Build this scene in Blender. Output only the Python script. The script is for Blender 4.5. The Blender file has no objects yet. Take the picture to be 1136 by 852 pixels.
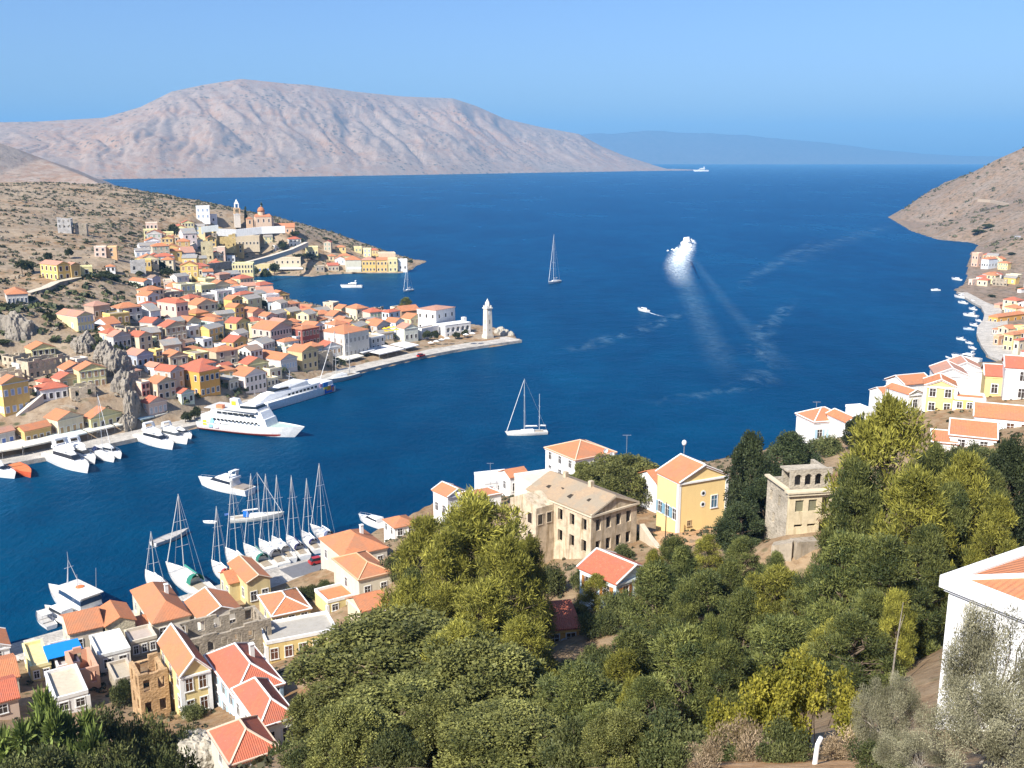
import bpy, math, random
import numpy as np
from mathutils import Vector
R = math.radians
PI = math.pi
rng = np.random.default_rng(7)
random.seed(7)
sc = bpy.context.scene
col = sc.collection

# ------------------------------------------------------------------ camera, sky, sun, exposure
CAMH, FPX, PITCH = 85.0, 1104.0, R(12.73)
cd = bpy.data.cameras.new('camera'); cam = bpy.data.objects.new('camera', cd); col.objects.link(cam)
cd.sensor_width = 36.0; cd.lens = 36.0 * FPX / 1136.0
cd.clip_start = 0.5; cd.clip_end = 90000
cam.location = (0, 0, CAMH); cam.rotation_euler = (PI/2 - PITCH, 0, 0)
sc.camera = cam
SUN = Vector((-0.60, -0.79, 0.88)).normalized()
w = bpy.data.worlds.new('World'); sc.world = w; w.use_nodes = True
nt = w.node_tree
sky = nt.nodes.new('ShaderNodeTexSky'); sky.sky_type = 'NISHITA'; sky.sun_disc = False
sky.sun_elevation = math.asin(SUN.z); sky.sun_rotation = math.atan2(SUN.x, SUN.y) % (2*PI)
sky.altitude = 80; sky.air_density = 1.0; sky.dust_density = 1.6; sky.ozone_density = 5.0
bgn = nt.nodes['Background']
tn = nt.nodes.new('ShaderNodeMix'); tn.data_type = 'RGBA'; tn.blend_type = 'MULTIPLY'; tn.inputs[0].default_value = 1.0; tn.inputs[7].default_value = (.90, .96, 1.16, 1)
nt.links.new(sky.outputs[0], tn.inputs[6]); nt.links.new(tn.outputs[2], bgn.inputs[0]); bgn.inputs[1].default_value = 0.082
sl = bpy.data.lights.new('sun', 'SUN'); so = bpy.data.objects.new('sun', sl); col.objects.link(so)
sl.energy = 5.0; sl.angle = R(0.5); sl.color = (1.0, 0.95, 0.86)
so.rotation_euler = SUN.to_track_quat('Z', 'Y').to_euler(); so.location = (0, 0, 400)
sc.view_settings.view_transform = 'Standard'; sc.view_settings.look = 'None'
sc.view_settings.gamma = 1; sc.view_settings.use_curve_mapping = False
sc.view_settings.exposure = 0.85
sc.render.engine = 'CYCLES'
sc.cycles.max_bounces = 5; sc.cycles.diffuse_bounces = 2; sc.cycles.glossy_bounces = 2
sc.cycles.transmission_bounces = 3; sc.cycles.transparent_max_bounces = 6; sc.cycles.volume_bounces = 0
sc.cycles.caustics_reflective = False; sc.cycles.caustics_refractive = False
sc.cycles.use_denoising = True

# ------------------------------------------------------------------ where a spot of the photo lies in the world
cp, sp = math.cos(PITCH), math.sin(PITCH)
def ray(px, py):
    cx = (px - 568) / FPX; cy = (426 - py) / FPX
    return np.array((cx, cp + cy*sp, -sp + cy*cp))
def sea(px, py, z=0.0):
    d = ray(px, py); t = (z - CAMH) / d[2]
    return np.array((d[0]*t, d[1]*t, z))
def atY(px, py, Y):
    d = ray(px, py); t = Y / d[1]
    return np.array((d[0]*t, Y, CAMH + d[2]*t))
def depth(p):
    return p[1]*cp - (p[2]-CAMH)*sp

# ------------------------------------------------------------------ mesh builder and tags
class MB:
    def __init__(s): s.v = []; s.f = []; s.m = []
    def add(s, vs, fs, mi=0):
        o = len(s.v); s.v += [tuple(map(float, q)) for q in vs]
        for f in fs: s.f.append([i+o for i in f]); s.m.append(mi)
    def box(s, x0, x1, y0, y1, z0, z1, mi=0):
        s.add([(x0,y0,z0),(x1,y0,z0),(x1,y1,z0),(x0,y1,z0),(x0,y0,z1),(x1,y0,z1),(x1,y1,z1),(x0,y1,z1)],
              [(0,3,2,1),(4,5,6,7),(0,1,5,4),(1,2,6,5),(2,3,7,6),(3,0,4,7)], mi)
    def taper(s, a, b, mi=0):   # two rings of equal length, lower and upper, capped
        n = len(a)
        s.add(list(a)+list(b), [tuple(range(n-1,-1,-1)), tuple(range(n,2*n))] + [(i,(i+1)%n,n+(i+1)%n,n+i) for i in range(n)], mi)
    def tube(s, p, q, r0, r1=None, n=6, mi=0):
        r1 = r0 if r1 is None else r1
        p = Vector(p); q = Vector(q); d = (q-p).normalized()
        a = d.orthogonal().normalized(); b = d.cross(a)
        A = [p + (a*math.cos(2*PI*i/n) + b*math.sin(2*PI*i/n))*r0 for i in range(n)]
        B = [q + (a*math.cos(2*PI*i/n) + b*math.sin(2*PI*i/n))*r1 for i in range(n)]
        s.taper(A, B, mi)
    def bar(s, p, q, w, h, mi=0):   # rectangular bar from p to q, h measured upwards
        p = Vector(p); q = Vector(q); d = (q-p).normalized()
        a = d.cross(Vector((0,0,1)))
        a = (a.normalized() if a.length > 1e-6 else Vector((1,0,0))) * (w/2)
        u = a.cross(d).normalized()*(h/2)
        s.taper([p-a-u, p+a-u, p+a+u, p-a+u], [q-a-u, q+a-u, q+a+u, q-a+u], mi)
    def lathe(s, prof, n=12, cx=0, cy=0, mi=0):
        vs = []; fs = []
        for (r, z) in prof:
            for i in range(n): vs.append((cx+r*math.cos(2*PI*i/n), cy+r*math.sin(2*PI*i/n), z))
        for k in range(len(prof)-1):
            for i in range(n): fs.append((k*n+i, k*n+(i+1)%n, (k+1)*n+(i+1)%n, (k+1)*n+i))
        fs.append(tuple(range(n-1,-1,-1))); fs.append(tuple(range((len(prof)-1)*n, len(prof)*n)))
        s.add(vs, fs, mi)
    def build(s, name, mats, parent=None, loc=(0,0,0), rz=0, smooth=False, uv=True):
        me = bpy.data.meshes.new(name); me.from_pydata(s.v, [], s.f); me.update()
        ms = mats if isinstance(mats, (list, tuple)) else [mats]
        for m in ms: me.materials.append(m)
        if len(ms) > 1: me.polygons.foreach_set('material_index', s.m)
        if smooth: me.polygons.foreach_set('use_smooth', [True]*len(s.f))
        if uv: box_uv(me)
        return link(name, me, parent, loc, rz)
def box_uv(me):
    ul = me.uv_layers.new(name='UVMap'); dat = ul.data; vs = me.vertices
    for p in me.polygons:
        n = p.normal; u = Vector((0,0,1)).cross(n)
        u = u.normalized() if u.length > 1e-3 else Vector((1,0,0)); v = n.cross(u)
        for li in p.loop_indices:
            c = vs[me.loops[li].vertex_index].co; dat[li].uv = (c.dot(u), c.dot(v))
def link(name, me, parent=None, loc=(0,0,0), rz=0):
    o = bpy.data.objects.new(name, me); col.objects.link(o); o.location = loc; o.rotation_euler = (0,0,rz)
    if parent: o.parent = parent
    return o
def empty(name, loc=(0,0,0), rz=0):
    o = bpy.data.objects.new(name, None); col.objects.link(o); o.location = loc; o.rotation_euler = (0,0,rz); o.empty_display_size = .5
    return o
def tag(o, label=None, cat=None, group=None, kind=None):
    if label: o['label'] = label
    if cat: o['category'] = cat
    if group: o['group'] = group
    if kind: o['kind'] = kind
    return o
KIDS = {}
def dup(o, parent=None, keep=None):
    c = o.copy(); col.objects.link(c)
    if parent: c.parent = parent
    for ch in [x for x in o.children]: dup(ch, c)
    return c

# ------------------------------------------------------------------ materials
def new_mat(name):
    m = bpy.data.materials.new(name); m.use_nodes = True
    t = m.node_tree; b = t.nodes['Principled BSDF']
    return m, t, b
def N(t, typ, **k):
    n = t.nodes.new(typ)
    for a, v in k.items(): setattr(n, a, v)
    return n
def noise(t, scale, detail=4, rough=.55, vec=None, dist=0):
    n = N(t, 'ShaderNodeTexNoise'); n.inputs['Scale'].default_value = scale; n.inputs['Detail'].default_value = detail
    n.inputs['Roughness'].default_value = rough; n.inputs['Distortion'].default_value = dist
    if vec is not None: t.links.new(vec, n.inputs['Vector'])
    return n.outputs['Fac']
def ramp(t, fac, stops):
    r = N(t, 'ShaderNodeValToRGB'); t.links.new(fac, r.inputs[0])
    e = r.color_ramp.elements
    while len(e) < len(stops): e.new(.5)
    for q, (p, c) in zip(e, stops): q.position = p; q.color = (*c, 1) if len(c) == 3 else c
    return r.outputs[0]
def mixc(t, fac, a, b, mode='MIX'):
    m = N(t, 'ShaderNodeMix', data_type='RGBA', blend_type=mode)
    for sock, v in ((m.inputs[0], fac), (m.inputs[6], a), (m.inputs[7], b)):
        if isinstance(v, (int, float)): sock.default_value = v
        elif isinstance(v, tuple): sock.default_value = (*v, 1)
        else: t.links.new(v, sock)
    return m.outputs[2]
def maths(t, op, a, b=0.0, c=None):
    m = N(t, 'ShaderNodeMath', operation=op)
    for sock, v in zip(m.inputs, (a, b, c)):
        if v is None: continue
        if isinstance(v, (int, float)): sock.default_value = v
        else: t.links.new(v, sock)
    return m.outputs[0]
def wpos(t): return N(t, 'ShaderNodeNewGeometry').outputs['Position']
def stretch(t, vec, s):
    m = N(t, 'ShaderNodeMapping'); m.inputs['Scale'].default_value = s; t.links.new(vec, m.inputs[0]); return m.outputs[0]
def bump(t, b, h, strength=.4, dist=.1):
    n = N(t, 'ShaderNodeBump'); n.inputs['Strength'].default_value = strength; n.inputs['Distance'].default_value = dist
    t.links.new(h, n.inputs['Height']); t.links.new(n.outputs[0], b.inputs['Normal'])
MC = {}
def plaster(c, wear=.35):
    k = ('pl', c, wear)
    if k in MC: return MC[k]
    m, t, b = new_mat('plaster'); p = wpos(t)
    a = ramp(t, noise(t, .9, 5, .65, p), [(.3, tuple(x*(1-.32*wear) for x in c)), (.62, c)])
    st = ramp(t, noise(t, 1.0, 4, .6, stretch(t, p, (1.6,1.6,.22))), [(.5, (1,1,1)), (.75, (1-.4*wear, 1-.45*wear, 1-.55*wear))])
    b.inputs['Roughness'].default_value = .9; b.inputs['Specular IOR Level'].default_value = .2
    t.links.new(mixc(t, 1.0, a, st, 'MULTIPLY'), b.inputs['Base Color'])
    bump(t, b, noise(t, 9, 3, .6, p), .15, .03)
    MC[k] = m; return m
def stonew(c):
    k = ('st', c)
    if k in MC: return MC[k]
    m, t, b = new_mat('rubble_stone'); p = wpos(t)
    v = N(t, 'ShaderNodeTexVoronoi'); v.inputs['Scale'].default_value = 2.6; t.links.new(stretch(t, p, (1,1,1.5)), v.inputs['Vector'])
    a = ramp(t, noise(t, .35, 5, .65, p), [(.28, tuple(x*.62 for x in c)), (.5, c), (.75, tuple(min(1, x*1.35) for x in c))])
    vc = N(t, 'ShaderNodeSeparateColor'); t.links.new(v.outputs['Color'], vc.inputs[0])
    s2 = mixc(t, ramp(t, vc.outputs[0], [(0,(.5,.5,.5)),(1,(0,0,0))]), a, tuple(x*.45 for x in c))
    b.inputs['Roughness'].default_value = .95; b.inputs['Specular IOR Level'].default_value = .1
    t.links.new(s2, b.inputs['Base Color']); bump(t, b, v.outputs['Distance'], .5, .12)
    MC[k] = m; return m
def tile(c):
    k = ('ti', c)
    if k in MC: return MC[k]
    m, t, b = new_mat('roof_tiles'); uv = N(t, 'ShaderNodeTexCoord').outputs['UV']; p = wpos(t)
    sx = N(t, 'ShaderNodeSeparateXYZ'); t.links.new(uv, sx.inputs[0])
    row = maths(t, 'SINE', maths(t, 'MULTIPLY', sx.outputs[0], 2*PI/.24))
    cell = N(t, 'ShaderNodeTexVoronoi'); cell.inputs['Scale'].default_value = 3.2; t.links.new(uv, cell.inputs['Vector'])
    oi = N(t, 'ShaderNodeObjectInfo').outputs['Random']
    a = ramp(t, noise(t, .7, 5, .7, p), [(.22, (c[0]*.50, c[1]*.58, c[2]*.75)), (.42, c), (.60, c), (.82, (min(1,c[0]*1.1), c[1]*1.55, c[2]*1.9))])
    vc = N(t, 'ShaderNodeSeparateColor'); t.links.new(cell.outputs['Color'], vc.inputs[0])
    a = mixc(t, ramp(t, vc.outputs[0], [(0,(.4,.4,.4)),(1,(0,0,0))]), a, (c[0]*.6, c[1]*.62, c[2]*.8))
    v2 = noise(t, .28, 3, .6, p); a = mixc(t, ramp(t, v2, [(.40,(.55,.55,.55)),(.52,(0,0,0))]), a, (c[0]*.62, c[1]*.85, c[2]*1.15))
    a = mixc(t, ramp(t, noise(t, 2.4, 4, .7, p), [(.58,(0,0,0)),(.72,(.5,.5,.5))]), a, (.30,.25,.18))
    a = mixc(t, maths(t, 'MULTIPLY', oi, .35), a, (c[0]*.8, c[1]*.95, c[2]*1.2))
    b.inputs['Roughness'].default_value = .85; b.inputs['Specular IOR Level'].default_value = .2
    t.links.new(a, b.inputs['Base Color']); bump(t, b, row, .45, .05)
    MC[k] = m; return m
def paint(c, rough=.45, spec=.4):
    k = ('pa', c, rough)
    if k in MC: return MC[k]
    m, t, b = new_mat('paint'); p = wpos(t)
    t.links.new(ramp(t, noise(t, 1.7, 4, .6, p), [(.3, tuple(x*.82 for x in c)), (.6, c)]), b.inputs['Base Color'])
    b.inputs['Roughness'].default_value = rough; b.inputs['Specular IOR Level'].default_value = spec
    MC[k] = m; return m
def glass(c=(.02,.025,.03)):
    k = ('gl', c)
    if k in MC: return MC[k]
    m, t, b = new_mat('window_glass'); b.inputs['Base Color'].default_value = (*c, 1); b.inputs['Roughness'].default_value = .12
    MC[k] = m; return m
def metal(c, rough=.4):
    k = ('me', c)
    if k in MC: return MC[k]
    m, t, b = new_mat('metal'); b.inputs['Base Color'].default_value = (*c, 1); b.inputs['Roughness'].default_value = rough; b.inputs['Metallic'].default_value = .6
    MC[k] = m; return m
WHITE=(.80,.79,.76); CREAM=(.70,.60,.42); YEL=(.72,.50,.17); OCH=(.58,.40,.16); ORA=(.68,.36,.09); PINK=(.72,.53,.42)
BEI=(.56,.47,.34); STO=(.40,.34,.26); GRY=(.50,.48,.45); BLU=(.50,.60,.70); TUR=(.58,.72,.66); BRO=(.34,.22,.14); RED=(.30,.10,.08)
LEM=(.70,.62,.32); SAL=(.70,.38,.26); LGR=(.60,.66,.52)
TO=(.56,.215,.095); TR=(.53,.15,.08); TP=(.53,.26,.16); TB=(.33,.22,.15); TG=(.36,.31,.25)
# ------------------------------------------------------------------ terrain
def fbm(x, y, seed=0, octaves=5, s=1.0):
    r = np.random.default_rng(seed); out = np.zeros_like(x); a = 1.0; f = 1.0/s; tot = 0
    for _ in range(octaves):
        for _k in range(3):
            th = r.uniform(0, 2*PI); ph = r.uniform(0, 2*PI)
            out += a/3*np.sin((x*math.cos(th)+y*math.sin(th))*f*2*PI + ph + 1.7*np.sin((y*math.cos(th)-x*math.sin(th))*f*1.3*PI+ph*2))
        tot += a; a *= .52; f *= 2.03
    return out/tot
def poly_sd(X, Y, P):
    P = np.asarray(P, float); shp = X.shape; x = X.ravel(); y = Y.ravel()
    d = np.full(x.shape, 1e9); ins = np.zeros(x.shape, bool)
    for i in range(len(P)):
        ax, ay = P[i]; bx, by = P[(i+1) % len(P)]
        ex, ey = bx-ax, by-ay; t = np.clip(((x-ax)*ex+(y-ay)*ey)/(ex*ex+ey*ey+1e-9), 0, 1)
        d = np.minimum(d, np.hypot(x-ax-t*ex, y-ay-t*ey))
        c = ((ay > y) != (by > y)) & (x < (bx-ax)*(y-ay)/(by-ay+1e-12)+ax); ins ^= c
    return np.where(ins, d, -d).reshape(shp)
class Ground:
    def __init__(s, pts, coast, rough, seed):
        P = np.array(pts, float); s.P = P[:, :2]; z = P[:, 2]; n = len(P)
        K = np.linalg.norm(s.P[:,None]-s.P[None], axis=2); K[np.diag_indices(n)] = 0
        A = np.zeros((n+3, n+3)); A[:n,:n] = K - np.eye(n)*1.5; A[:n,n] = 1; A[:n,n+1:] = s.P; A[n,:n] = 1; A[n+1:,:n] = s.P.T
        s.w = np.linalg.solve(A, np.concatenate([z, np.zeros(3)])); s.coast = coast; s.rough = rough; s.seed = seed; s.flat = 8.5
    def height(s, X, Y):
        shp = X.shape; x = X.ravel(); y = Y.ravel(); n = len(s.P); out = np.zeros_like(x)
        for i in range(0, len(x), 20000):
            q = slice(i, i+20000)
            K = np.hypot(x[q,None]-s.P[None,:,0], y[q,None]-s.P[None,:,1])
            out[q] = K@s.w[:n] + s.w[n] + s.w[n+1]*x[q] + s.w[n+2]*y[q]
        z = out.reshape(shp); sd = poly_sd(X, Y, s.coast)
        amp = s.rough*np.clip((sd-8)/60, 0, 1)
        z = z + amp*fbm(X, Y, s.seed, 5, 70)
        zin = np.minimum(np.maximum(z, .7), .85 + .9*np.maximum(sd-s.flat, 0))
        return np.where(sd > 0, zin, -np.minimum(5, .8*np.abs(sd)) - .2)
    def grid(s, xs, ys):
        s.xs, s.ys = xs, ys; X, Y = np.meshgrid(xs, ys); s.Z = s.height(X, Y); return X, Y, s.Z
    def z(s, x, y):
        i = int(np.clip(np.searchsorted(s.xs, x)-1, 0, len(s.xs)-2)); j = int(np.clip(np.searchsorted(s.ys, y)-1, 0, len(s.ys)-2))
        u = (x-s.xs[i])/(s.xs[i+1]-s.xs[i]); v = (y-s.ys[j])/(s.ys[j+1]-s.ys[j]); Z = s.Z
        return float((Z[j,i]*(1-u)+Z[j,i+1]*u)*(1-v) + (Z[j+1,i]*(1-u)+Z[j+1,i+1]*u)*v)
    def hit(s, px, py, y0=20, y1=2400):
        d = ray(px, py); y = y0; last = None
        while y < y1:
            t = y/d[1]; zz = CAMH + d[2]*t
            if s.xs[0] < d[0]*t < s.xs[-1] and zz <= s.z(d[0]*t, y): return np.array((d[0]*t, y, zz))
            y += max(.25, y*.0012)
        return sea(px, py)
def grid_mesh(name, X, Y, Z, mat, smooth=True):
    nj, ni = X.shape; me = bpy.data.meshes.new(name)
    co = np.stack([X, Y, Z], -1).reshape(-1, 3).astype(np.float32)
    idx = np.arange(nj*ni).reshape(nj, ni)
    q = np.stack([idx[:-1,:-1], idx[:-1,1:], idx[1:,1:], idx[1:,:-1]], -1).reshape(-1, 4)
    np_mesh(me, co, q); me.materials.append(mat)
    if smooth: me.polygons.foreach_set('use_smooth', np.ones(len(q), bool))
    return link(name, me)
def np_mesh(me, co, q):
    k = q.shape[1]
    me.vertices.add(len(co)); me.vertices.foreach_set('co', np.ascontiguousarray(co, np.float32).ravel())
    me.loops.add(q.size); me.loops.foreach_set('vertex_index', np.ascontiguousarray(q, np.int32).ravel())
    me.polygons.add(len(q)); me.polygons.foreach_set('loop_start', np.arange(0, q.size, k, dtype=np.int32))
    me.update(calc_edges=True)

# coast lines: read off the picture at sea level
shoreL = [sea(*p)[:2] for p in [(-60,535),(0,521),(55,511),(107,500),(152,490),(223,474),(310,445),(397,415),(425,408),(464,399),(510,390),(579,380),(577,377),(556,366),(520,360),(500,356),(470,352),(440,349),(380,345),(340,338),(310,330),(295,318),(276,309),(290,305.5),(330,306),(345,307),(360,305),(385,303.5),(420,303),(445,303),(457,299),(460,296)]]
coastL = shoreL + [np.array(q) for q in [(-72,850),(-150,930),(-260,1030),(-430,1200),(-800,1500),(-1300,1500),(-1300,232),(-300,232)]]
shoreR = [sea(*p)[:2] for p in [(-60,742),(22,719),(70,705),(150,683),(230,659),(307,636),(358,621),(392,602),(412,592),(440,580),(470,564),(500,552),(560,535),(600,526),(660,526),(720,530),(780,530),(830,522),(880,508),(930,482),(985,440),(1040,413),(1075,403),(1108,402),(1096,397),(1088,385),(1083,373),(1084,365),(1090,358),(1092,350),(1088,342),(1078,337),(1062,326),(1059,322),(1068,316),(1072,308),(1072,300),(1074,290),(1077,281),(1086,272),(1075,269),(1040,266),(1010,256),(985,241)]]
coastR = shoreR + [np.array(q) for q in [(680,1760),(1100,2400),(3200,2600),(3200,-160),(-260,-160),(-260,120)]]

ptsL = [(*p, 1.4) for p in shoreL]
for px, py, Y in [(8,497,277),(42,495,279),(70,486,284),(115,479,290),(17,463,292),(60,452,298),(95,450,302),(20,400,335),(20,345,352),(90,400,335),(85,368,352),(16,340,372),(65,313,418),(100,306,430),(60,256,590),(60,203,900),(0,203,900),(120,205,950),(170,214,930),(215,228,850),(0,260,560),(0,300,440),(116,286,500),(130,425,318),(130,388,345),(170,463,308),(176,444,318),(153,408,338),(172,392,352),(222,441,333),(208,402,368),(239,374,405),(197,360,400),(168,359,395),(224,328,478),(160,320,470),(206,289,580),(206,272,640),(160,266,640),(227,243,760),(270,251,770),(300,247,790),(245,275,655),(272,275,668),(300,384,398),(279,407,372),(273,436,340),(255,433,342),(311,416,368),(336,411,384),(281,358,448),(255,348,455),(272,322,525),(288,337,495),(320,350,478),(383,399,412),(337,357,490),(353,357,495),(397,357,505),(432,361,500),(335,386,405),(484,368,478),(493,376,470),(449,380,455),(540,372,478),(300,290,715),(245,300,640),(244,315,575),(340,258,820),(345,283,780),(400,280,830),(370,264,850),(430,293,815),(320,270,770)]:
    ptsL.append(tuple(atY(px, py, Y)))
ptsL += [(-900,900,110),(-700,700,80),(-600,450,70),(-500,350,60),(-400,280,45),(-900,1200,60),(-500,1080,25),(-1200,600,140)]
groundL = Ground(ptsL, coastL, 2.2, 11)
ptsR = [(*p, 1.4) for p in shoreR]
ptsR += [(0,0,83),(0,-40,92),(-60,0,80),(60,0,84),(110,0,88),(-60,-80,100),(150,-80,120),(-200,-50,80),(-200,60,45),(-130,60,38),(-110,20,60),(250,0,100),(320,100,90),(20,12,76),(-20,12,75),(60,40,70),(0,45,54),(30,60,55)]
for px, py, Y in [(930,845,28),(1030,817,36),(1136,817,36),(560,852,60),(280,905,82),(310,900,82),(270,884,104),(340,856,95),(100,852,95),(10,852,95),(205,797,125),(264,812,112),(60,745,146),(62,792,128),(10,780,132),(118,722,155),(172,716,158),(213,755,140),(297,738,148),(276,673,174),(303,700,162),(364,681,166),(399,668,166),(382,640,181),(402,690,158),(497,577,196),(520,575,190),(440,596,204),(545,550,222),(568,548,215),(636,540,196),(655,622,140),(740,590,148),(803,580,152),(752,592,149),(682,668,118),(608,724,100),(873,598,115),(830,640,102),(885,628,107),(840,720,72),(730,780,62),(960,640,85),(1050,640,80),(902,490,200),(985,460,206),(1043,455,190),(1091,438,195),(1080,480,172),(1052,502,160),(1136,440,205),(1136,520,140),(500,700,95),(450,640,135),(430,760,72),(1103,348,600),(1100,368,520),(1112,400,440),(1130,300,760),(1136,262,860),(1090,313,740),(1095,297,800),(1136,160,1450),(1100,181,1520),(1060,201,1580),(1020,219,1640),(1100,230,1250),(1136,230,1100),(1050,250,1330),(1136,330,640),(1136,360,520)]:
    q = atY(px, py, Y); q[2] -= 4.5 if (px, py) in ((830,640),(885,628),(840,720),(730,780),(960,640),(1050,640),(500,700),(450,640)) else 0; ptsR.append(tuple(q))
ptsR += [(900,1400,150),(1300,1500,200),(1000,900,150),(700,500,90),(450,250,75),(500,120,95),(1500,400,180),(2500,1500,300)]
groundR = Ground(ptsR, coastR, 2.0, 23)

def rock_mat(name, tan, grey, green, scale, veg=.5, far=None):
    m, t, b = new_mat(name); p = wpos(t)
    n1 = noise(t, .012*scale, 6, .62, p); n2 = noise(t, .11*scale, 6, .68, p, 0); n3 = noise(t, .45*scale, 5, .7, p)
    a = ramp(t, n1, [(.38, tan), (.6, grey)])
    a = mixc(t, ramp(t, n2, [(.42,(0,0,0)),(.6,(1,1,1))]), a, tuple(x*1.25 for x in grey))
    a = mixc(t, ramp(t, n3, [(.3,(.6,.6,.6)),(.46,(0,0,0))]), a, tuple(x*.42 for x in tan))
    if name == 'dry_hillside':   # ledges and low field walls following the contours
        sz = N(t, 'ShaderNodeSeparateXYZ'); t.links.new(p, sz.inputs[0])
        fr_ = maths(t, 'FRACT', maths(t, 'ADD', maths(t, 'MULTIPLY', sz.outputs[2], .34), maths(t, 'MULTIPLY', noise(t, .012, 3, .5, p), 3.0)))
        led = maths(t, 'MULTIPLY', ramp(t, fr_, [(.0,(1,1,1)),(.16,(0,0,0))]), ramp(t, noise(t, .03, 3, .6, p), [(.45,(0,0,0)),(.55,(.8,.8,.8))]))
        a = mixc(t, led, a, mixc(t, n3, tuple(x*.5 for x in tan), tuple(x*1.35 for x in grey)))
    geo = N(t, 'ShaderNodeNewGeometry'); sx = N(t, 'ShaderNodeSeparateXYZ'); t.links.new(geo.outputs['Normal'], sx.inputs[0])
    steep = ramp(t, sx.outputs[2], [(.72,(1,1,1)),(.86,(0,0,0))])
    a = mixc(t, steep, a, mixc(t, n3, tuple(x*.7 for x in grey), tuple(min(1,x*1.5) for x in grey)))
    v = N(t, 'ShaderNodeTexVoronoi'); v.inputs['Scale'].default_value = .16*scale; t.links.new(p, v.inputs['Vector'])
    patch = ramp(t, noise(t, .02*scale, 4, .6, p), [(.42,(0,0,0)),(.62,(1,1,1))])
    dots = maths(t, 'MULTIPLY', ramp(t, v.outputs['Distance'], [(.2,(1,1,1)),(.34,(0,0,0))]), maths(t, 'MULTIPLY', patch, veg*1.4))
    a = mixc(t, dots, a, green)
    if far:   # the bare headland across is another, greyer rock
        sy = N(t, 'ShaderNodeSeparateXYZ'); t.links.new(p, sy.inputs[0])
        k = maths(t, 'MULTIPLY_ADD', sy.outputs[1], 1/150, -2.4); kn = N(t, 'ShaderNodeClamp'); t.links.new(k, kn.inputs[0])
        f1 = ramp(t, noise(t, .05, 6, .7, p), [(.36, far[0]), (.62, far[1])]); f1 = mixc(t, ramp(t, noise(t, .22, 5, .75, p), [(.40,(.8,.8,.8)),(.52,(0,0,0))]), f1, far[2])
        a = mixc(t, kn.outputs[0], a, f1)
    t.links.new(a, b.inputs['Base Color']); b.inputs['Roughness'].default_value = .95; b.inputs['Specular IOR Level'].default_value = .1
    bump(t, b, n2, .8, 1.6/scale)
    return m
GRN=(.055,.065,.028)
mat_hillL = rock_mat('dry_hillside', (.26,.162,.085), (.275,.215,.15), GRN, 1.5, .85)
mat_near = rock_mat('dry_slope', (.25,.14,.065), (.25,.18,.11), (.07,.075,.03), 3.0, .5, far=((.25,.165,.105),(.26,.205,.16),(.10,.085,.055)))
def axis(a):
    out = [a[0][0]]
    for lo, hi, st in a:
        n = max(1, int(round((hi-lo)/st))); out += list(np.linspace(lo, hi, n+1)[1:])
    return np.array(out)
X, Y, Z = groundL.grid(axis([(-1300,-600,25),(-600,-380,6),(-380,40,2.6)]), axis([(225,560,2.4),(560,900,3.6),(900,1500,14)]))
tag(grid_mesh('hillside', X, Y, Z, mat_hillL), kind='structure')
X, Y, Z = groundR.grid(axis([(-260,-130,5),(-130,260,2.4),(260,700,5),(700,3200,50)]), axis([(-160,-40,12),(-40,300,2.2),(300,1000,5),(1000,2000,8),(2000,2600,50)]))
tag(grid_mesh('ground', X, Y, Z, mat_near), kind='structure')

# ------------------------------------------------------------------ sea
def sea_mat():
    m, t, b = new_mat('sea_water'); p = wpos(t)
    big = noise(t, .008, 4, .6, stretch(t, p, (1,.45,1))); mid = noise(t, .05, 4, .6, stretch(t, p, (1,.6,1)))
    t.links.new(ramp(t, maths(t, 'ADD', maths(t, 'MULTIPLY', big, .6), maths(t, 'MULTIPLY', mid, .4)), [(.32,(.0,.020,.056)),(.5,(.0,.034,.083)),(.68,(.0,.052,.115))]), b.inputs['Base Color'])
    df = N(t, 'ShaderNodeBsdfDiffuse'); gl = N(t, 'ShaderNodeBsdfGlossy'); gl.inputs['Color'].default_value = (.30,.62,1.0,1)
    t.links.new(b.inputs['Base Color'].links[0].from_socket, df.inputs['Color']); t.links.new(maths(t, 'MULTIPLY_ADD', big, .25, .12), gl.inputs['Roughness'])
    fz = N(t, 'ShaderNodeFresnel'); fz.inputs['IOR'].default_value = 1.2; mx = N(t, 'ShaderNodeMixShader')
    t.links.new(maths(t, 'MINIMUM', maths(t, 'MULTIPLY_ADD', fz.outputs[0], .45, .01), .30), mx.inputs[0]); t.links.new(df.outputs[0], mx.inputs[1]); t.links.new(gl.outputs[0], mx.inputs[2])
    t.links.new(mx.outputs[0], t.nodes['Material Output'].inputs[0])
    w1 = noise(t, .5, 5, .65, stretch(t, p, (1,.55,1)), .3); w2 = noise(t, .06, 3, .5, stretch(t, p, (.7,1,1)))
    bump(t, b, maths(t, 'ADD', w1, maths(t, 'MULTIPLY', w2, 1.5)), .55, 1.0); nl = b.inputs['Normal'].links[0].from_socket
    for q in (df, gl, fz): t.links.new(nl, q.inputs['Normal'])
    return m
s = MB(); SR = 20000.0
rings = [0, 300, 900, 2500, 7000, SR]; n = 48
for a, b_ in zip(rings[:-1], rings[1:]):
    for i in range(n):
        t0, t1 = 2*PI*i/n, 2*PI*(i+1)/n
        q = [(b_*math.cos(t0), b_*math.sin(t0), 0), (b_*math.cos(t1), b_*math.sin(t1), 0)]
        if a == 0: s.add([(0,0,0)]+q, [(0,1,2)])
        else: s.add([(a*math.cos(t0), a*math.sin(t0), 0)]+q+[(a*math.cos(t1), a*math.sin(t1), 0)], [(0,1,2,3)])
tag(s.build('sea', sea_mat(), uv=False), kind='structure')

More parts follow.
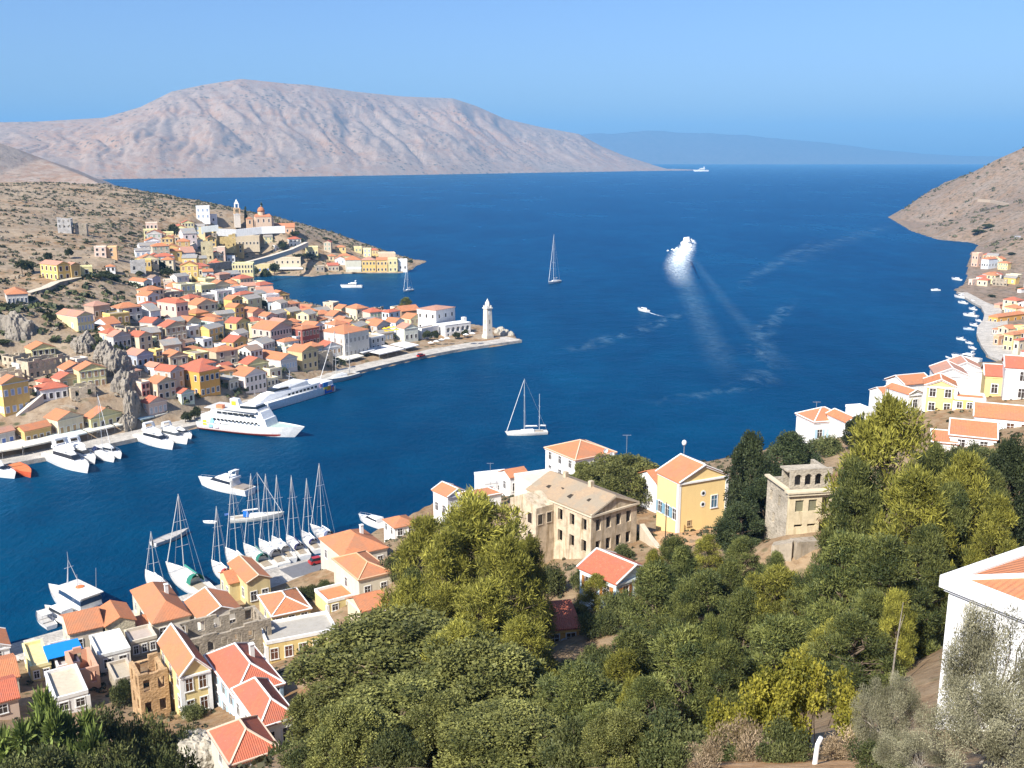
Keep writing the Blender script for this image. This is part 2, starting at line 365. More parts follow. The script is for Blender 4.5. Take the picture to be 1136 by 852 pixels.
# ------------------------------------------------------------------ far hills across the strait
def hz(py, Y): return CAMH + (176.5-py)/FPX*Y*1.0
mat_far = rock_mat('far_rock', (.34,.205,.12), (.27,.205,.155), (.11,.09,.06), .17, .85)
crest = np.array([(-160,140),(-60,140),(0,138),(60,137),(130,133),(170,122),(205,106),(240,99),(280,93),(330,98),(350,99),(400,106),(450,111),(505,113),(530,121),(560,134),(600,143),(640,150),(665,163),(690,173),(720,182),(742,188)], float)
def far_island():
    us = np.linspace(-160, 760, 460); vs = np.linspace(-.06, 2.2, 150)
    U, V = np.meshgrid(us, vs)
    shoreY = np.interp(us, [-160,125,430,742,760], [3300,3990,5360,8000,8200])
    wid = np.interp(us, [-160,500,690,742,760], [1700,1700,1100,300,250])
    sm = lambda a: np.convolve(np.pad(a, 45, mode='edge'), np.ones(91)/91, 'valid')
    shoreY, wid = sm(shoreY), sm(wid)
    cy = np.interp(us, crest[:,0], crest[:,1]); Yc = shoreY + wid
    zc = np.maximum(0, CAMH + (176.5-cy)/FPX*Yc) * np.clip((746-us)/30, 0, 1)
    Yw = shoreY[None] + V*wid[None]; Xw = (U-568)/FPX*(Yw)   # a fan of real distance
    Xw = (U-568)/FPX*(shoreY+wid)[None] + (V-1)*wid[None]*-.10
    prof = np.where(V < 1, np.clip(V, 0, 1)**.85, np.clip(1-(V-1)/1.2, 0, 1)**.8)
    f = fbm(Xw, Yw, 5, 6, 1500); ridge = 1-np.abs(fbm(Xw, Yw, 9, 6, 900))*2
    Z = zc[None]*prof*(1 + .05*f*(1-np.exp(-((V-1)/.25)**2)))
    env = np.clip(np.sin(PI*np.clip(V,0,1))*1.3,0,1)*zc[None]/400
    wx = Xw + 160*fbm(Xw, Yw, 41, 3, 1500)
    for sd_, sc_, am in ((77, 1100, 30), (78, 420, 13), (79, 150, 8)):   # sharp gullies running down to the shore
        Z -= am*env*(1-np.minimum(1, np.abs(fbm(wx+.4*Yw, Yw*.30, sd_, 3, sc_))*3.2))
    Z = np.where(V <= 0, -4, np.maximum(Z, 1.5))
    tag(grid_mesh('far_hills', Xw, Yw, Z, mat_far), kind='structure')
far_island()
def hazy():
    us = np.linspace(560, 1240, 120); vs = np.linspace(0, 2, 24); U, V = np.meshgrid(us, vs); Yb, W = 17600, 1500
    cy = np.interp(us, [560,640,660,700,730,780,820,860,900,940,980,1020,1060,1240],[156,150,147,146.5,146,147,150,154,158,163,168,171,173,174])
    Yw = Yb + V*W; Xw = (U-568)/FPX*(Yb+W); zc = CAMH + (176.5-cy)/FPX*(Yb+W)
    Z = zc[None]*np.where(V<1, V, 2-V)**.8*(1+.12*fbm(Xw,Yw,3,5,2500)) - 3
    tag(grid_mesh('distant_hills', Xw, Yw, Z, rock_mat('distant_rock', (.10,.075,.06), (.11,.09,.08), (.06,.05,.04), .1, .6)), kind='structure')
hazy()
def nearer_left():   # brown spur between the town hill and the far hills
    us = np.linspace(-260, 120, 120); vs = np.linspace(-.05, 2, 50); U, V = np.meshgrid(us, vs)
    shoreY = np.interp(us, [-260,0,112,120],[1900,2000,2200,2230]); wid = np.interp(us, [-260,60,112,120],[700,500,120,60])
    cy = np.interp(us, [-260,-60,0,30,60,85,105,115,120],[140,146,154,164,176,187,195,200,203])
    Yc = shoreY+wid; zc = np.maximum(0, CAMH + (176.5-cy)/FPX*Yc)
    Xw = (U-568)/FPX*Yc[None] + 0*V; Yw = shoreY[None]+V*wid[None]
    Z = zc[None]*np.where(V<1, np.clip(V,0,1), 2-V)**.9*(1+.1*fbm(Xw,Yw,8,5,400)*(1-np.exp(-((V-1)/.3)**2))); Z = np.where(V<=0, -3, Z)
    tag(grid_mesh('spur', Xw, Yw, Z, mat_far2), kind='structure')
mat_far2 = rock_mat('spur_rock', (.28,.17,.10), (.27,.21,.16), (.10,.09,.05), .35, .5)
nearer_left()

# ------------------------------------------------------------------ the air
hb = MB(); hb.box(-21500, 21500, -21500, 21500, -7, 800)
hm = bpy.data.materials.new('haze'); hm.use_nodes = True; ht = hm.node_tree; ht.nodes.clear()
ho = ht.nodes.new('ShaderNodeOutputMaterial'); hv = ht.nodes.new('ShaderNodeVolumePrincipled')
hv.inputs['Color'].default_value = (.22, .58, 1.0, 1); hv.inputs['Density'].default_value = 7.5e-5; hv.inputs['Anisotropy'].default_value = .0
ht.links.new(hv.outputs[0], ho.inputs['Volume'])
HZ = tag(hb.build('haze', hm, uv=False), kind='stuff')
# ------------------------------------------------------------------ houses
WIN = {}
def window_mesh(w_, h_, frame, pane, shut):
    k = (round(w_,1), round(h_,1), frame, pane, shut)
    if k in WIN: return WIN[k]
    w_, h_ = max(.4, k[0]), max(.5, k[1]); s = MB(); f = .12
    s.box(-w_/2-f, w_/2+f, -.09, .02, -f, 0); s.box(-w_/2-f, w_/2+f, -.11, .02, h_, h_+f*1.3)
    s.box(-w_/2-f, -w_/2, -.07, .02, 0, h_); s.box(w_/2, w_/2+f, -.07, .02, 0, h_)
    s.box(-w_/2, w_/2, -.03, .02, 0, h_, 1)
    if shut: 
        s.box(-w_/2-.02, -.02, -.06, -.031, .03, h_-.03, 2); s.box(.02, w_/2+.02, -.06, -.031, .03, h_-.03, 2)
    me = bpy.data.meshes.new('window'); me.from_pydata(s.v, [], s.f); 
    for m in (paint(frame), glass(pane), paint(shut or frame)): me.materials.append(m)
    me.polygons.foreach_set('material_index', s.m); me.update(); WIN[k] = me
    return me
def part_mesh(key, fn, name, mats):
    if key not in WIN:
        s = fn(); o = s.build(name, mats); WIN[key] = o.data; bpy.data.objects.remove(o)
    return WIN[key]
def add_window(root, x, y, z, a, w_, h_, frame, pane, shut, det, name='window'):
    """a window standing on the wall; in near houses its pane and shutters are pieces of their own"""
    if not det:
        return link(name, window_mesh(w_, h_, frame, pane, shut), root, (x, y, z), a)
    w_, h_ = round(w_, 1), round(h_, 1)
    def fr():
        s = MB(); f = .13
        s.box(-w_/2-f-.06, w_/2+f+.06, -.16, .02, -f, 0); s.box(-w_/2-f, w_/2+f, -.11, .02, h_, h_+f)
        s.box(-w_/2-f, -w_/2, -.09, .02, 0, h_); s.box(w_/2, w_/2+f, -.09, .02, 0, h_)
        s.box(-.03, .03, -.045, .02, 0, h_); s.box(-w_/2, w_/2, -.04, .02, h_*.64, h_*.64+.05)
        return s
    wn = link(name, part_mesh(('f', w_, h_, frame), fr, 'window', paint(frame)), root, (x, y, z), a)
    def pn(): s = MB(); s.box(-w_/2, w_/2, -.02, .015, 0, h_); return s
    link('pane', part_mesh(('p', w_, h_, pane), pn, 'pane', glass(pane)), wn)
    if shut:
        def sh():
            s = MB(); s.box(0, w_/2, -.02, .02, 0, h_)
            for i in range(int(h_/.14)): s.box(.06, w_/2-.06, -.035, -.018, .06+i*.14, .13+i*.14)
            return s
        sm = part_mesh(('s', w_, h_, shut), sh, 'shutter', paint(shut))
        link('shutter', sm, wn, (w_/2+.04, -.1, 0), R(8)); link('shutter', sm, wn, (-w_-.04, -.1, 0), R(-8))
    return wn
def roof_geo(s, roof, w, d, h, rise, o, th=.16):
    X, Y = w/2+o, d/2+o; z0, z1 = h, h+rise
    if roof == 'hip':
        if w >= d: r = [(-(w-d)/2-.01, 0), ((w-d)/2+.01, 0)]
        else: r = [(0, -(d-w)/2-.01), (0, (d-w)/2+.01)]
        E = [(-X,-Y),(X,-Y),(X,Y),(-X,Y)]
        v = [(x,y,z0-th) for x,y in E]+[(x,y,z0) for x,y in E]+[(x,y,z1) for x,y in r]
        if w >= d: top = [(4,5,9,8),(5,6,9),(6,7,8,9),(7,4,8)]
        else: top = [(4,5,8),(5,6,9,8),(6,7,9),(7,4,8,9)]
        s.add(v, [(3,2,1,0),(0,1,5,4),(1,2,6,5),(2,3,7,6),(3,0,4,7)]+top)
        return [((*E[i], z0), (*r[j], z1)) for i, j in (((0,0),(1,1),(2,1),(3,0)) if w >= d else ((0,0),(1,0),(2,1),(3,1)))] + [((*r[0],z1),(*r[1],z1))]
    if roof == 'gable':   # ridge along x
        for sg in (-1, 1):
            a = [(-X, sg*Y, z0-th*.2), (X, sg*Y, z0-th*.2), (X, 0, z1+o*rise/(Y)), (-X, 0, z1+o*rise/Y)]
            b = [(x, y, z+th) for x, y, z in a]
            if sg > 0: a = a[::-1]; b = b[::-1]
            s.taper(a, b)
        zt = z1+o*rise/Y+th
        return [((-X,0,zt),(X,0,zt))]+[((sx*X, sy*Y, z0+th*.8),(sx*X,0,zt)) for sx in (-1,1) for sy in (-1,1)]
    if roof == 'ped':     # ridge along y, the gable over the front
        for sg in (-1, 1):
            a = [(sg*X, -Y, z0-th*.2), (sg*X, Y, z0-th*.2), (0, Y, z1+o*rise/X), (0, -Y, z1+o*rise/X)]
            b = [(x, y, z+th) for x, y, z in a]
            if sg < 0: a = a[::-1]; b = b[::-1]
            s.taper(a, b)
        zt = z1+o*rise/X+th
        return [((0,-Y,zt),(0,Y,zt))]+[((sx*X, sy*Y, z0+th*.8),(0,sy*Y,zt)) for sx in (-1,1) for sy in (-1,1)]
    if roof == 'shed':    # low edge over the front
        a = [(-X,-Y,z0-.05),(X,-Y,z0-.05),(X,Y,z1),(-X,Y,z1)]; s.taper(a, [(x,y,z+th) for x,y,z in a])
        return [((-X,-Y,z0+th),(X,-Y,z0+th)),((-X,Y,z1+th),(X,Y,z1+th)),((-X,-Y,z0+th),(-X,Y,z1+th)),((X,-Y,z0+th),(X,Y,z1+th))]
    return []
HOUSES = []
def spot(g, cx, by, Y=None):
    return atY(cx, by, Y) if Y else g.hit(cx, by)
def along(p, e, target_px):
    """length from p along the level direction e whose end shows at target_px"""
    k = (target_px-568)/FPX; C = (CAMH-p[2])*sp
    den = e[0] - k*cp*e[1]
    return (k*(p[1]*cp + C) - p[0])/den if abs(den) > 1e-4 else 99
def house(label, cx, by, L, Rr, hp, roof, wall, rf=TO, rz=55, fr=(3,2), si=(3,2), g=None, Y=None, win=(.05,.04,.035), frame=WHITE, shut=None, trim=None,
          det=0, dmin=4.0, dmax=13.0, wmax=40.0, rise=None, o=.3, cat='house', name='house', stone=False, caps=None, chim=0, door=None, fnd=4.0, wear=.35, ring=True, h=None, hclip=16, group=None, d=None, w=None, left=False):
    g = g or groundL
    p = spot(g, cx, by, Y); a = R(rz); dp = depth(p)
    t = np.array((math.cos(a), math.sin(a))); nb = np.array((-math.sin(a), math.cos(a)))
    if rz >= 0 or left:
        w = w or float(np.clip(abs(along(p, t, cx+Rr)), 2.5, wmax)); dd = along(p, nb, cx-L) if L > 3 else .9*w
        c0 = (1, 1)
    else:
        w = w or float(np.clip(abs(along(p, -t, cx-L)), 2.5, wmax)); dd = along(p, nb, cx+Rr) if Rr > 3 else .9*w
        c0 = (-1, 1)
    d = d or float(np.clip(dd if dd > 0 else dmax, dmin, dmax))
    h = h or float(np.clip(hp*dp/FPX/.97, 2.2, hclip))
    c = p[:2] + c0[0]*t*w/2 + nb*d/2
    root = empty(name, (c[0], c[1], p[2]), a)
    tag(root, label, cat, group)
    wm = stonew(wall) if stone else plaster(wall, wear)
    rise = rise if rise is not None else (.24*min(w, d) if roof == 'hip' else .22*(d if roof == 'gable' else w) if roof in ('gable','ped') else .18*d)
    s = MB(); x, y = w/2, d/2
    if roof == 'ruin':
        build_ruin(s, w, d, h, fr, si, fnd); s.build('wall', wm, root); HOUSES.append((root, w, d, h))
        return root
    base = [(-x,-y),(x,-y),(x,y),(-x,y)]
    if roof in ('gable', 'ped'):
        pr = [(-y,-fnd),(y,-fnd),(y,h),(0,h+rise),(-y,h)] if roof == 'gable' else [(-x,-fnd),(x,-fnd),(x,h),(0,h+rise),(-x,h)]
        if roof == 'gable': s.taper([(-x, u, z) for u, z in pr], [(x, u, z) for u, z in pr])
        else: s.taper([(u, -y, z) for u, z in pr], [(u, y, z) for u, z in pr])
        if roof == 'ped': s.f = [f[::-1] for f in s.f]
    elif roof == 'shed':
        pr = [(-y,-fnd),(y,-fnd),(y,h+rise),(-y,h)]; s.taper([(-x, u, z) for u, z in pr], [(x, u, z) for u, z in pr])
    else: s.box(-x, x, -y, y, -fnd, h)
    s.build('wall', wm, root)
    tr = trim or tuple(min(.82, q*1.18+.04) for q in wall)
    if roof == 'flat':
        s = MB(); q = .25
        for b in ((-x-.08,x+.08,-y-.08,-y+q),(-x-.08,x+.08,y-q,y+.08),(-x-.08,-x+q,-y+q,y-q),(x-q,x+.08,-y+q,y-q)): s.box(*b, h+.004, h+.55)
        s.build('parapet', plaster(tr), root)
        s = MB(); s.box(-x+q, x-q, -y+q, y-q, h-.1, h+.06); s.build('roof', plaster(rf if rf is not TO else tuple(.85*q for q in BEI)), root)
    else:
        s = MB(); edges = roof_geo(s, roof, w, d, h, rise, o); ro = s.build('roof', tile(rf), root)
        if caps:
            s = MB()
            for e0, e1 in edges: s.bar(Vector(e0)+Vector((0,0,.05)), Vector(e1)+Vector((0,0,.05)), .2, .14)
            if roof in ('hip',):
                X_, Y_ = x+o-.1, y+o-.1; Q = [(-X_,-Y_,h+.04),(X_,-Y_,h+.04),(X_,Y_,h+.04),(-X_,Y_,h+.04)]
                for i in range(4): s.bar(Q[i], Q[(i+1)%4], .24, .14)
            s.build('ridge_cap', plaster(caps, .15), ro)
        for k in range(chim):
            s = MB(); cxx = x*(.45-.7*k); s.box(cxx-.3, cxx+.3, .1, .7, h+rise*.2, h+rise+.7); s.box(cxx-.38, cxx+.38, .02, .78, h+rise+.7, h+rise+.85)
            s.build('chimney', plaster(WHITE), ro)
        if ring:
            s = MB(); e = .14
            if roof == 'ped':
                X_ = x+.22
                s.box(-X_, X_, -y-.22, -y+.02, h-.3, h-.02)
                for sg in (-1, 1): s.bar((sg*X_, -y-.12, h+.02), (0, -y-.12, h+rise*(X_/x)*.98+.03), .24, .26)
                s.box(-x-e, -x+.02, -y+.05, y, h-.3, h-.07); s.box(x-.02, x+e, -y+.05, y, h-.3, h-.07)
                s.build('pediment', plaster(tr, .2), root)
            elif roof == 'gable':
                s.box(-x-e, x+e, -y-e, -y+.02, h-.32, h-.08); s.box(-x-e, -x+.02, -y+.02, y, h-.32, h-.08); s.box(x-.02, x+e, -y+.02, y, h-.32, h-.08); s.build('cornice', plaster(tr, .2), root)
            else:
                s.box(-x-e, x+e, -y-e, -y+.02, h-.45, h-.17); s.box(-x-e, -x+.02, -y+.02, y+e, h-.45, h-.17); s.box(x-.02, x+e, -y+.02, y+e, h-.45, h-.17); s.build('cornice', plaster(tr, .2), root)
    if trim and det:
        for sx in (-1, 1):
            s = MB(); s.box(sx*x-.28, sx*x+.28, -y-.07, -y+.3, -fnd, h-.34); s.build('corner_pilaster', plaster(trim, .15), root)
    def face(n, rows, width, fn, dr):
        for r in range(rows):
            for i in range(n):
                ww = min(1.05, .5*width/n); wh = min(1.75, .56*h/rows); u = (i+.5)/n*width - width/2
                z = h*(r+.24)/rows + (.05 if r else 0)
                if r == 0 and dr is not None and i == dr:
                    xx, yy, aa = fn(u); dw, dh = min(1.2, ww*1.2), min(2.3, h/rows*.76)
                    s = MB(); s.box(-dw/2-.14, -dw/2, -.08, .02, 0, dh+.14); s.box(dw/2, dw/2+.14, -.08, .02, 0, dh+.14); s.box(-dw/2, dw/2, -.08, .02, dh, dh+.14)
                    s.box(-dw/2, dw/2, -.045, .02, 0, dh, 1)
                    s.build('door', [paint(frame), paint(shut or (.16,.08,.04))], root, (xx, yy, .05), aa)
                    continue
                add_window(root, *fn(u)[:2], z, fn(u)[2], ww, wh, frame, win, shut, det)
    if fr: face(*fr, w, lambda u: (u, -y, 0), door)
    if si:
        if rz >= 0 or left: face(*si, d, lambda u: (-x, -u, R(-90)), None)
        else: face(*si, d, lambda u: (x, u, R(90)), None)
    HOUSES.append((root, w, d, h))
    return root
def wall_holes(s, W, H, th, holes, M, z0=-3.0):
    """a wall W long (x) and H high with openings (x0,x1,z0,z1[,arch]); M places a point"""
    cuts = set((0.0, W)); hs = []
    for q in holes:
        if len(q) > 4:
            n = 6; r = (q[1]-q[0])/2
            for i in range(n):
                a, b = q[0]+(q[1]-q[0])*i/n, q[0]+(q[1]-q[0])*(i+1)/n; m = (a+b)/2-(q[0]+r)
                hs.append((a, b, q[2], q[3]-r+math.sqrt(max(0, r*r-m*m))))
        else: hs.append(q)
    for q in hs: cuts.update((q[0], q[1]))
    cuts = sorted(cuts)
    for a, b in zip(cuts[:-1], cuts[1:]):
        m = (a+b)/2; zz = sorted((q[2], q[3]) for q in hs if q[0] < m < q[1]); lo = z0
        for h0, h1 in zz+[(H, None)]:
            if h0 > lo:
                P = [(a,0,lo),(b,0,lo),(b,th,lo),(a,th,lo),(a,0,h0),(b,0,h0),(b,th,h0),(a,th,h0)]
                s.add([M(*p) for p in P], [(0,3,2,1),(4,5,6,7),(0,1,5,4),(1,2,6,5),(2,3,7,6),(3,0,4,7)])
            lo = h1
def build_ruin(s, w, d, h, fr, si, fnd, ragged=True):
    th = .5; x, y = w/2, d/2
    def holes(n, rows, W):
        out = []
        for r in range(rows):
            for i in range(n):
                u = (i+.5)/n*W; ww = min(1.1, .45*W/n); z = h*(r+.25)/rows; hh = min(1.8, .52*h/rows)
                out.append((u-ww/2, u+ww/2, z, z+hh))
        return out
    rr = random.Random(int(w*100+d*77))
    def rag(W, hs):
        n = max(3, int(W/1.6))
        for i in range(n):
            a, b = W*i/n, W*(i+1)/n
            hs = hs + [(a, b, h - rr.random()**2*min(1.6, h*.25), h)]
        return hs
    def clean(hs):   # top notches must not meet the openings below
        return hs
    wall_holes(s, w, h, th, holes(*fr, w), lambda a, b, z: (a-x, b-y, z), -fnd)
    wall_holes(s, w, h*.9, th, holes(max(1, fr[0]-1), fr[1], w), lambda a, b, z: (x-a, y-b, z), -fnd)
    wall_holes(s, d-2*th, h*.97, th, holes(*si, d-2*th), lambda a, b, z: (-x+b, y-th-a, z), -fnd)
    wall_holes(s, d-2*th, h*.93, th, holes(*si, d-2*th), lambda a, b, z: (x-b, -y+th+a, z), -fnd)
    n = max(3, int(w/2))
    for i in range(n):   # broken top courses
        if rr.random() < .7: s.box(-x+w*i/n, -x+w*(i+1)/n-.004, -y, -y+th, h+.003, h+rr.random()*.9+.1)
        if rr.random() < .6: s.box(-x+w*i/n, -x+w*(i+1)/n-.004, y-th, y, h*.9+.003, h*.9+rr.random()*.9+.1)
# ------------------------------------------------------------------ quays
def quay(name, pts, inner, z, mat, label=None, kind='structure', depthz=-3):
    s = MB(); n = len(pts)
    A = [(p[0], p[1]) for p in pts]; B = [(p[0], p[1]) for p in inner]
    for i in range(n-1):
        a, b, c, d_ = A[i], A[i+1], B[i+1], B[i]
        s.add([(*a,z),(*b,z),(*c,z),(*d_,z),(*a,depthz),(*b,depthz),(*c,depthz),(*d_,depthz)],
              [(0,1,2,3),(0,4,5,1),(2,6,7,3)])
    s.add([(*A[0],z),(*B[0],z),(*B[0],depthz),(*A[0],depthz)], [(0,1,2,3)]); s.add([(*A[-1],z),(*B[-1],z),(*B[-1],depthz),(*A[-1],depthz)], [(3,2,1,0)])
    # a kerb of dressed stone along the water
    o = s.build(name, mat); return tag(o, label, kind=kind)
qm = stonew((.50,.46,.40))
def inset(pts, wds):
    out = []
    for i, p in enumerate(pts):
        a = np.array(pts[max(0,i-1)]); b = np.array(pts[min(len(pts)-1,i+1)]); d = (b-a)/np.linalg.norm(b-a); nrm = np.array((-d[1], d[0]))
        out.append(np.array(p)+nrm*wds[i])
    return out
QL = [sea(*p)[:2] for p in [(-60,535),(0,521),(55,511),(107,500),(152,490),(223,474),(310,445),(397,415),(425,408),(464,399),(510,390),(579,380)]]
quay('harbour_quay', QL, inset(QL, [9,9,9,9,9,10,11,13,14,15,16,12]), 1.25, qm)
QR = [sea(*p)[:2] for p in [(-60,742),(22,719),(70,705),(150,683),(230,659),(307,636),(358,621),(392,602)]]
quay('near_quay', QR, inset(QR, [-9,-8,-8,-8,-8,-9,-10,-6]), 1.25, qm)
QS = [sea(*p)[:2] for p in [(1108,402),(1096,397),(1088,385),(1083,373),(1084,365),(1090,358),(1092,350),(1088,342),(1078,337),(1062,326)]]
quay('far_quay', QS, inset(QS, [-12,-12,-12,-13,-14,-12,-10,-10,-8,-6]), 1.2, qm)
# asphalt road along the near quay
QA = [sea(*p)[:2] for p in [(307,636),(358,621),(386,606)]]
s = MB(); i0 = inset(QA, [-1.2,-1.2,-1.2]); i1 = inset(QA, [-7,-8,-6])
for i in range(2): s.add([(*i0[i],1.256),(*i0[i+1],1.256),(*i1[i+1],1.256),(*i1[i],1.256)], [(0,1,2,3)])
tag(s.build('road', plaster((.16,.16,.17))), kind='structure')

H = house
LG = groundL
# ------------------------------------------------------------------ the town: waterfront row, left of the cliff
H('yellow mansion at the left picture edge with orange roof, above the waterfront row', 6,463,6,29,36,'ped',YEL,fr=(4,2),shut=(.35,.45,.62),trim=(.62,.64,.60))
H('low grey house cut by the left picture edge behind the long awning', 1,498,1,17,17,'gable',GRY,TP,fr=(2,1),shut=(.08,.16,.45))
H('ochre cottage with plain orange roof, first left of the gabled pair on the waterfront', 29,496,11,29,17,'gable',OCH,fr=(4,1),si=(1,1),win=(.08,.04,.02))
H('cream gabled waterfront house with white verges, middle of the left waterfront row', 66,486,15,28,19,'ped',CREAM,fr=(4,1),si=(2,1),shut=(.45,.28,.12))
H('low yellow and stone gabled house behind the thin boat mast', 102,480,9,34,15,'ped',LEM,fr=(4,1),si=(1,1))
H('roofless beige ruin with ragged long wall above the yellow mansion', 33,422,14,46,20,'ruin',BEI,fr=(7,2),si=(2,1),stone=True,name='ruined_house',cat='ruin',d=7)
# between cliff and ferry
H('white and pink gabled house beside the foot of the pale cliff', 166,463,7,20,15,'ped',PINK,TR,fr=(4,1),si=(1,2),shut=(.5,.5,.52))
H('narrow pink house with red framed window squeezed against the cliff', 158,441,4,9,15,'flat',PINK,fr=(2,2),si=None,frame=(.5,.08,.06))
H('grey fronted house with ochre side wall left of the orange mansion', 176,445,12,20,19,'ped',(.62,.50,.34),fr=(3,2),si=(2,1))
H('small greenish house with red roof and hedge in front', 202,450,9,14,13,'ped',LGR,TR,fr=(2,1),si=(1,1),trim=WHITE)
H('big orange mansion with red hip roof above the waterfront', 223,442,28,22,29,'hip',ORA,TR,fr=(4,2),si=(3,2),win=(.04,.045,.08))
H('pale low house with small pediment at the head of the cliff', 172,420,11,13,12,'ped',WHITE,TP,fr=(1,1),si=(1,1))
H('blue fronted house with dark red side and arched window', 153,409,14,18,14,'ped',(.42,.46,.54),TP,fr=(3,1),si=(3,1))
H('white gabled house with dark paired windows on top of the cliff', 127,389,6,19,15,'ped',GRY,TP,fr=(4,1),si=(1,1),win=(.02,.02,.03))
H('tiny yellow cottage tucked behind the blue fronted house', 165,387,7,10,10,'flat',LEM,fr=(1,1),si=(1,1))
H('cream house with orange roof and stone gable above the orange mansion', 188,393,13,18,11,'ped',CREAM,TP,fr=(2,1),si=(2,1))
H('light blue house with orange hip roof just above the orange mansion', 208,403,16,25,10,'hip',(.62,.58,.50),fr=(4,1),si=(2,1))
H('brown roofless shell right of the light blue house', 224,400,3,16,10,'ruin',OCH,fr=(3,1),si=(2,1),stone=True,name='ruined_house',cat='ruin',d=6)
H('small white house block left of the turquoise fronted house', 210,375,9,12,11,'flat',WHITE,fr=(2,1),si=(1,1))
H('beige flat roofed shell in the middle of the steep slope', 160,377,16,21,9,'flat',BEI,TG,fr=(4,1),si=(2,1),stone=True)
# upper slope, left
H('yellow house with grey blue windowed front above the pale cliff', 87,369,23,18,17,'ped',LEM,TP,fr=(5,2),si=(2,1),shut=(.38,.46,.58),trim=WHITE)
H('brown house with pink hip roof behind the grey blue front', 105,355,1,18,15,'hip',(.45,.34,.26),TP,fr=(3,1),si=None)
H('small white house with orange roof and blue right side', 120,367,16,14,6,'gable',(.60,.62,.66),fr=(1,1),si=(1,1))
H('lower white cottage with orange roof below the blue sided one', 122,376,17,8,5,'gable',WHITE,fr=None,si=(1,1))
H('plain white house with grey low roof beside the round olive tree', 168,360,18,11,14,'gable',WHITE,TG,fr=(2,1),si=None)
H('tall white and pink mansion with red hip roof and dark windowed front', 197,361,21,13,24,'hip',PINK,TR,fr=(3,2),si=(3,2),win=(.10,.03,.03))
H('yellow house with orange roof and slate blue front behind the pink mansion', 225,347,18,17,10,'hip',LEM,fr=(4,1),si=(2,1),win=(.04,.07,.10))
H('orange yellow cottage between pink mansion and turquoise house', 218,359,12,14,11,'hip',YEL,fr=(2,1),si=(1,1))
H('tall turquoise fronted house with small orange roof', 239,375,18,10,18,'hip',TUR,fr=(1,1),si=(3,2),shut=(.30,.42,.34))
H('ruined orange brown cottage under the turquoise house', 254,402,9,10,6,'ruin',(.5,.3,.16),fr=(2,1),si=(1,1),stone=True,name='ruined_house',cat='ruin',d=5)
H('long grey house with red roof at the left edge above the cliff', 9,340,9,23,13,'hip',GRY,rz=30,fr=(5,1),si=(1,1),win=(.05,.07,.11))
H('big yellow house with orange roof standing above the hillside road', 65,312,19,14,17,'ped',YEL,TP,fr=(2,2),si=(4,2),win=(.05,.02,.02))
H('brown gabled wing of the yellow house above the hillside road', 80,310,2,10,15,'ped',OCH,TP,fr=(1,1),si=None)
H('small cream annexe right of the big yellow house on the road', 90,306,2,13,9,'flat',LEM,fr=(1,1),si=None,rz=25)
H('pink half of the pair of small houses high on the left slope', 105,285,1,13,10,'flat',PINK,rz=15,fr=(2,2),si=None)
H('orange half of the pair of small houses high on the left slope', 118,285,1,12,10,'flat',(.72,.46,.24),rz=15,fr=(1,2),si=None)
H('roofless grey stone ruin alone on the bare upper slope', 64,254,2,15,11,'ruin',GRY,rz=15,fr=(3,2),si=(2,2),stone=True,name='ruined_house',cat='ruin',d=8,Y=585)
H('low stone shell right of the lone ruin on the bare slope', 83,254,2,13,5,'ruin',STO,rz=15,fr=(2,1),si=(1,1),stone=True,name='ruined_house',cat='ruin',d=6,Y=590)
H('pale green house with orange roof and blue gable below the ruin', 160,322,16,9,9,'ped',LGR,fr=(1,1),si=(2,1),trim=WHITE)
H('slate blue house attached right of the pale green house', 170,321,3,9,12,'ped',(.45,.45,.52),TB,fr=(2,1),si=None)
H('grey roofless shell above the pale green house', 145,303,2,17,13,'ruin',GRY,rz=20,fr=(2,1),si=(1,1),stone=True,name='ruined_house',cat='ruin',d=7)
H('lemon green house with square windows high on the slope', 160,267,2,15,11,'flat',LEM,rz=20,fr=(3,2),si=None)
H('pink house peeping over the lemon green house', 162,255,2,13,7,'flat',PINK,rz=20,fr=(3,1),si=None,Y=675)
H('small pale yellow house left of the dark round tree', 177,266,2,16,7,'flat',LEM,rz=20,fr=(2,1),si=None)
H('pink and white house with one tall dark door on the upper slope', 204,273,7,15,13,'gable',(.72,.60,.56),TG,rz=30,fr=(2,2),si=(1,1))
H('white house with row of dark windows under the stair wall', 203,290,8,14,9,'gable',WHITE,TP,rz=30,fr=(4,1),si=None,win=(.03,.035,.045))
H('tall beige ruin with empty windows on the upper slope', 224,290,2,13,20,'ruin',(.60,.52,.32),rz=15,fr=(2,2),si=(1,2),stone=True,name='ruined_house',cat='ruin',d=7)
H('yellow roofless long ruin under the church terrace', 241,275,2,21,14,'ruin',(.62,.46,.20),rz=15,fr=(4,2),si=(2,2),stone=True,name='ruined_house',cat='ruin',d=8)
H('long beige house with many windows under the church', 260,274,1,28,11,'flat',BEI,rz=10,fr=(7,1),si=None)
H('small pink house with white awning above the road', 239,284,2,11,9,'flat',PINK,rz=15,fr=(2,1),si=None)
H('white block house with terrace left of the bell tower', 218,243,2,15,13,'flat',WHITE,rz=15,fr=(3,2),si=None,shut=(.3,.4,.55))
H('small white annexe at the right of the white block house', 233,247,2,8,8,'flat',WHITE,rz=15,fr=(1,1),si=None)
H('long low orange wall house right of the domed church', 295,259,2,32,6,'gable',(.68,.42,.26),rz=12,fr=(6,1),si=None)
H('lone pale house among trees above the inner bay', 339,284,1,14,9,'flat',LEM,rz=12,fr=(4,1),si=None)
H('yellow house and grey front with dark windows, middle of the slope', 224,329,17,16,11,'flat',LEM,fr=(4,1),si=(2,1))
H('reddish cottage at the left end of the inner bay', 244,316,5,12,11,'hip',(.5,.36,.28),TP,fr=(3,1),si=(1,1))
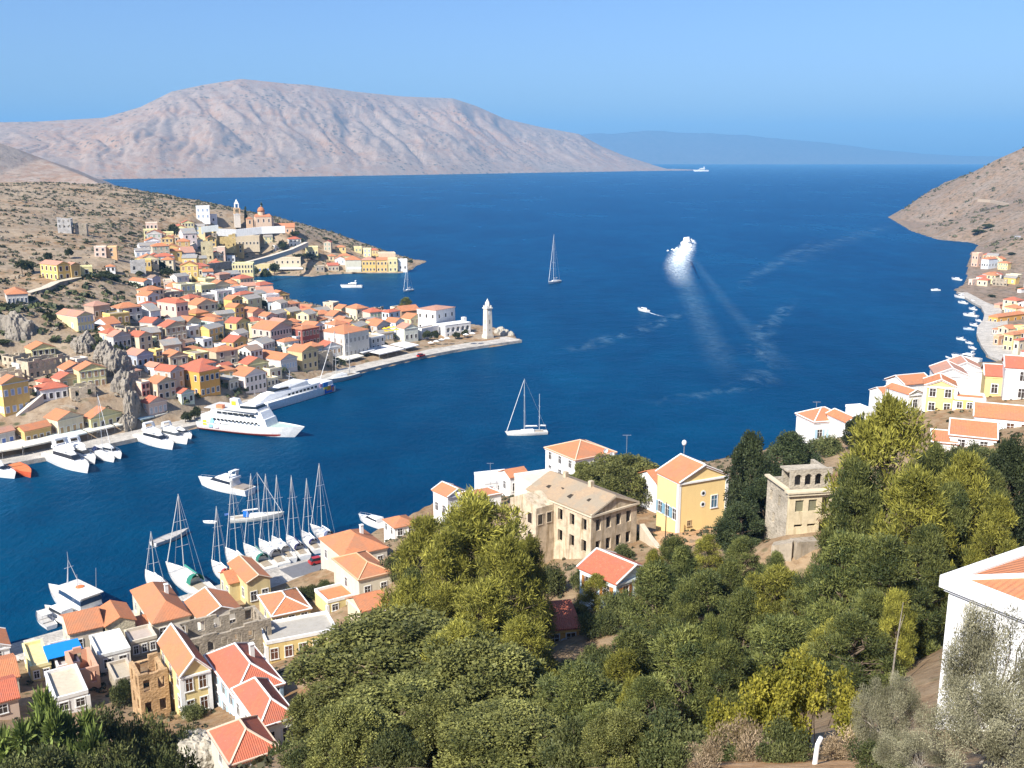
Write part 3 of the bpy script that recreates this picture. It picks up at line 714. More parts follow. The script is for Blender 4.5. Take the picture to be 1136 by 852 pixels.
H('low white cottage with orange roof behind the reddish one', 225,308,2,12,6,'gable',WHITE,rz=30,fr=(1,1),si=None)
# inner bay shore
H('long yellow house at the left end of the inner bay shore', 258,304,1,23,10,'flat',LEM,rz=10,fr=(7,2),si=None)
H('yellow house with blue door panels on the inner bay shore', 282,303,1,22,9,'flat',(.66,.56,.30),rz=10,fr=(5,1),si=None,shut=(.12,.2,.5))
H('two storey beige house with awning on the inner bay shore', 305,302,1,29,15,'flat',(.64,.55,.40),rz=8,fr=(5,2),si=None,win=(.04,.03,.02))
H('pale house with orange roof, leftmost on the far point', 384,302,4,17,13,'hip',(.62,.60,.48),rz=12,fr=(5,1),si=(1,1),shut=(.4,.46,.45))
H('yellow house second from left on the far point', 402,302,1,15,13,'hip',YEL,TP,rz=8,fr=(4,2),si=None)
H('ochre house with orange roof third from left on the far point', 418,302,1,12,13,'gable',(.72,.50,.20),rz=8,fr=(3,2),si=None)
H('large beige house standing above the row on the far point', 421,293,2,18,11,'flat',(.66,.52,.36),rz=12,fr=(4,1),si=None,Y=818)
H('pale yellow house near the tip of the far point', 431,302,1,10,14,'flat',LEM,rz=8,fr=(2,2),si=None)
H('white flat house last on the tip of the far point', 442,301,1,10,12,'flat',WHITE,rz=8,fr=(2,1),si=None)
# ridge of pale houses along the inner bay's near side
H('cream house with faded pink roof, first of the stepped ridge row', 268,326,3,16,8,'gable',CREAM,TP,rz=22,fr=(2,1),si=None)
H('turquoise house with pink roof, second of the stepped ridge row', 286,337,5,19,10,'gable',TUR,TP,rz=22,fr=(2,1),si=(1,1))
H('light blue house with pink roof, third of the stepped ridge row', 298,346,3,17,11,'gable',(.62,.72,.76),TP,rz=22,fr=(3,1),si=(1,1))
H('pinkish house with orange hip roof ending the stepped ridge row', 321,352,8,12,14,'hip',PINK,TO,fr=(2,2),si=(1,2))
H('orange yellow gabled house among trees below the ridge row', 258,348,9,12,15,'ped',YEL,fr=(3,2),si=(1,1))
H('pink fronted house with orange roof above the cracked slope', 281,359,13,13,12,'ped',(.66,.46,.34),fr=(3,1),si=(2,1))
H('large dark fronted mansion with orange roofs and white side wall', 301,384,21,23,17,'ped',(.56,.47,.40),TO,fr=(7,2),si=(3,2),win=(.04,.03,.03),dmax=18)
H('stone gabled house behind the large dark fronted mansion', 312,372,14,12,13,'ped',BEI,TP,fr=(4,1),si=(2,1))
H('dark red townhouse with many windows and flat red roof', 336,386,12,19,20,'hip',RED,fr=(5,2),si=(2,2),frame=(.7,.66,.6),rise=1.0)
H('small turquoise house left of the dark red townhouse', 329,385,10,7,10,'flat',TUR,fr=(1,1),si=(1,1))
H('white pedimented house facing left above the ferries', 279,407,13,13,17,'gable',(.72,.69,.64),TB,fr=(3,2),si=(3,2),win=(.05,.05,.05))
H('house with orange roof and grey blue pediment behind the white catamaran', 312,413,28,18,13,'ped',(.58,.55,.52),fr=(6,1),si=(2,1),shut=(.4,.5,.6),dmax=16)
H('low house with brown door in front of the grey blue pediment', 300,421,8,13,10,'flat',CREAM,TG,fr=(2,1),si=(1,1),win=(.12,.04,.02))
H('brown and yellow townhouse with orange roof right of the catamaran', 336,412,16,17,21,'ped',(.60,.48,.26),fr=(3,2),si=(1,1),frame=(.66,.55,.45))
H('pink house with orange roof and grey pediment behind the ferry', 273,437,17,23,19,'ped',(.66,.58,.54),fr=(5,2),si=(1,2))
H('small grey ochre gabled house left of the pink one behind the ferry', 255,434,11,10,12,'ped',(.55,.50,.40),TG,fr=(2,1),si=(2,1))
# the spit with the clock tower
H('largest whitish mansion with orange hip roof on the spit', 383,399,27,27,28,'hip',(.66,.62,.54),fr=(6,2),si=(4,2),shut=(.36,.33,.28),dmax=20,rise=2.6,trim=WHITE)
H('low grey white house with deep cornice right of the largest mansion', 412,390,2,15,14,'flat',GRY,fr=(3,2),si=None,trim=WHITE)
H('yellow house with orange hip roof at the left of the back row', 337,358,2,16,12,'hip',LEM,fr=(4,1),si=None,rz=30)
H('pinkish house with wide orange roof in the back row', 353,358,2,16,9,'hip',PINK,fr=(3,1),si=None,rz=35)
H('dark fronted house with long orange roof in the back row', 370,361,9,14,10,'ped',(.42,.33,.28),fr=(4,1),si=(2,1))
H('big cream house with orange roof at the top of the back row', 396,358,12,13,15,'hip',CREAM,fr=(3,2),si=(3,1),rz=45)
H('pink house with red roof and tall windows in the back row', 411,362,3,15,15,'hip',(.66,.52,.42),TR,fr=(4,2),si=None,rz=40,shut=(.25,.35,.2))
H('pale blue house with red roof at the right of the back row', 432,362,8,12,15,'hip',(.58,.68,.76),TR,fr=(2,2),si=(2,2))
H('dark brown house with orange roof under the pine', 446,358,2,20,12,'gable',BRO,fr=(4,1),si=None,rz=35,win=(.02,.03,.04))
H('large white hotel block with orange roof near the clock tower', 484,369,21,21,24,'hip',WHITE,TP,fr=(3,2),si=(3,2),rise=1.0,dmax=18)
H('white pedimented house behind the terrace awnings', 449,380,3,15,15,'ped',(.62,.64,.56),TP,fr=(3,1),si=None,rz=40)
H('low white shop row with red windows in front of the hotel block', 468,377,6,19,11,'flat',WHITE,fr=(4,1),si=None,win=(.4,.05,.04))
def arcade():
    p = atY(494, 376, 472); a = R(40); w, d, h = 15.5, 7, 6.4
    t = np.array((math.cos(a), math.sin(a))); nb = np.array((-math.sin(a), math.cos(a))); c = p[:2]+t*w/2+nb*d/2
    root = tag(empty('arcaded_house', (c[0], c[1], p[2]), a), 'white arcaded house with dark arches left of the clock tower', 'house')
    s = MB(); hs = [(1+i*2.9, 3+i*2.9, 3.0, 5.2, 1) for i in range(5)]+[(1.4+i*4.2, 2.4+i*4.2, .3, 2.2) for i in range(3)]
    wall_holes(s, w, h, .5, hs, lambda u, b, z: (u-w/2, b-d/2, z), -3); s.box(-w/2, w/2, -d/2+1.9, d/2, -3, h-.01); s.box(-w/2,-w/2+.4,-d/2+.5,-d/2+1.9,-3,h-.02); s.box(w/2-.4,w/2,-d/2+.5,-d/2+1.9,-3,h-.02); s.box(-w/2+.4,w/2-.4,-d/2+.5,-d/2+1.9,2.5,2.8)
    s.build('wall', plaster(WHITE), root)
    s = MB(); s.box(-w/2-.1, w/2+.1, -d/2-.1, d/2+.1, h, h+.25); s.build('roof', plaster(WHITE), root)
    s = MB(); s.box(w/2-2.4, w/2-.6, -1, 1, h+.25, h+2.4); s.build('stair_head', plaster(WHITE), root)
arcade()

# ------------------------------------------------------------------ church, bell tower, clock tower
def bell_tower():
    p = atY(263.5, 248, 780); root = tag(empty('bell_tower', p, R(20)), 'slim pale bell tower with open belfry on the headland ridge', 'bell tower')
    w = 2.2; m = plaster((.66,.60,.52)); s = MB(); s.box(-w, w, -w, w, -3, 7); s.build('shaft', m, root)
    s = MB(); s.box(-w-.25, w+.25, -w-.25, w+.25, 7, 7.4)
    s.build('cornice', plaster(WHITE), root)
    s = MB(); q = 1.9
    for sx in (-1,1):
        for sy in (-1,1): s.box(sx*q-.5, sx*q+.5, sy*q-.5, sy*q+.5, 7.4, 11.5)
    s.box(-q-.6, q+.6, -q-.6, q+.6, 11.5, 12.0); s.build('belfry', plaster((.62,.42,.24)), root)
    s = MB(); q = 1.3
    for sx in (-1,1):
        for sy in (-1,1): s.box(sx*q-.35, sx*q+.35, sy*q-.35, sy*q+.35, 12.0, 15)
    s.box(-q-.4, q+.4, -q-.4, q+.4, 15, 15.4); s.taper([(-1.4,-1.4,15.4),(1.4,-1.4,15.4),(1.4,1.4,15.4),(-1.4,1.4,15.4)], [(-.1,-.1,18.5),(.1,-.1,18.5),(.1,.1,18.5),(-.1,.1,18.5)])
    s.build('spire', plaster(WHITE), root)
bell_tower()
def church():
    p = atY(292, 249, 780); root = tag(empty('church', p, R(20)), 'orange domed church beside the bell tower on the headland ridge', 'church')
    m = plaster((.68,.50,.36)); s = MB(); s.box(-6, 6, -4, 6, -3, 6); s.build('nave', m, root)
    s = MB(); s.taper([(-6.2,-4.2,6),(6.2,-4.2,6),(6.2,6.2,6),(-6.2,6.2,6)], [(-5.5,1,8),(5.5,1,8),(5.5,1.2,8),(-5.5,1.2,8)]); s.build('roof', tile(TO), root)
    s = MB(); s.lathe([(2.6,6.2),(2.6,10)], 10, -1, 1); dr = s.build('drum', m, root)
    s = MB(); s.lathe([(2.9,10),(2.8,11),(2.2,12.3),(1.2,13.2),(.15,13.6)], 14, -1, 1); d = s.build('dome', tile(TO), root, smooth=True)
    s = MB(); s.bar((-1,1,13.5),(-1,1,14.8),.12,.12); s.box(-1.4,-.6,.95,1.05,14.2,14.35); s.build('cross', paint(WHITE), d)
    for i in range(3): add_window(root, -4+i*4, -4, 2, 0, 1, 2.4, WHITE, (.05,.04,.035), None, 0)
    s = MB(); s.lathe([(2.2,-3),(2.2,4.6),(1.2,5.7),(.1,6)], 10, 6, 1); s.build('apse', m, root)
church()
q = atY(277, 249, 775)
root = tag(empty('gatehouse', q, R(20)), 'small orange gate building between bell tower and domed church', 'gatehouse')
s = MB(); s.box(-2.4,2.4,-2,2,-3,4.5); s.build('wall', plaster((.68,.45,.28)), root); s = MB(); s.taper([(-2.7,-2.3,4.5),(2.7,-2.3,4.5),(2.7,2.3,4.5),(-2.7,2.3,4.5)],[(-.1,-.1,5.8),(.1,-.1,5.8),(.1,.1,5.8),(-.1,.1,5.8)]); s.build('roof', tile(TO), root)
add_window(root, 0, -2, .6, 0, 1.2, 2.6, WHITE, (.05,.04,.035), None, 0, 'gate')
def clock_tower():
    p = atY(541, 373, 470); p[2] = 1.3; root = tag(empty('clock_tower', p, R(40)), 'tall slender cream clock tower near the end of the spit', 'clock tower'); root.scale = (.78, .78, 1.0)
    m = plaster((.68,.61,.50)); W = 2.1
    s = MB(); s.box(-W-.5, W+.5, -W-.5, W+.5, -2, 1.6); s.box(-W-.3, W+.3, -W-.3, W+.3, 1.6, 2.0); s.build('plinth', plaster((.6,.55,.46)), root)
    s = MB(); s.taper([(-W,-W,2),(W,-W,2),(W,W,2),(-W,W,2)], [(-W*.86,-W*.86,14.4),(W*.86,-W*.86,14.4),(W*.86,W*.86,14.4),(-W*.86,W*.86,14.4)]); s.build('shaft', m, root)
    s = MB(); s.box(-W-.2, W+.2, -W-.2, W+.2, 14.4, 14.9)
    for sx in (-1,1):
        for sy in (-1,1): s.box(sx*1.5-.3, sx*1.5+.3, sy*1.5-.3, sy*1.5+.3, 14.9, 15.9)
    s.build('cornice', plaster((.74,.70,.62)), root)
    s = MB(); s.lathe([(1.6,14.9),(1.55,16.6),(1.2,17.5),(.5,18.3),(.1,19.2)], 8); s.build('cupola', plaster((.72,.68,.60)), root)
    for a in (0, -90):
        xx, yy = (0, -W*.9-.02) if a == 0 else (-W*.9-.02, 0)
        cl = MB(); cl.add([(1.0*math.cos(2*PI*i/16), -.06, 1.0*math.sin(2*PI*i/16)) for i in range(16)]+[(1.0*math.cos(2*PI*i/16), .1, 1.0*math.sin(2*PI*i/16)) for i in range(16)], [tuple(range(16)), tuple(range(31,15,-1))]+[(i,i+16,(i+1)%16+16,(i+1)%16) for i in range(16)])
        cl.build('clock_face', paint((.75,.73,.68)), root, (xx, yy, 12.4), R(a))
        add_window(root, xx*1.02, yy*1.02, 6.5, R(a), .5, 2.6, (.5,.45,.38), (.05,.04,.03), None, 0)
        add_window(root, xx*1.06, yy*1.06, 2.4, R(a), .8, 2.0, (.5,.45,.38), (.05,.04,.03), None, 0, 'door')
clock_tower()

# ------------------------------------------------------------------ walls, stairs and roads on the slope
def wall_line(label, pts, g, height, th, mat, name='retaining_wall', cat='wall', up=.3, over=None):
    P = [np.array(atY(*p)) if len(p) == 3 else g.hit(*p) for p in pts]; s = MB()
    for a, b in zip(P[:-1], P[1:]):
        n = max(1, int(np.linalg.norm(b-a)/4))
        for i in range(n):
            q0 = a+(b-a)*i/n; q1 = a+(b-a)*(i+1)/n
            d = (q1-q0)[:2]; d = d/np.linalg.norm(d); nn = np.array((-d[1], d[0]))*th/2; ex = d*.001
            s.taper([(*(q0[:2]-nn), q0[2]-height), (*(q1[:2]-nn-ex), q1[2]-height), (*(q1[:2]+nn-ex), q1[2]-height), (*(q0[:2]+nn), q0[2]-height)],
                    [(*(q0[:2]-nn), q0[2]+up), (*(q1[:2]-nn-ex), q1[2]+up), (*(q1[:2]+nn-ex), q1[2]+up), (*(q0[:2]+nn), q0[2]+up)])
    o = s.build(name, mat); return tag(o, label, cat)
wst = stonew((.42,.36,.28)); wpl = plaster((.62,.55,.46))
wall_line('long retaining wall carrying the hillside road past the yellow house', [(30,326,392),(50,320,402),(62,314,412),(85,309,424),(110,305,436)], LG, 5, 3.2, wst)
s_ = [(30,325.5,392),(50,319.5,402),(62,313.5,412),(85,308.5,424),(110,304.5,436)]
s = MB(); P = [atY(*p) for p in s_]
for a, b in zip(P[:-1], P[1:]):
    d = (b-a)[:2]; d /= np.linalg.norm(d); nn = np.array((-d[1], d[0]))*1.9
    s.add([(*(a[:2]-nn), a[2]+.34),(*(b[:2]-nn), b[2]+.34),(*(b[:2]+nn), b[2]+.34),(*(a[:2]+nn), a[2]+.34)], [(0,1,2,3)])
tag(s.build('hillside_road', plaster((.56,.49,.38))), kind='structure')
wall_line('pale stepped stair wall beside the yellow mansion on the left', [(8,470,291),(30,452,296),(46,438,301)], LG, 5, 1.6, wpl, 'stair_wall')
wall_line('long stone wall under the beige ruin above the gabled houses', [(34,458,297),(60,450,300),(84,452,300)], LG, 4, .8, wst)
wall_line('stone wall under the long grey house at the left edge', [(0,345,362),(32,338,372)], LG, 5, 1.0, wst)
wall_line('white terrace wall below the bell tower and church', [(240,254,745),(262,255,750),(290,252,760),(316,251,765)], LG, 5, 1.2, plaster(WHITE), 'terrace_wall')
wall_line('white terrace wall below the white block house on the ridge', [(223,252,730),(242,250,735)], LG, 4, 1.2, plaster((.70,.72,.68)), 'terrace_wall')
wall_line('pale road wall climbing diagonally above the inner bay', [(238,301,650),(262,294,680),(300,284,715),(322,277,740),(340,269,770)], LG, 3, 3.0, plaster((.66,.57,.46)), 'road_wall')
wall_line('curved stair wall climbing between the upper slope houses', [(190,281,610),(207,274,632),(224,266,650)], LG, 3, 1.2, wpl, 'stair_wall')
wall_line('dry stone wall below the road wall near the inner bay', [(216,295,560),(256,290,590)], LG, 4, .8, wst)

# ------------------------------------------------------------------ awnings and sunshades on the quay
def awning(label, x0, y0, x1, y1, dpt, c, z=3.2, g='awnings along the harbour quay', n=3, drop=.7):
    a = sea(x0, y0, 1.3); b = sea(x1, y1, 1.3); w = float(np.linalg.norm(b-a)); ang = math.atan2(b[1]-a[1], b[0]-a[0])
    root = tag(empty('awning', a, ang), label, 'awning', g)
    s = MB(); k = max(1, int(w/5))
    for i in range(k):
        u0, u1 = w*i/k+.05, w*(i+1)/k-.05
        s.taper([(u0,0,z-drop),(u1,0,z-drop),(u1,dpt,z),(u0,dpt,z)], [(u0,0,z-drop+.07),(u1,0,z-drop+.07),(u1,dpt,z+.07),(u0,dpt,z+.07)])
        s.box(u0, u1, -.04, -.002, z-drop-.35, z-drop+.07)
    s.build('canopy', plaster(c, .25), root)
    for i in range(k+1):
        s = MB(); u = min(w-.06, max(.06, w*i/k)); s.tube((u, .15, 0), (u, .15, z-drop), .05, n=5); s.build('post', paint((.4,.38,.36)), root)
    return root
AC = (.74,.70,.58)
awning('cream awning at the left picture edge above the red boat', -20,513.5,26,505.5,6.5,AC)
awning('long cream awning in front of the ochre cottage', 27,505.2,62,497.3,7,AC)
awning('pale green awning in front of the cream gabled house', 63,497.1,98,488.6,7,(.66,.72,.66))
awning('cream awning right of the thin boat mast', 99,488.3,128,481.3,6,AC)
awning('short cream awning ending at the foot of the cliff', 129,481,150,476.5,5,AC)
awning('pale turquoise awning right of the cliff foot', 156,474,172,470,6,(.60,.72,.70))
awning('cream awning in front of the white and pink gabled house', 173,469.8,194,464.2,7,AC)
awning('cream awning beside the hedge behind the white motor yachts', 195,463.6,215,458,7,AC)
awning('large cream awning under the orange mansion', 229,452.5,256,443.5,10,AC)
awning('brownish awning behind the ferry funnel', 257,443,281,435,6,(.55,.43,.30))
awning('white awning behind the white catamaran', 316,425,341,416.5,6,WHITE)
awning('dark red awning right of the catamaran', 342,416,360,410,5,(.30,.08,.12))
awning('cream awning below the largest mansion', 384,406.5,404,401,6,AC)
awning('bright white tent canopy right of the largest mansion', 402,400,416,396.2,8,WHITE,z=4)
awning('big cream terrace canopy below the yellow sunshades', 421,399.6,449,393,14,(.74,.71,.66))
awning('white terrace canopy with dark shade left of the hotel block', 450,392.3,465,388.6,9,WHITE)
def parasol(label, px, py, Y, r, c, h=2.6, group='sunshades on the waterfront terraces'):
    p = atY(px, py, Y); root = tag(empty('parasol', p), label, 'parasol', group)
    s = MB(); s.taper([(r*math.cos(2*PI*i/8), r*math.sin(2*PI*i/8), h-.55) for i in range(8)], [(.06*math.cos(2*PI*i/8), .06*math.sin(2*PI*i/8), h) for i in range(8)]); s.build('canopy', plaster(c, .1), root)
    s = MB(); s.tube((0,0,0),(0,0,h-.2),.05); s.build('pole', paint((.4,.38,.36)), root)
YS = (.75,.52,.03)
for i, (x, y) in enumerate([(427,371),(432,370),(437,369.5),(429,373.5),(435,373),(440,372)]):
    parasol(['yellow sunshade at the back left of the yellow cluster','yellow sunshade at the back middle of the yellow cluster','yellow sunshade at the back right of the yellow cluster','yellow sunshade at the front left of the yellow cluster','yellow sunshade at the front middle of the yellow cluster','yellow sunshade at the front right of the yellow cluster'][i], x, y, 440, 1.35, YS, 3.2, 'yellow sunshades')
for i, (x, y) in enumerate([(478,385),(484,383.4),(490,381.6),(496,380),(517,376),(524,374.6)]):
    parasol(['leftmost white parasol on the open quay by the hotel','second white parasol from the left by the hotel','third white parasol from the left by the hotel','fourth white parasol from the left by the hotel','white parasol below the arcaded house','white parasol nearest the clock tower'][i], x, y, 452, 1.5, WHITE, 2.6, 'white parasols')
for lb, x0, y0, x1, y1, dpt in [('white awning in front of the beige inner bay house', 305,302.6,336,302.4,4), ('white awning before the leftmost house on the far point', 385,302.6,401,302.4,4), ('white awning of the small pink house above the road', 0,0,0,0,0)]:
    if x1: awning(lb, x0, y0, x1, y1, dpt, WHITE, g='awnings on the inner bay', z=3.6)
# ------------------------------------------------------------------ smaller houses filling the slope
F = [
 ('low cream house left of the orange mansion side wall',192,420,7,9,10,'flat',CREAM),('white wall house under the tall turquoise one',226,387,10,10,9,'flat',WHITE),
 ('small pink house left of the round olive',143,374,5,10,7,'hip',PINK),('narrow tall yellow house right of the blue fronted house',174,404,4,7,14,'flat',YEL),
 ('pale cottage with grey roof above the light blue house',205,388,6,12,7,'gable',WHITE),('small pinkish cottage below the pale green house',182,321,4,10,7,'flat',PINK),
 ('little white house among the dark trees at mid slope',193,330,4,8,6,'flat',WHITE),('pale green wall house behind the brown and yellow townhouse',318,396,10,10,9,'flat',LGR),
 ('cream cottage right of the cracked slope',262,366,5,13,8,'flat',LEM),('tiny white house alone on the brown slope',245,390,4,6,6,'flat',WHITE),
 ('beige low house in front of the white pedimented one',262,415,8,11,8,'flat',BEI),('cream low house between pink house and catamaran',297,430,8,12,8,'flat',CREAM),
 ('pink low house right of the orange mansion',248,416,5,10,9,'gable',PINK),('orange roofed cottage above the dark red townhouse',326,371,5,11,9,'hip',SAL),
 ('small grey house behind the largest mansion',358,372,5,12,9,'hip',GRY),('white cottage left of the dark fronted back row house',361,366,3,9,6,'flat',WHITE),
 ('pale house with orange roof right above the yellow mansion',22,418,7,12,12,'flat',WHITE),('small ruined white house at the end of the beige ruin',86,408,3,12,8,'flat',(.66,.60,.52)),
 ('orange roofed cottage at the left end of the ridge row',252,322,4,12,7,'hip',CREAM),('beige cottage right of the upper stair wall',232,283,3,9,7,'flat',BEI),
 ('white low house at the left of the upper stair wall',182,290,3,10,6,'flat',(.66,.62,.56)),('pinkish wall house under the lemon green one',170,278,3,12,5,'flat',SAL),
 ('salmon house with red roof left of the reddish cottage',231,316,4,9,7,'hip',SAL),('pale yellow house beside the dark trees at mid slope',204,316,6,9,7,'flat',LEM),
 ('orange roofed white house in the crease of the slope',243,356,6,12,8,'hip',WHITE),('grey stone house under the ridge row trees',287,372,6,11,9,'hip',STO),
 ('orange roofed cream house at the end of the back row',427,357,3,10,9,'hip',CREAM),('low pale house on the far point shore left of the row',364,301,2,12,6,'gable',BEI),
 ('ruined cottage with trees on the far point',350,301,2,10,5,'flat',STO),('white chapel like cube on the slope above the long yellow house',252,291,2,9,6,'flat',WHITE),
 ('cream tall house in front of the small greenish house row',231,436,6,10,12,'gable',CREAM),('stone cottage above the waterfront right of the cliff',148,420,4,9,8,'hip',STO),
 ('small orange roofed house above the stair wall',48,432,5,12,8,'hip',CREAM),('pale cottage by the hillside road end',118,302,3,10,6,'hip',WHITE),
]
for k, (lb, cx, by, L, Rr, hp, rt, c) in enumerate(F):
    far = by < 330
    H(lb, cx, by, L, Rr, hp, rt, c, (TO,TP,TR,TO,TB)[k%5] if rt != 'flat' else (TO if k%3 else TG), fr=(2 if Rr < 11 else 3,1 if hp < 10 else 2), si=(1,1) if L > 4 else None, rz=20 if far else 55)

# ------------------------------------------------------------------ houses on the near slope and quay
RG = groundR
def NH(label, *a, **k):
    k.setdefault('g', RG); k.setdefault('rz', 33); k.setdefault('det', 1); k.setdefault('fnd', 6); k.setdefault('dmax', 16)
    return house(label, *a, **k)
NH('stone house with wide orange hip roof at the water left of the yachts', 172,715,24,40,25,'hip',(.56,.50,.38),fr=(2,1),si=(3,1),rise=2.2,win=(.05,.04,.035),chim=1)
NH('tall narrow house with orange gable roof at the water', 120,722,10,32,28,'ped',(.54,.48,.34),fr=(2,1),si=(3,1),ring=False,stone=True)
NH('low house with plain orange roof below the fishing boat', 80,729,8,36,27,'gable',(.60,.52,.40),fr=(2,1),si=(1,1),d=8)
NH('house with orange roof crossed by white bands', 224,712,16,46,24,'ped',(.62,.58,.50),fr=(2,1),si=(2,1),caps=WHITE,ring=False)
NH('long grey stone building with ragged top and dark openings', 213,754,8,90,44,'ruin',STO,fr=(6,2),si=(3,2),stone=True,name='ruined_house',cat='ruin',d=8)
NH('yellow house with grey stone front on the yacht quay', 276,674,20,25,28,'ped',(.62,.50,.26),fr=(2,1),si=(2,1),ring=False,caps=(.6,.5,.38))
NH('lower yellow wing with orange roof left of the grey fronted quay house', 256,669,16,8,22,'gable',(.66,.54,.28),fr=None,si=(2,1),d=6,ring=False)
NH('yellow house with white edged orange roof behind the green hedge', 303,700,15,42,17,'hip',(.66,.55,.28),fr=(3,1),si=(1,1),caps=WHITE,rz=28)
NH('yellow house with white columns and flat grey roof', 297,738,13,78,24,'flat',(.68,.52,.22),(.40,.37,.32),fr=(5,1),si=(2,1),trim=WHITE,rz=24,win=(.12,.05,.03),d=7)
NH('grey stone house with orange hip roof next to the quay road', 382,641,26,48,24,'hip',(.56,.52,.44),fr=(3,1),si=(2,1),rise=2.4,chim=1)
NH('cream house with orange hip roof in front of the grey stone one', 399,669,28,36,27,'hip',(.66,.60,.46),fr=(2,1),si=(1,1),caps=(.66,.42,.25))
NH('small yellow house with white rimmed orange roof terrace', 364,682,10,32,12,'flat',(.68,.56,.26),(.60,.22,.10),fr=(2,1),si=None,trim=WHITE,d=6)
NH('low cottage with orange roof at the edge of the big pine', 402,692,5,30,9,'gable',(.66,.56,.40),fr=(2,1),si=None,d=6)
NH('narrow yellow house with white side wall and red pediment', 205,798,24,30,50,'ped',(.70,.55,.26),TO,fr=(2,2),si=(3,2),trim=WHITE,caps=WHITE,win=(.09,.04,.02),rise=2.0,wear=.25)
NH('large white house with red hip roof and chimney on the slope', 264,816,28,52,46,'hip',WHITE,TR,fr=(3,2),si=(4,2),shut=(.40,.55,.66),caps=WHITE,chim=1,d=13,rise=2.4,Y=117)
NH('white wing with red roof in front of the large white house', 291,838,30,38,34,'hip',WHITE,TR,fr=(2,1),si=(3,1),caps=WHITE,rise=2.0,Y=106)
NH('house with red hip roof at the bottom edge beside the boulder', 258,872,24,52,26,'hip',(.60,.56,.48),TR,fr=(3,1),si=(1,1),caps=(.66,.5,.38),d=7.5,Y=95,rise=2.0)
NH('brown roofless shack left of the narrow yellow house', 158,800,6,32,52,'ruin',(.50,.33,.18),fr=(2,2),si=(2,2),stone=True,name='ruined_house',cat='ruin',d=6)
NH('white house with flat beige roof terrace and raised rim', 63,794,14,36,16,'flat',WHITE,(.56,.48,.36),fr=(2,1),si=(1,1),trim=WHITE,d=9)
NH('yellow flat roofed house near the left end of the quay', 36,757,13,22,14,'flat',(.70,.58,.28),(.72,.56,.28),fr=(2,1),si=(2,1),d=9)
NH('grey terrace house under the bright blue sheet', 66,757,8,24,15,'flat',(.50,.47,.44),(.42,.40,.38),fr=(2,1),si=None,d=9)
BLUE_AT = HOUSES[-1]
NH('house with white gable and orange roof cut by the left edge, nearest the water', -14,738,6,26,16,'ped',WHITE,TO,fr=(1,1),si=None,caps=WHITE,d=7)
NH('house with orange roof and yellow eaves cut by the left edge', -12,774,5,34,16,'gable',(.62,.56,.44),TO,fr=(1,1),si=None,d=8,rise=1.2)
NH('red roofed house cut by the left edge, above the broad leaved shrubs', -14,800,4,36,18,'gable',(.60,.46,.36),TR,fr=(1,1),si=None,d=7,rise=1.2)
NH('white flat roofed house under the tall narrow gable house', 112,747,6,34,18,'flat',(.74,.70,.62),(.70,.66,.58),fr=(2,1),si=None,d=8)
NH('salmon walled roofless ruin right of the blue sheet', 84,768,5,28,24,'ruin',(.64,.36,.24),fr=(2,1),si=(1,1),name='ruined_house',cat='ruin',d=8)
NH('small stone house with slit windows beside the grey door', 147,730,5,28,16,'flat',(.50,.44,.34),(.46,.38,.32),fr=(3,1),si=None,stone=True,d=5)
NH('little annexe with red roof wedged between two orange roofs', 158,716,5,14,8,'shed',(.56,.50,.38),TO,fr=None,si=None,d=5)
NH('stone cottage with brown roof under the narrow gable house', 130,772,8,22,14,'flat',STO,(.45,.38,.28),fr=(1,1),si=None,stone=True,d=6)
# middle of the shore
NH('white house with orange roof and two windows above the shore bushes', 497,578,16,22,27,'ped',WHITE,TO,fr=(2,1),si=(2,1),rz=38,caps=WHITE)
NH('white house with wide orange hip roof behind the big pine', 520,577,8,36,24,'hip',WHITE,TO,fr=(2,1),si=(1,1),rz=30,caps=WHITE)
NH('white flat roofed house with aerial behind the orange roofs', 538,551,4,34,14,'flat',WHITE,(.74,.70,.62),fr=(3,1),si=None,rz=20,d=8)
NH('white house with small orange roof left of the big white house', 566,550,12,20,20,'gable',WHITE,TO,fr=(2,1),si=(1,1),rz=30)
NH('big white house with orange hip roof above the sea', 638,540,33,44,30,'hip',WHITE,TO,fr=(3,2),si=(3,2),rz=33,rise=2.2,dmax=12,caps=(.7,.5,.36))
NH('low white house with orange roof by the shore left of the pine', 438,598,12,24,13,'hip',WHITE,TO,fr=(2,1),si=(2,1),rz=30)
NH('white flat terrace house at the water edge', 452,570,6,30,9,'flat',WHITE,WHITE,fr=(3,1),si=None,rz=30,d=6)
NH('pale flat roofed annexe between big white house and stone mansion', 592,562,10,40,20,'flat',(.66,.63,.54),(.60,.55,.45),fr=None,si=None,rz=25,d=9)
NH('yellow house with blue window, white corners and round openings', 752,592,24,52,57,'ped',(.82,.60,.27),TO,fr=None,si=(3,1),rz=26,trim=WHITE,caps=WHITE,wear=.12,rise=2.1,shut=(.2,.36,.46))
yh, yw, yd, yhh = HOUSES[-1]
add_window(yh, yw*.24, -yd/2, yhh*.40, 0, 1.1, 2.0, WHITE, (.06,.14,.2), None, 1)
for zz in (.50, .72):
    s = MB(); s.add([(.5*math.cos(2*PI*i/12), -.05, .5*math.sin(2*PI*i/12)) for i in range(12)]+[(.5*math.cos(2*PI*i/12), .05, .5*math.sin(2*PI*i/12)) for i in range(12)], [tuple(range(12))]+[(i,i+12,(i+1)%12+12,(i+1)%12) for i in range(12)])
    s.add([(.27*math.cos(2*PI*i/12), -.07, .27*math.sin(2*PI*i/12)) for i in range(12)], [tuple(range(12))], 1)
    s.build('round_window', [paint(WHITE), glass()], yh, (0, -yd/2, yhh*zz))
add_window(yh, -yw*.28, -yd/2, yhh*.12, 0, .6, .8, (.5,.36,.2), (.05,.04,.03), None, 1)
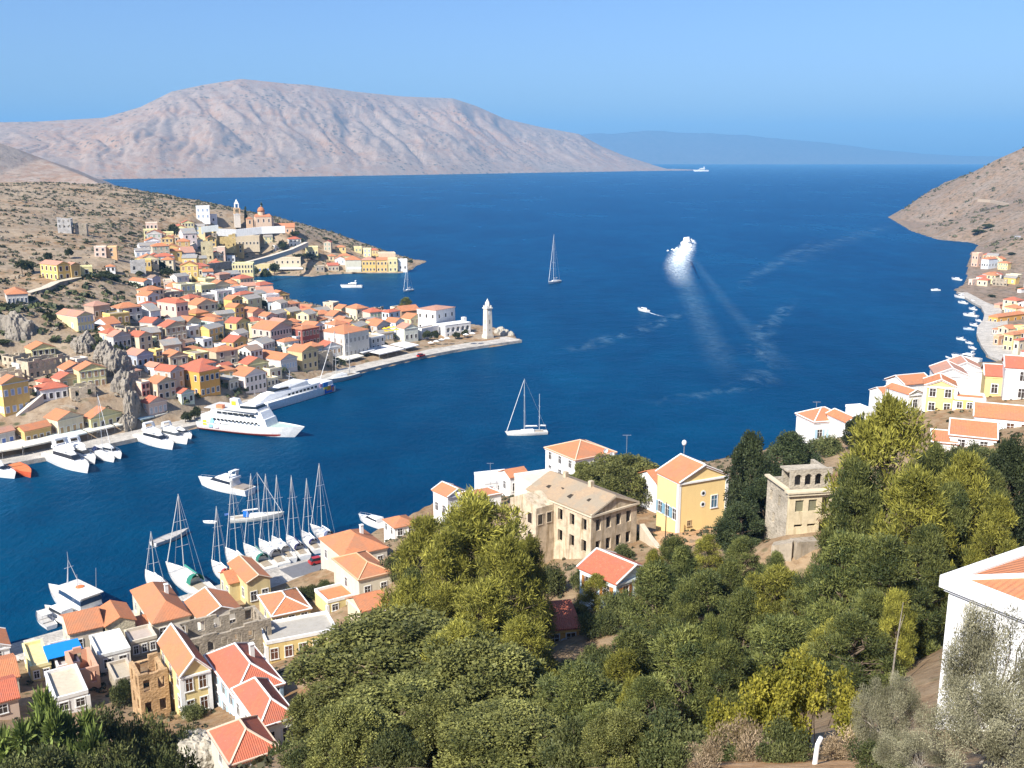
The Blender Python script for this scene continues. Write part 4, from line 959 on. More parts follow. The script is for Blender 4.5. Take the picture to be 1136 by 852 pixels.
NH('small white and orange house behind the yellow house', 728,560,8,14,24,'gable',WHITE,TO,fr=None,si=(1,1),rz=26,d=6,Y=165)
NH('house with red roof and pale blue walls half hidden by pines', 683,674,40,40,27,'ped',(.58,.70,.74),TR,fr=(2,1),si=(2,1),rz=40,caps=WHITE,shut=(.45,.2,.06),dmax=12)
NH('orange walled house with red lean roof and satellite dish', 606,724,4,36,26,'shed',(.74,.42,.12),TR,fr=(2,1),si=None,rz=12,d=4.5,rise=1.1,Y=104,win=(.08,.04,.02))
NH('white walled hut beside the orange walled house', 640,752,4,22,13,'flat',(.72,.70,.64),(.66,.6,.5),fr=(1,1),si=None,rz=12,d=3.5,Y=100)
# stone mansion with pediments
def stone_mansion():
    p = atY(655, 622, 140); a = R(38); w, d, h = 9.6, 15.0, 7.2
    t = np.array((math.cos(a), math.sin(a))); nb = np.array((-math.sin(a), math.cos(a))); c = p[:2]+t*w/2+nb*d/2
    root = tag(empty('stone_mansion', (c[0], c[1], p[2]), a), 'derelict sand stone mansion with pediment and grey brown tiled roof in the middle', 'mansion')
    m = plaster((.60,.49,.35), 1.25); s = MB()
    hs = [(1.0+i*2.1, 2.0+i*2.1, z, z+1.8) for i in range(4) for z in (1.0, 4.4)]
    wall_holes(s, w, h, .5, hs, lambda u, b, z: (u-w/2, b-d/2, z), -5)
    hs2 = [(1.4+i*2.75, 2.5+i*2.75, z, z+1.9) for i in range(5) for z in (.9, 4.3)]
    wall_holes(s, d-1, h, .5, hs2, lambda u, b, z: (-w/2+b, d/2-.5-u, z), -5)
    wall_holes(s, d-1, h, .5, hs2, lambda u, b, z: (w/2-b, -d/2+.5+u, z), -5)
    s.box(-w/2, w/2, d/2-.5, d/2, -5, h); s.box(-w/2+.55, w/2-.55, -d/2+2.2, d/2-.55, -4.9, .4)
    s.box(-w/2+.5, w/2-.5, -d/2+.5, d/2-.5, 3.5, 3.7)
    pr = [(-w/2, h+.002), (w/2, h+.002), (0, h+1.9)]; s.taper([(x, -d/2, z) for x, z in pr], [(x, -d/2+.5, z) for x, z in pr])
    s.build('wall', m, root)
    s = MB(); roof_geo(s, 'ped', w, d, h, 1.95, .25); ro = s.build('roof', tile((.42,.29,.17)), root)
    for k_, (y0, xx) in enumerate(((-4.6,-2.6),(-1.0,-3.2),(1.8,-2.0),(4.4,-3.0),(-5.2,2.4))):   # near-black slabs for fallen-in holes, the shade inside put into their colour
        s = MB(); zz = h+1.95*(1-abs(xx)/(w/2+.25))+.17; sl_ = 1.95/(w/2+.25)*(1 if xx < 0 else -1); a_, b_ = .35+.12*(k_%3), .3+.1*(k_%2)
        s.taper([(xx-a_,y0-b_,zz-a_*sl_-.02),(xx+a_,y0-b_*.6,zz+a_*sl_-.02),(xx+a_*.8,y0+b_,zz+a_*.8*sl_-.02),(xx-a_*.7,y0+b_*1.3,zz-a_*.7*sl_-.02)], [(xx-a_,y0-b_,zz-a_*sl_+.03),(xx+a_,y0-b_*.6,zz+a_*sl_+.03),(xx+a_*.8,y0+b_,zz+a_*.8*sl_+.03),(xx-a_*.7,y0+b_*1.3,zz-a_*.7*sl_+.03)]); s.build('painted_roof_hole', plaster((.05,.04,.03)), ro)
    for y0 in (-2.5, 3.5):
        s = MB(); s.box(-.35, .35, y0, y0+.7, h+1.4, h+3.0); s.build('chimney', m, ro)
    s = MB(); s.box(-w/2-.25, w/2+.25, -d/2-.3, -d/2-.002, h-.35, h-.05)
    for sg in (-1, 1): s.bar((sg*(w/2+.2), -d/2-.16, h), (0, -d/2-.16, h+1.98), .26, .28)
    s.build('pediment', plaster((.60,.51,.38)), root)
    s = MB(); s.box(-w/2-.25, -w/2-.002, -d/2, d/2, h-.35, h-.1); s.build('cornice', plaster((.60,.51,.38)), root)
    s = MB(); s.box(-w/2-3.6, -w/2-.01, d/2-6.5, d/2, -5, h-.6); pr = [(d/2-6.5, h-.598), (d/2, h-.598), (d/2-3.25, h+.9)]
    s.taper([(-w/2-.02, y, z) for y, z in pr], [(-w/2-3.6, y, z) for y, z in pr]); pv = s.build('side_pavilion', m, root)
    for i in range(2):
        for z in (.8, 3.9): add_window(root, -w/2-3.6, d/2-5+i*3.2, z, R(-90), 1.0, 1.7, (.56,.47,.35), (.03,.025,.02), None, 0)
    for i in range(2): add_window(root, -w/2-2.8+i*1.8, d/2-6.5, 3.9, 0, .9, 1.6, (.56,.47,.35), (.03,.025,.02), None, 0)
stone_mansion()
# tower like ruin with an arcade on top
def arcade_ruin():
    p = atY(873, 600, 116); a = R(10); w, d, h = 6.0, 6.5, 6.2
    t = np.array((math.cos(a), math.sin(a))); nb = np.array((-math.sin(a), math.cos(a))); c = p[:2]+t*w/2+nb*d/2
    root = tag(empty('ruined_mansion', (c[0], c[1], p[2]), a), 'tall cream ruin with four arches in its top storey, among pines on the right', 'ruin')
    m = plaster((.66,.55,.36), .8); st = stonew((.46,.40,.31)); s = MB()
    hs = [(.8+i*1.75, 1.9+i*1.75, 3.7, 5.2) for i in range(2)]+[(4.3,5.4,3.0,5.4)]+[(.8+i*1.75, 1.9+i*1.75, 1.7, 2.05) for i in range(2)]+[(4.1,5.6,.7,2.2)]
    wall_holes(s, w, h, .45, hs, lambda u, b, z: (u-w/2, b-d/2, z), -6)
    s.box(-w/2+.46, w/2-.46, -d/2+1.6, -d/2+1.9, -2, h-.01)
    s.build('wall', m, root)
    s = MB(); wall_holes(s, d-.45, h+.2, .45, [(1,1.7,3.6,5),(3.4,4.1,3.6,5),(2,2.7,.9,2.2)], lambda u, b, z: (-w/2+b, d/2-u, z), -6); wall_holes(s, d-.45, h, .45, [], lambda u, b, z: (w/2-b, -d/2+.45+u, z), -6); s.box(-w/2+.45, w/2-.45, d/2-.45, d/2, -6, h); s.build('side_wall', st, root)
    s = MB(); s.box(-w/2-.3, w/2+.3, -d/2-.35, -d/2-.002, h-.35, h); s.box(-w/2-.45, w/2+.45, -d/2-.5, -d/2+.6, h+.002, h+.22); s.box(-w/2-.45, -w/2+.2, -d/2+.6, d/2, h+.202, h+.42); s.build('cornice', plaster((.62,.53,.38)), root)
    s = MB(); wall_holes(s, w-.6, h+2.6, .45, [(.5+i*1.35, 1.45+i*1.35, h+.5, h+2.0, 1) for i in range(4)], lambda u, b, z: (u-w/2+.5, b-d/2+1.0, z), h-.2)
    wall_holes(s, 4.4, h+2.3, .45, [], lambda u, b, z: (w/2-.1-b, -d/2+1.45+u, z), h-.1); s.box(-w/2+.5, w/2-.6, -d/2+3.2, -d/2+3.6, h-.1, h+2.2); s.box(-w/2+.21, w/2-.56, -d/2+1.46, -d/2+3.6, h+2.205, h+2.4)  # last box: ceiling slab added over the arcade to keep its arches dark inside
    s.build('arcade_storey', st, root)
    s = MB(); s.box(.9, 2.9, -d/2-.9, -d/2-.003, 2.45, 2.62)
    for i in range(8): s.box(.92+i*.275, .96+i*.275, -d/2-.88, -d/2-.84, 2.62, 3.4)
    s.box(.9, 2.9, -d/2-.9, -d/2-.85, 3.4, 3.46); s.build('balcony', paint((.30,.2,.14)), root)
    for i in range(2):
        s = MB(); s.box(.95+i*1.75-w/2-.15, 1.75+i*1.75-w/2+.15, -d/2+.2, -d/2+.24, 3.7, 5.2); s.build('shutter', paint((.20,.19,.12)), root)
arcade_ruin()
wall_line('pale terrace wall under the tall cream ruin', [(857,606,113),(880,602,112),(906,600,113)], RG, 6, 1.5, plaster((.40,.34,.26), 1.2), 'terrace_wall')
wall_line('curved pale stone wall beside the dirt yard', [(712,583,147),(722,598,142),(737,616,136),(742,628,132)], RG, 3, .8, plaster((.58,.50,.38)))
wall_line('low red brick wall at the right end of the dirt yard', [(786,592,146),(788,602,142)], RG, 2, .6, plaster((.5,.25,.14)), 'low_wall')
# right cluster
def RH(label, *a, **k):
    k.setdefault('fnd', 8); k.setdefault('caps', WHITE); return NH(label, *a, **k)
RH('white house with orange hip roof at the left end of the right hand cluster', 902,492,3,38,24,'hip',WHITE,TO,fr=(3,1),si=None,rz=14,shut=(.4,.55,.65),rise=2.0)
RH('white cottage with small orange roof attached to the leftmost white house', 938,486,2,17,17,'ped',WHITE,TO,fr=(1,1),si=None,rz=14,shut=(.35,.5,.65),d=7)
RH('white flat link building between the orange roofed houses', 955,470,2,16,9,'flat',WHITE,WHITE,fr=None,si=None,rz=14,d=6)
RH('white house with pointed gable and blue window on the right', 978,462,8,22,24,'gable',WHITE,TO,fr=(2,1),si=None,rz=18,shut=(.15,.2,.4),d=7)
RH('white house with orange roof wedged beside the yellow house', 1007,458,8,14,20,'ped',WHITE,TO,fr=(1,1),si=None,rz=20,d=7)
RH('yellow house with white corner and pediment, left of the two', 1024,458,2,34,30,'ped',(.76,.58,.24),TO,rz=-20,left=True,fr=(2,2),si=None,trim=WHITE,d=6)
RH('yellow house with white corner and red roof, right of the two', 1071,440,2,20,24,'flat',(.76,.58,.24),TR,rz=-20,left=True,fr=(1,1),si=None,trim=WHITE,d=6)
RH('wide yellow house with red roof beside the tall white right edge house', 1091,441,2,22,24,'gable',(.74,.56,.24),TR,rz=-20,left=True,fr=(1,1),si=None,d=7)
RH('low yellow house with flat white rim under the right yellow one', 1058,455,2,34,12,'flat',(.74,.54,.18),(.6,.22,.1),fr=(3,1),si=None,rz=-20,left=True,d=5,trim=WHITE)
RH('tall white house at the right edge behind the long white one', 1112,444,3,40,36,'gable',WHITE,TR,fr=(1,2),si=None,rz=-22,left=True,d=7)
RH('long white house with wide orange roof and square windows at the right edge', 1080,480,4,80,18,'gable',WHITE,TO,fr=(5,1),si=None,rz=-24,left=True,d=8,rise=1.5,win=(.10,.05,.03))
RH('white cottage with orange roof in front of the long white house', 1053,499,3,50,16,'shed',WHITE,TO,fr=(2,1),si=None,rz=-24,left=True,d=5,rise=1.5)
RH('low hut with orange roof at the foot of the right hand cluster', 1034,505,2,26,5,'shed',(.7,.66,.6),TO,fr=None,si=None,rz=-20,left=True,d=4,rise=1.0)
RH('white house with pink roof behind the left yellow house', 1037,426,12,18,6,'ped',WHITE,TP,fr=None,si=None,rz=-15,left=True,d=9,Y=225,w=7)
RH('white house with broad pink roof highest behind the yellow houses', 1052,419,9,24,6,'ped',WHITE,TP,fr=None,si=None,rz=-15,left=True,d=9,Y=245,w=8)
RH('low orange roofed terrace house left of the yellow houses', 1003,438,4,30,6,'gable',WHITE,TO,fr=None,si=None,rz=20,d=6,Y=215)
# big white house at the right edge
s0 = len(HOUSES)
RH('tall white house close by at the right edge with deep white cornice', 1036,817,7,170,180,'hip',(.80,.80,.79),TO,fr=None,si=None,rz=-58,left=True,w=10,d=9,Y=37,rise=.95,o=.25,wear=.12,hclip=7.0)
rh, rw_, rd_, rhh = HOUSES[-1]; s = MB()
for b in ((-rw_/2-.28,rw_/2+.28,-rd_/2-.28,-rd_/2+.30),(-rw_/2-.28,-rw_/2+.30,-rd_/2+.305,rd_/2+.28)): s.box(*b, rhh-.3, rhh+.2)
s.build('eave_band', plaster((.82,.82,.81),.1), rh)
# far right shore
def SH(label, *a, **k):
    k.setdefault('g', RG); k.setdefault('rz', -58); k.setdefault('dmax', 22); k.setdefault('dmin', 6); return house(label, *a, **k)
SH('salmon house with yellow side at the tip of the right hand shore', 1084,297,7,5,15,'flat',(.66,.42,.30),TO,fr=(2,2),si=(1,2),Y=800)
SH('pale blue house with orange roof on the right hand shore point', 1096,298,8,10,10,'hip',(.66,.70,.74),TO,fr=(3,1),si=(3,1),Y=780)
SH('white house with tall windows and orange roof below the blue one', 1098,315,9,12,10,'hip',WHITE,TO,fr=(3,1),si=(3,1),Y=700)
SH('pink house at the water on the right hand shore point', 1078,318,4,8,7,'flat',PINK,TO,fr=(1,1),si=(2,1),Y=680)
SH('wide salmon roofed house above the small harbour on the right', 1108,350,6,30,12,'hip',SAL,TP,fr=(2,1),si=(4,1),Y=570,dmax=26)
SH('orange roofed house second down the right hand shore street', 1106,361,10,32,9,'hip',ORA,TO,fr=(2,1),si=(4,1),Y=520,dmax=26)
SH('orange roofed pink house third down the right hand shore street', 1108,378,8,30,12,'hip',PINK,TO,fr=(3,2),si=(4,1),Y=480,dmax=22)
SH('tall yellow house with dark windows at the end of the right hand street', 1121,402,10,8,30,'hip',(.72,.60,.26),TO,fr=(2,3),si=(1,3),Y=440)
SH('cream tall house at the right edge of the right hand street', 1128,402,4,16,24,'hip',CREAM,TR,fr=(1,2),si=(3,2),Y=430)
SH('narrow red and yellow building on the right hand quay', 1106,394,4,6,20,'flat',(.6,.35,.2),TO,fr=(1,2),si=(1,2),Y=452)
SH('small white house behind trees at the right edge', 1132,330,3,8,9,'hip',WHITE,TO,fr=(1,1),si=(2,1),Y=640)
wall_line('grey road wall climbing the right hand headland', [(1112,334,640),(1122,316,700),(1130,300,770),(1133,288,810),(1131,274,850),(1129,262,900)], RG, 6, 5.0, plaster((.36,.35,.36)), 'road_wall')
wall_line('pale track wall across the bare right hand headland', [(1085,221,1240),(1100,222,1230),(1118,226,1200),(1140,229,1180)], RG, 3, 4.0, plaster((.36,.29,.22)), 'track_wall')
# ------------------------------------------------------------------ the rest of the town: small houses packed between the ones above
def pix(p):
    d = depth(p); return 568 + FPX*p[0]/d, 426 - FPX*((p[1])*sp + (p[2]-CAMH)*cp)/d
STOPW = set('the a an of at in on with and above below behind beside under by right left for among between small from to its cut standing'.split())
def short(label):
    w_ = label.split()[:7]
    for k, q in enumerate(w_):
        if k >= 3 and q in ('with','and','cut','above','standing','below','behind','beside','under','facing','at','in','squeezed','tucked','among','between','left','right','on'): w_ = w_[:k]; break
    while w_[-1] in STOPW: w_.pop()
    return ' '.join(w_)
def in_poly(x, y, P):
    c = False
    for i in range(len(P)):
        (ax, ay), (bx, by) = P[i], P[(i+1) % len(P)]
        if (ay > y) != (by > y) and x < (bx-ax)*(y-ay)/(by-ay)+ax: c = not c
    return c
FILL_SEEN = set()
def fill_town(g, poly, n, seed, dmin, rzs, colours, tries=2600, far=False):
    r = random.Random(seed); done = 0
    refs = [(h, short(h['label'])) for h, *_ in HOUSES if h.name.split('.')[0] in ('house','ruined_house') and h.get('filler') is None]
    cnt = {}
    for _, s_ in refs: cnt[s_] = cnt.get(s_, 0)+1
    refs = [(h, s_, pix(np.array(h.location))) for h, s_ in refs if cnt[s_] == 1]
    xs = [p[0] for p in poly]; ys = [p[1] for p in poly]
    for _ in range(tries):
        if done >= n: break
        px, py = r.uniform(min(xs), max(xs)), r.uniform(min(ys), max(ys))
        if not in_poly(px, py, poly): continue
        p = g.hit(px, py, 234 if g is groundL else 380)
        if p[2] < 1.0: continue
        w, d = r.uniform(5.5, 9.5), r.uniform(5, 7.5); a = R(rzs + r.uniform(-14, 14))
        c = np.array((p[0]+math.cos(a)*w/2-math.sin(a)*d/2, p[1]+math.sin(a)*w/2+math.cos(a)*d/2))
        if any(math.hypot(h.location.x-c[0], h.location.y-c[1]) < (w+hw)/4+(d+hd)/4+dmin for h, hw, hd, hh in HOUSES): continue
        qx, qy = pix((c[0], c[1], p[2]+2))
        cn, cc = r.choice(colours); rn, rt, rc = r.choice([('orange roofed','hip',TO),('orange gabled','ped',TO),('red roofed','hip',TR),('flat roofed','flat',TG),('orange gabled','ped',TO),('grey roofed','gable',TG),('red gabled','ped',TR),('roofless','ruin',TO)])
        two = r.random() < .45
        if rt == 'ruin': cn, cc = r.choice([('stone', STO), ('beige stone', BEI)])
        best = None
        for h, s_, (rx, ry) in sorted(refs, key=lambda q: (q[2][0]-qx)**2+1.6*(q[2][1]-qy)**2)[:14]:
            dx, dy = qx-rx, qy-ry
            o = ('just right of' if dx > 0 else 'just left of') if abs(dx) > abs(dy) else ('right below' if dy > 0 else 'right above')
            lab = f"{'two storey' if two else 'low'} {cn} {rn} house {o} the {s_}"
            if len(lab.split()) <= 16 and lab not in FILL_SEEN: best = lab; break
        if not best: continue
        FILL_SEEN.add(best)
        h = r.uniform(5.2, 6.6) if two else r.uniform(3.2, 4.3)
        k = dict(g=g, Y=float(p[1]), rz=math.degrees(a), w=w, d=d, h=h, left=True, dmin=3)
        if rt == 'ruin': k.update(stone=True, name='ruined_house', cat='ruin', h=min(h, 4.6))
        ht = house(best, px, py, 8, 10, 10, rt, cc, rc, fr=(r.choice((2,3,4)) if w > 7 else 2, 2 if two else 1), si=(2 if d > 6 else 1, 2 if two else 1) if r.random() < .7 or rt == 'ruin' else None,
                   shut=r.choice([None, None, (.35,.42,.5), (.25,.33,.25), (.4,.25,.14)]), **k)
        ht['filler'] = 1
        done += 1
    for h, *_ in HOUSES:
        if 'filler' in h and 'label' in h: pass
    return done
CT = [('cream',CREAM),('white',WHITE),('yellow',YEL),('beige',BEI),('ochre',OCH),('yellow',(.74,.56,.24)),('cream',(.66,.56,.38)),('white',(.74,.70,.64)),('grey',GRY),('pale yellow',LEM),('pale yellow',(.72,.62,.36))]
n1 = fill_town(groundL, [(160,458),(225,446),(262,436),(330,415),(400,392),(478,362),(440,352),(385,350),(330,345),(285,322),(250,315),(205,316),(160,335),(100,365),(110,382),(150,395)], 120, 3, .1, 55, CT)
n2 = fill_town(groundL, [(150,300),(150,262),(205,252),(235,262),(300,262),(335,278),(300,285),(240,300),(215,312)], 44, 5, .3, 20, CT)
n3 = fill_town(groundL, [(0,452),(60,446),(100,450),(92,428),(40,404),(0,415)], 9, 6, .8, 50, CT)
n4 = fill_town(groundL, [(345,300),(375,301),(378,285),(430,289),(400,280),(350,275)], 8, 7, 1.0, 12, CT)
n5 = fill_town(groundR, [(1096,376),(1103,345),(1098,334),(1136,318),(1150,330),(1150,400),(1112,398)], 26, 8, .4, -58, CT)
n6 = fill_town(groundR, [(1078,316),(1078,290),(1092,287),(1118,306),(1108,330),(1090,326)], 14, 9, .4, -40, CT)
print('fillers', n1, n2, n3, n4, n5, n6)
for h, *_ in HOUSES:
    if 'filler' in h: del h['filler']
# ------------------------------------------------------------------ boats
WH = (.82,.82,.80)
def hull_geo(s, L, B, H, sharp=2.2, tr=.85, n=12, z0=-.35, rake=.06):
    vs = []; fs = []
    for i in range(n+1):
        u = i/n; b = B/2*(tr+(1-tr)*min(1, u/.35))*(1-max(0, (u-.42)/.58)**sharp); b = max(b, .02)
        zs = H*(.82+.30*u*u); x = (u-.5)*L
        for k, (fy, z) in enumerate(((.35, z0), (.80, .02), (.93, zs*.5), (1.0, zs))):
            xx = x + rake*L*max(0, u-.6)/.4*(z/H)
            vs.append((xx, -fy*b, z))
        for k, (fy, z) in enumerate(((1.0, zs), (.93, zs*.5), (.80, .02), (.35, z0))):
            xx = x + rake*L*max(0, u-.6)/.4*(z/H)
            vs.append((xx, fy*b, z))
    for i in range(n):
        for k in range(7):
            if k == 3: continue
            fs.append((i*8+k, i*8+k+1, (i+1)*8+k+1, (i+1)*8+k))
    fs.append(tuple(range(7,-1,-1))); fs.append(tuple(range(n*8, n*8+8)))
    s.add(vs, [f[::-1] for f in fs])
    d = []
    for i in range(n): d.append((i*8+3, (i+1)*8+3, (i+1)*8+4, i*8+4))
    return vs, d
def deck_geo(s, L, B, H, sharp=2.2, tr=.85, n=12, drop=.08, rake=.06, u0=0, u1=1):
    vs = []
    for i in range(n+1):
        u = u0+(u1-u0)*i/n; b = max(.015, B/2*(tr+(1-tr)*min(1, u/.35))*(1-max(0, (u-.42)/.58)**sharp)-.05)
        zs = H*(.82+.30*u*u)-drop; x = (u-.5)*L + rake*L*max(0, u-.6)/.4*(zs/H)
        vs += [(x, -b, zs), (x, b, zs)]
    s.add(vs, [(2*i, 2*i+2, 2*i+3, 2*i+1) for i in range(n)])
def cab(s, x0, x1, w0, w1, z0, z1, rf=.5, rb=.2, ins=.12, mi=0):   # a cabin tapering upward; aft at x0
    s.taper([(x0,-w0/2,z0),(x1,-w1/2,z0),(x1,w1/2,z0),(x0,w0/2,z0)], [(x0+rb,-w0/2+ins,z1),(x1-rf,-w1/2+ins,z1),(x1-rf,w1/2-ins,z1),(x0+rb,w0/2-ins,z1)], mi)
def place(name, label, cat, bow, stern, group=None, z=0.0):
    b = sea(*bow); a = sea(*stern); L = float(np.linalg.norm(b-a)); c = (a+b)/2
    r = tag(empty(name, (c[0], c[1], z), math.atan2(b[1]-a[1], b[0]-a[0])), label, cat, group)
    return r, L
WHp = lambda: paint(WH, .3); DK = (.02,.025,.035)
def motor_yacht(label, bow, stern, fly=True, band=DK, deckc=(.66,.6,.5), group=None, wid=None, hullc=WH):
    r, L = place('motor_yacht', label, 'motor boat', bow, stern, group); B = wid or min(.33*L, 1.2+.22*L); H = .105*L+.25
    s = MB(); hull_geo(s, L, B, H); s.build('hull', paint(hullc, .3), r, smooth=False)
    s = MB(); deck_geo(s, L, B, H); s.build('deck', paint((.74,.72,.68)), r)
    s = MB(); cab(s, -.22*L, .30*L, .74*B, .34*B, H*.8, H*.8+.115*L, .16*L, .03*L, .06*B); s.build('cabin', WHp(), r)
    s = MB(); cab(s, -.19*L, .262*L, .728*B, .40*B, H*.8+.045*L, H*.8+.085*L, .055*L, .0, .025*B); s.build('window_band', glass(band), r)
    if fly:
        s = MB(); cab(s, -.24*L, .08*L, .66*B, .5*B, H*.8+.116*L, H*.8+.15*L, .03*L, .0, .02*B); s.build('flybridge', WHp(), r)
        s = MB(); x = -.16*L
        for sg in (-1, 1): s.bar((x, sg*.3*B, H*.8+.15*L), (x-.03*L, sg*.26*B, H*.8+.235*L), .05*L, .02*L)
        s.box(x-.055*L, x+.01*L, -.26*B, .26*B, H*.8+.225*L, H*.8+.245*L); s.build('radar_arch', WHp(), r)
    s = MB(); s.box(-.47*L, -.24*L, -.34*B, .34*B, H*.72, H*.72+.03*L); s.build('cockpit', paint(deckc), r)
    s = MB(); pts = [((u-.5)*L+.06*L*max(0,u-.6)/.4, B/2*(1-max(0,(u-.42)/.58)**2.2)-.06, H*(.82+.3*u*u)) for u in (.5,.62,.74,.86,.96)]
    for sg in (-1, 1):
        for p, q in zip(pts[:-1], pts[1:]): s.tube((p[0], sg*p[1], p[2]+.55), (q[0], sg*q[1], q[2]+.55), .025, n=4)
        for p in pts: s.tube((p[0], sg*p[1], p[2]), (p[0], sg*p[1], p[2]+.55), .02, n=4)
    s.build('railing', metal((.7,.7,.7)), r)
    return r
def sail_yacht(label, bow, stern, mast=1.25, hood=(.02,.03,.08), cover=WH, jib=WH, group='sailing yachts moored at the near quay', mizzen=0, hullc=WH, th=1.0, flag=None, name='sailing_yacht'):
    r, L = place(name, label, 'sailing boat', bow, stern, group); B = .29*L; H = .085*L+.15
    s = MB(); hull_geo(s, L, B, H, 1.9, .72); s.build('hull', paint(hullc, .3), r)
    s = MB(); deck_geo(s, L, B, H, 1.9, .72); s.build('deck', paint((.66,.62,.54)), r)
    s = MB(); cab(s, -.16*L, .22*L, .52*B, .24*B, H*.84, H*.84+.05*L, .07*L, .01*L, .03*B); s.build('coachroof', WHp(), r)
    s = MB(); s.box(-.40*L, -.18*L, -.2*B, .2*B, H*.78, H*.86); s.build('cockpit', paint((.4,.33,.24)), r)
    if hood:
        s = MB(); n = 6
        for x in (-.17, -.20): pass
        A = [(-.14*L, .3*B*math.cos(PI*i/n), H+.085*L*math.sin(PI*i/n)) for i in range(n+1)]; Bq = [(-.24*L, .3*B*math.cos(PI*i/n), H+.115*L*math.sin(PI*i/n)) for i in range(n+1)]
        s.add(A+Bq, [(i, i+1, n+2+i, n+1+i) for i in range(n)]+[tuple(range(n+1))]); s.build('spray_hood', plaster(hood), r)
    def rig(x, hgt, nm, sc_=1.0):
        s = MB(); s.tube((x,0,H), (x,0,hgt), .085*th, .06*th, 6); m = s.build(nm, metal((.78,.78,.76)), r)
        for f in (.42, .70):
            s = MB(); s.bar((x,-.16*B-.5,hgt*f),(x,.16*B+.5,hgt*f),.07*th,.05*th); s.build('spreader', metal((.75,.75,.75)), m)
        s = MB(); s.tube((x-.02*L,0,H+.11*L),(x-.34*L*sc_,0,H+.10*L),.09*th,.08*th,6); bo = s.build('boom', metal((.7,.7,.7)), m)
        s = MB(); s.tube((x-.03*L,0,H+.125*L),(x-.32*L*sc_,0,H+.118*L),.17*th,.11*th,7); s.build('furled_sail', plaster(cover), bo)
        return m
    hm_ = mast*L; rig(.08*L, hm_, 'mast')
    if mizzen: rig(-.30*L, hm_*mizzen, 'mizzen_mast', .5)
    s = MB(); s.tube((.52*L,0,H*1.1), (.09*L,0,hm_*.97), .075*th, .05*th, 5); s.build('furled_jib', plaster(jib), r)
    s = MB(); s.tube((-.49*L,0,H*.8), (.08*L,0,hm_), .022*th, n=4)
    s.build('backstay', metal((.6,.6,.6)), r)
    for sg in (-1, 1):
        s = MB(); s.tube((.06*L, sg*.45*B, H*.9), (.08*L, 0, hm_*.95), .022*th, n=4); s.build('shroud', metal((.6,.6,.6)), r)
    if flag:
        s = MB(); s.tube((-.49*L,0,H*.8),(-.52*L,0,H*.8+1.4),.02,n=4); s.taper([(-.515*L,-.01,H*.8+.9),(-.515*L-.9,-.01,H*.8+.7),(-.515*L-.9,.01,H*.8+.7),(-.515*L,.01,H*.8+.9)],[(-.52*L,-.01,H*.8+1.4),(-.52*L-.9,-.01,H*.8+1.25),(-.52*L-.9,.01,H*.8+1.25),(-.52*L,.01,H*.8+1.4)]); s.build('flag', paint(flag), r)
    return r
def open_boat(label, bow, stern, c=WH, inner=(.55,.5,.42), canopy=None, group=None, name='open_boat', engine=False):
    r, L = place(name, label, 'boat', bow, stern, group); B = min(.38*L, .9+.22*L); H = .1*L+.2
    s = MB(); hull_geo(s, L, B, H, 2.0, .8, 10, -.2); s.build('hull', paint(c, .4), r)
    s = MB(); deck_geo(s, L, B, H, 2.0, .8, 10, .16); s.build('floor', paint(inner), r)
    s = MB()
    for x in (-.22, .05): s.box(x*L-.14, x*L+.14, -.36*B, .36*B, H*.72, H*.82)
    s.build('thwart', paint(tuple(q*.7 for q in inner)), r)
    if canopy:
        s = MB(); s.box(-.25*L, .15*L, -.36*B, .36*B, H+1.3, H+1.38); s.build('canopy', paint(canopy), r)
        s = MB()
        for x in (-.24, .14):
            for sg in (-1, 1): s.tube((x*L, sg*.34*B, H*.8), (x*L, sg*.34*B, H+1.3), .03, n=4)
        s.build('canopy_frame', metal((.6,.6,.6)), r)
    if engine:
        s = MB(); s.box(-.5*L-.3, -.5*L+.05, -.16, .16, -.1, H+.3); s.build('engine', paint((.05,.05,.05)), r)
    return r
QB = 'white motor yachts along the harbour quay'
motor_yacht('white motor yacht cut by the left picture edge', (16,531),(-22,521), group=QB)
open_boat('red and orange wooden boat with white rim left of the white yachts', (34,530),(15,518), (.62,.12,.05), (.66,.22,.08), group=None)
motor_yacht('longest white motor yacht of the left quay, nearest the water', (97,525),(56,508), group=QB)
motor_yacht('white motor yacht tucked behind the longest one on the left quay', (105,515),(74,502), group=QB, band=(.05,.05,.05))
motor_yacht('white motor yacht right of the thin mast, outer one', (134,509),(108,500), False, group=QB)
sail_yacht('sailing boat with thin tall mast among the left quay motor yachts', (126,513),(100,502.5), 1.35, group=None)
motor_yacht('white motor yacht left of the ferry, front of the three', (191,499),(155,486.5), group=QB)
motor_yacht('white motor yacht left of the ferry, middle of the three', (207,493),(176,483), group=QB, band=(.06,.07,.08))
motor_yacht('white motor yacht left of the ferry, rear of the three', (212,487),(190,480), False, group=QB)
motor_yacht('single white motor yacht drifting in the middle of the harbour', (224,538),(278,549), deckc=(.3,.25,.2))
open_boat('tiny white dinghy left of the moored yacht masts', (226,580),(240,580.5), WH, (.7,.7,.7))
sail_yacht('white sailing yacht under way with bright blue cockpit cover', (312,573.5),(255,579), .98, (.02,.16,.55), WH, WH, None, hullc=(.78,.76,.68), flag=(.1,.2,.5))
r = open_boat('grey inflatable boat with two people sized console beside the tall mast', (207,592),(170,606), (.62,.62,.60), (.45,.42,.38), engine=True, name='inflatable_boat')
r['label'] = 'white inflatable boat left of the tall mast near the near quay'
NB = 'sailing yachts moored at the near quay'
sail_yacht('sailing yacht with green sail cover, largest and leftmost at the near quay', (187,634),(232,664), 1.05, (.03,.18,.13), (.05,.25,.2), WH, NB, th=1.3)
sail_yacht('sailing yacht half hidden behind the wide orange hip roof', (163,640),(186,664), .9, None, WH, WH, NB)
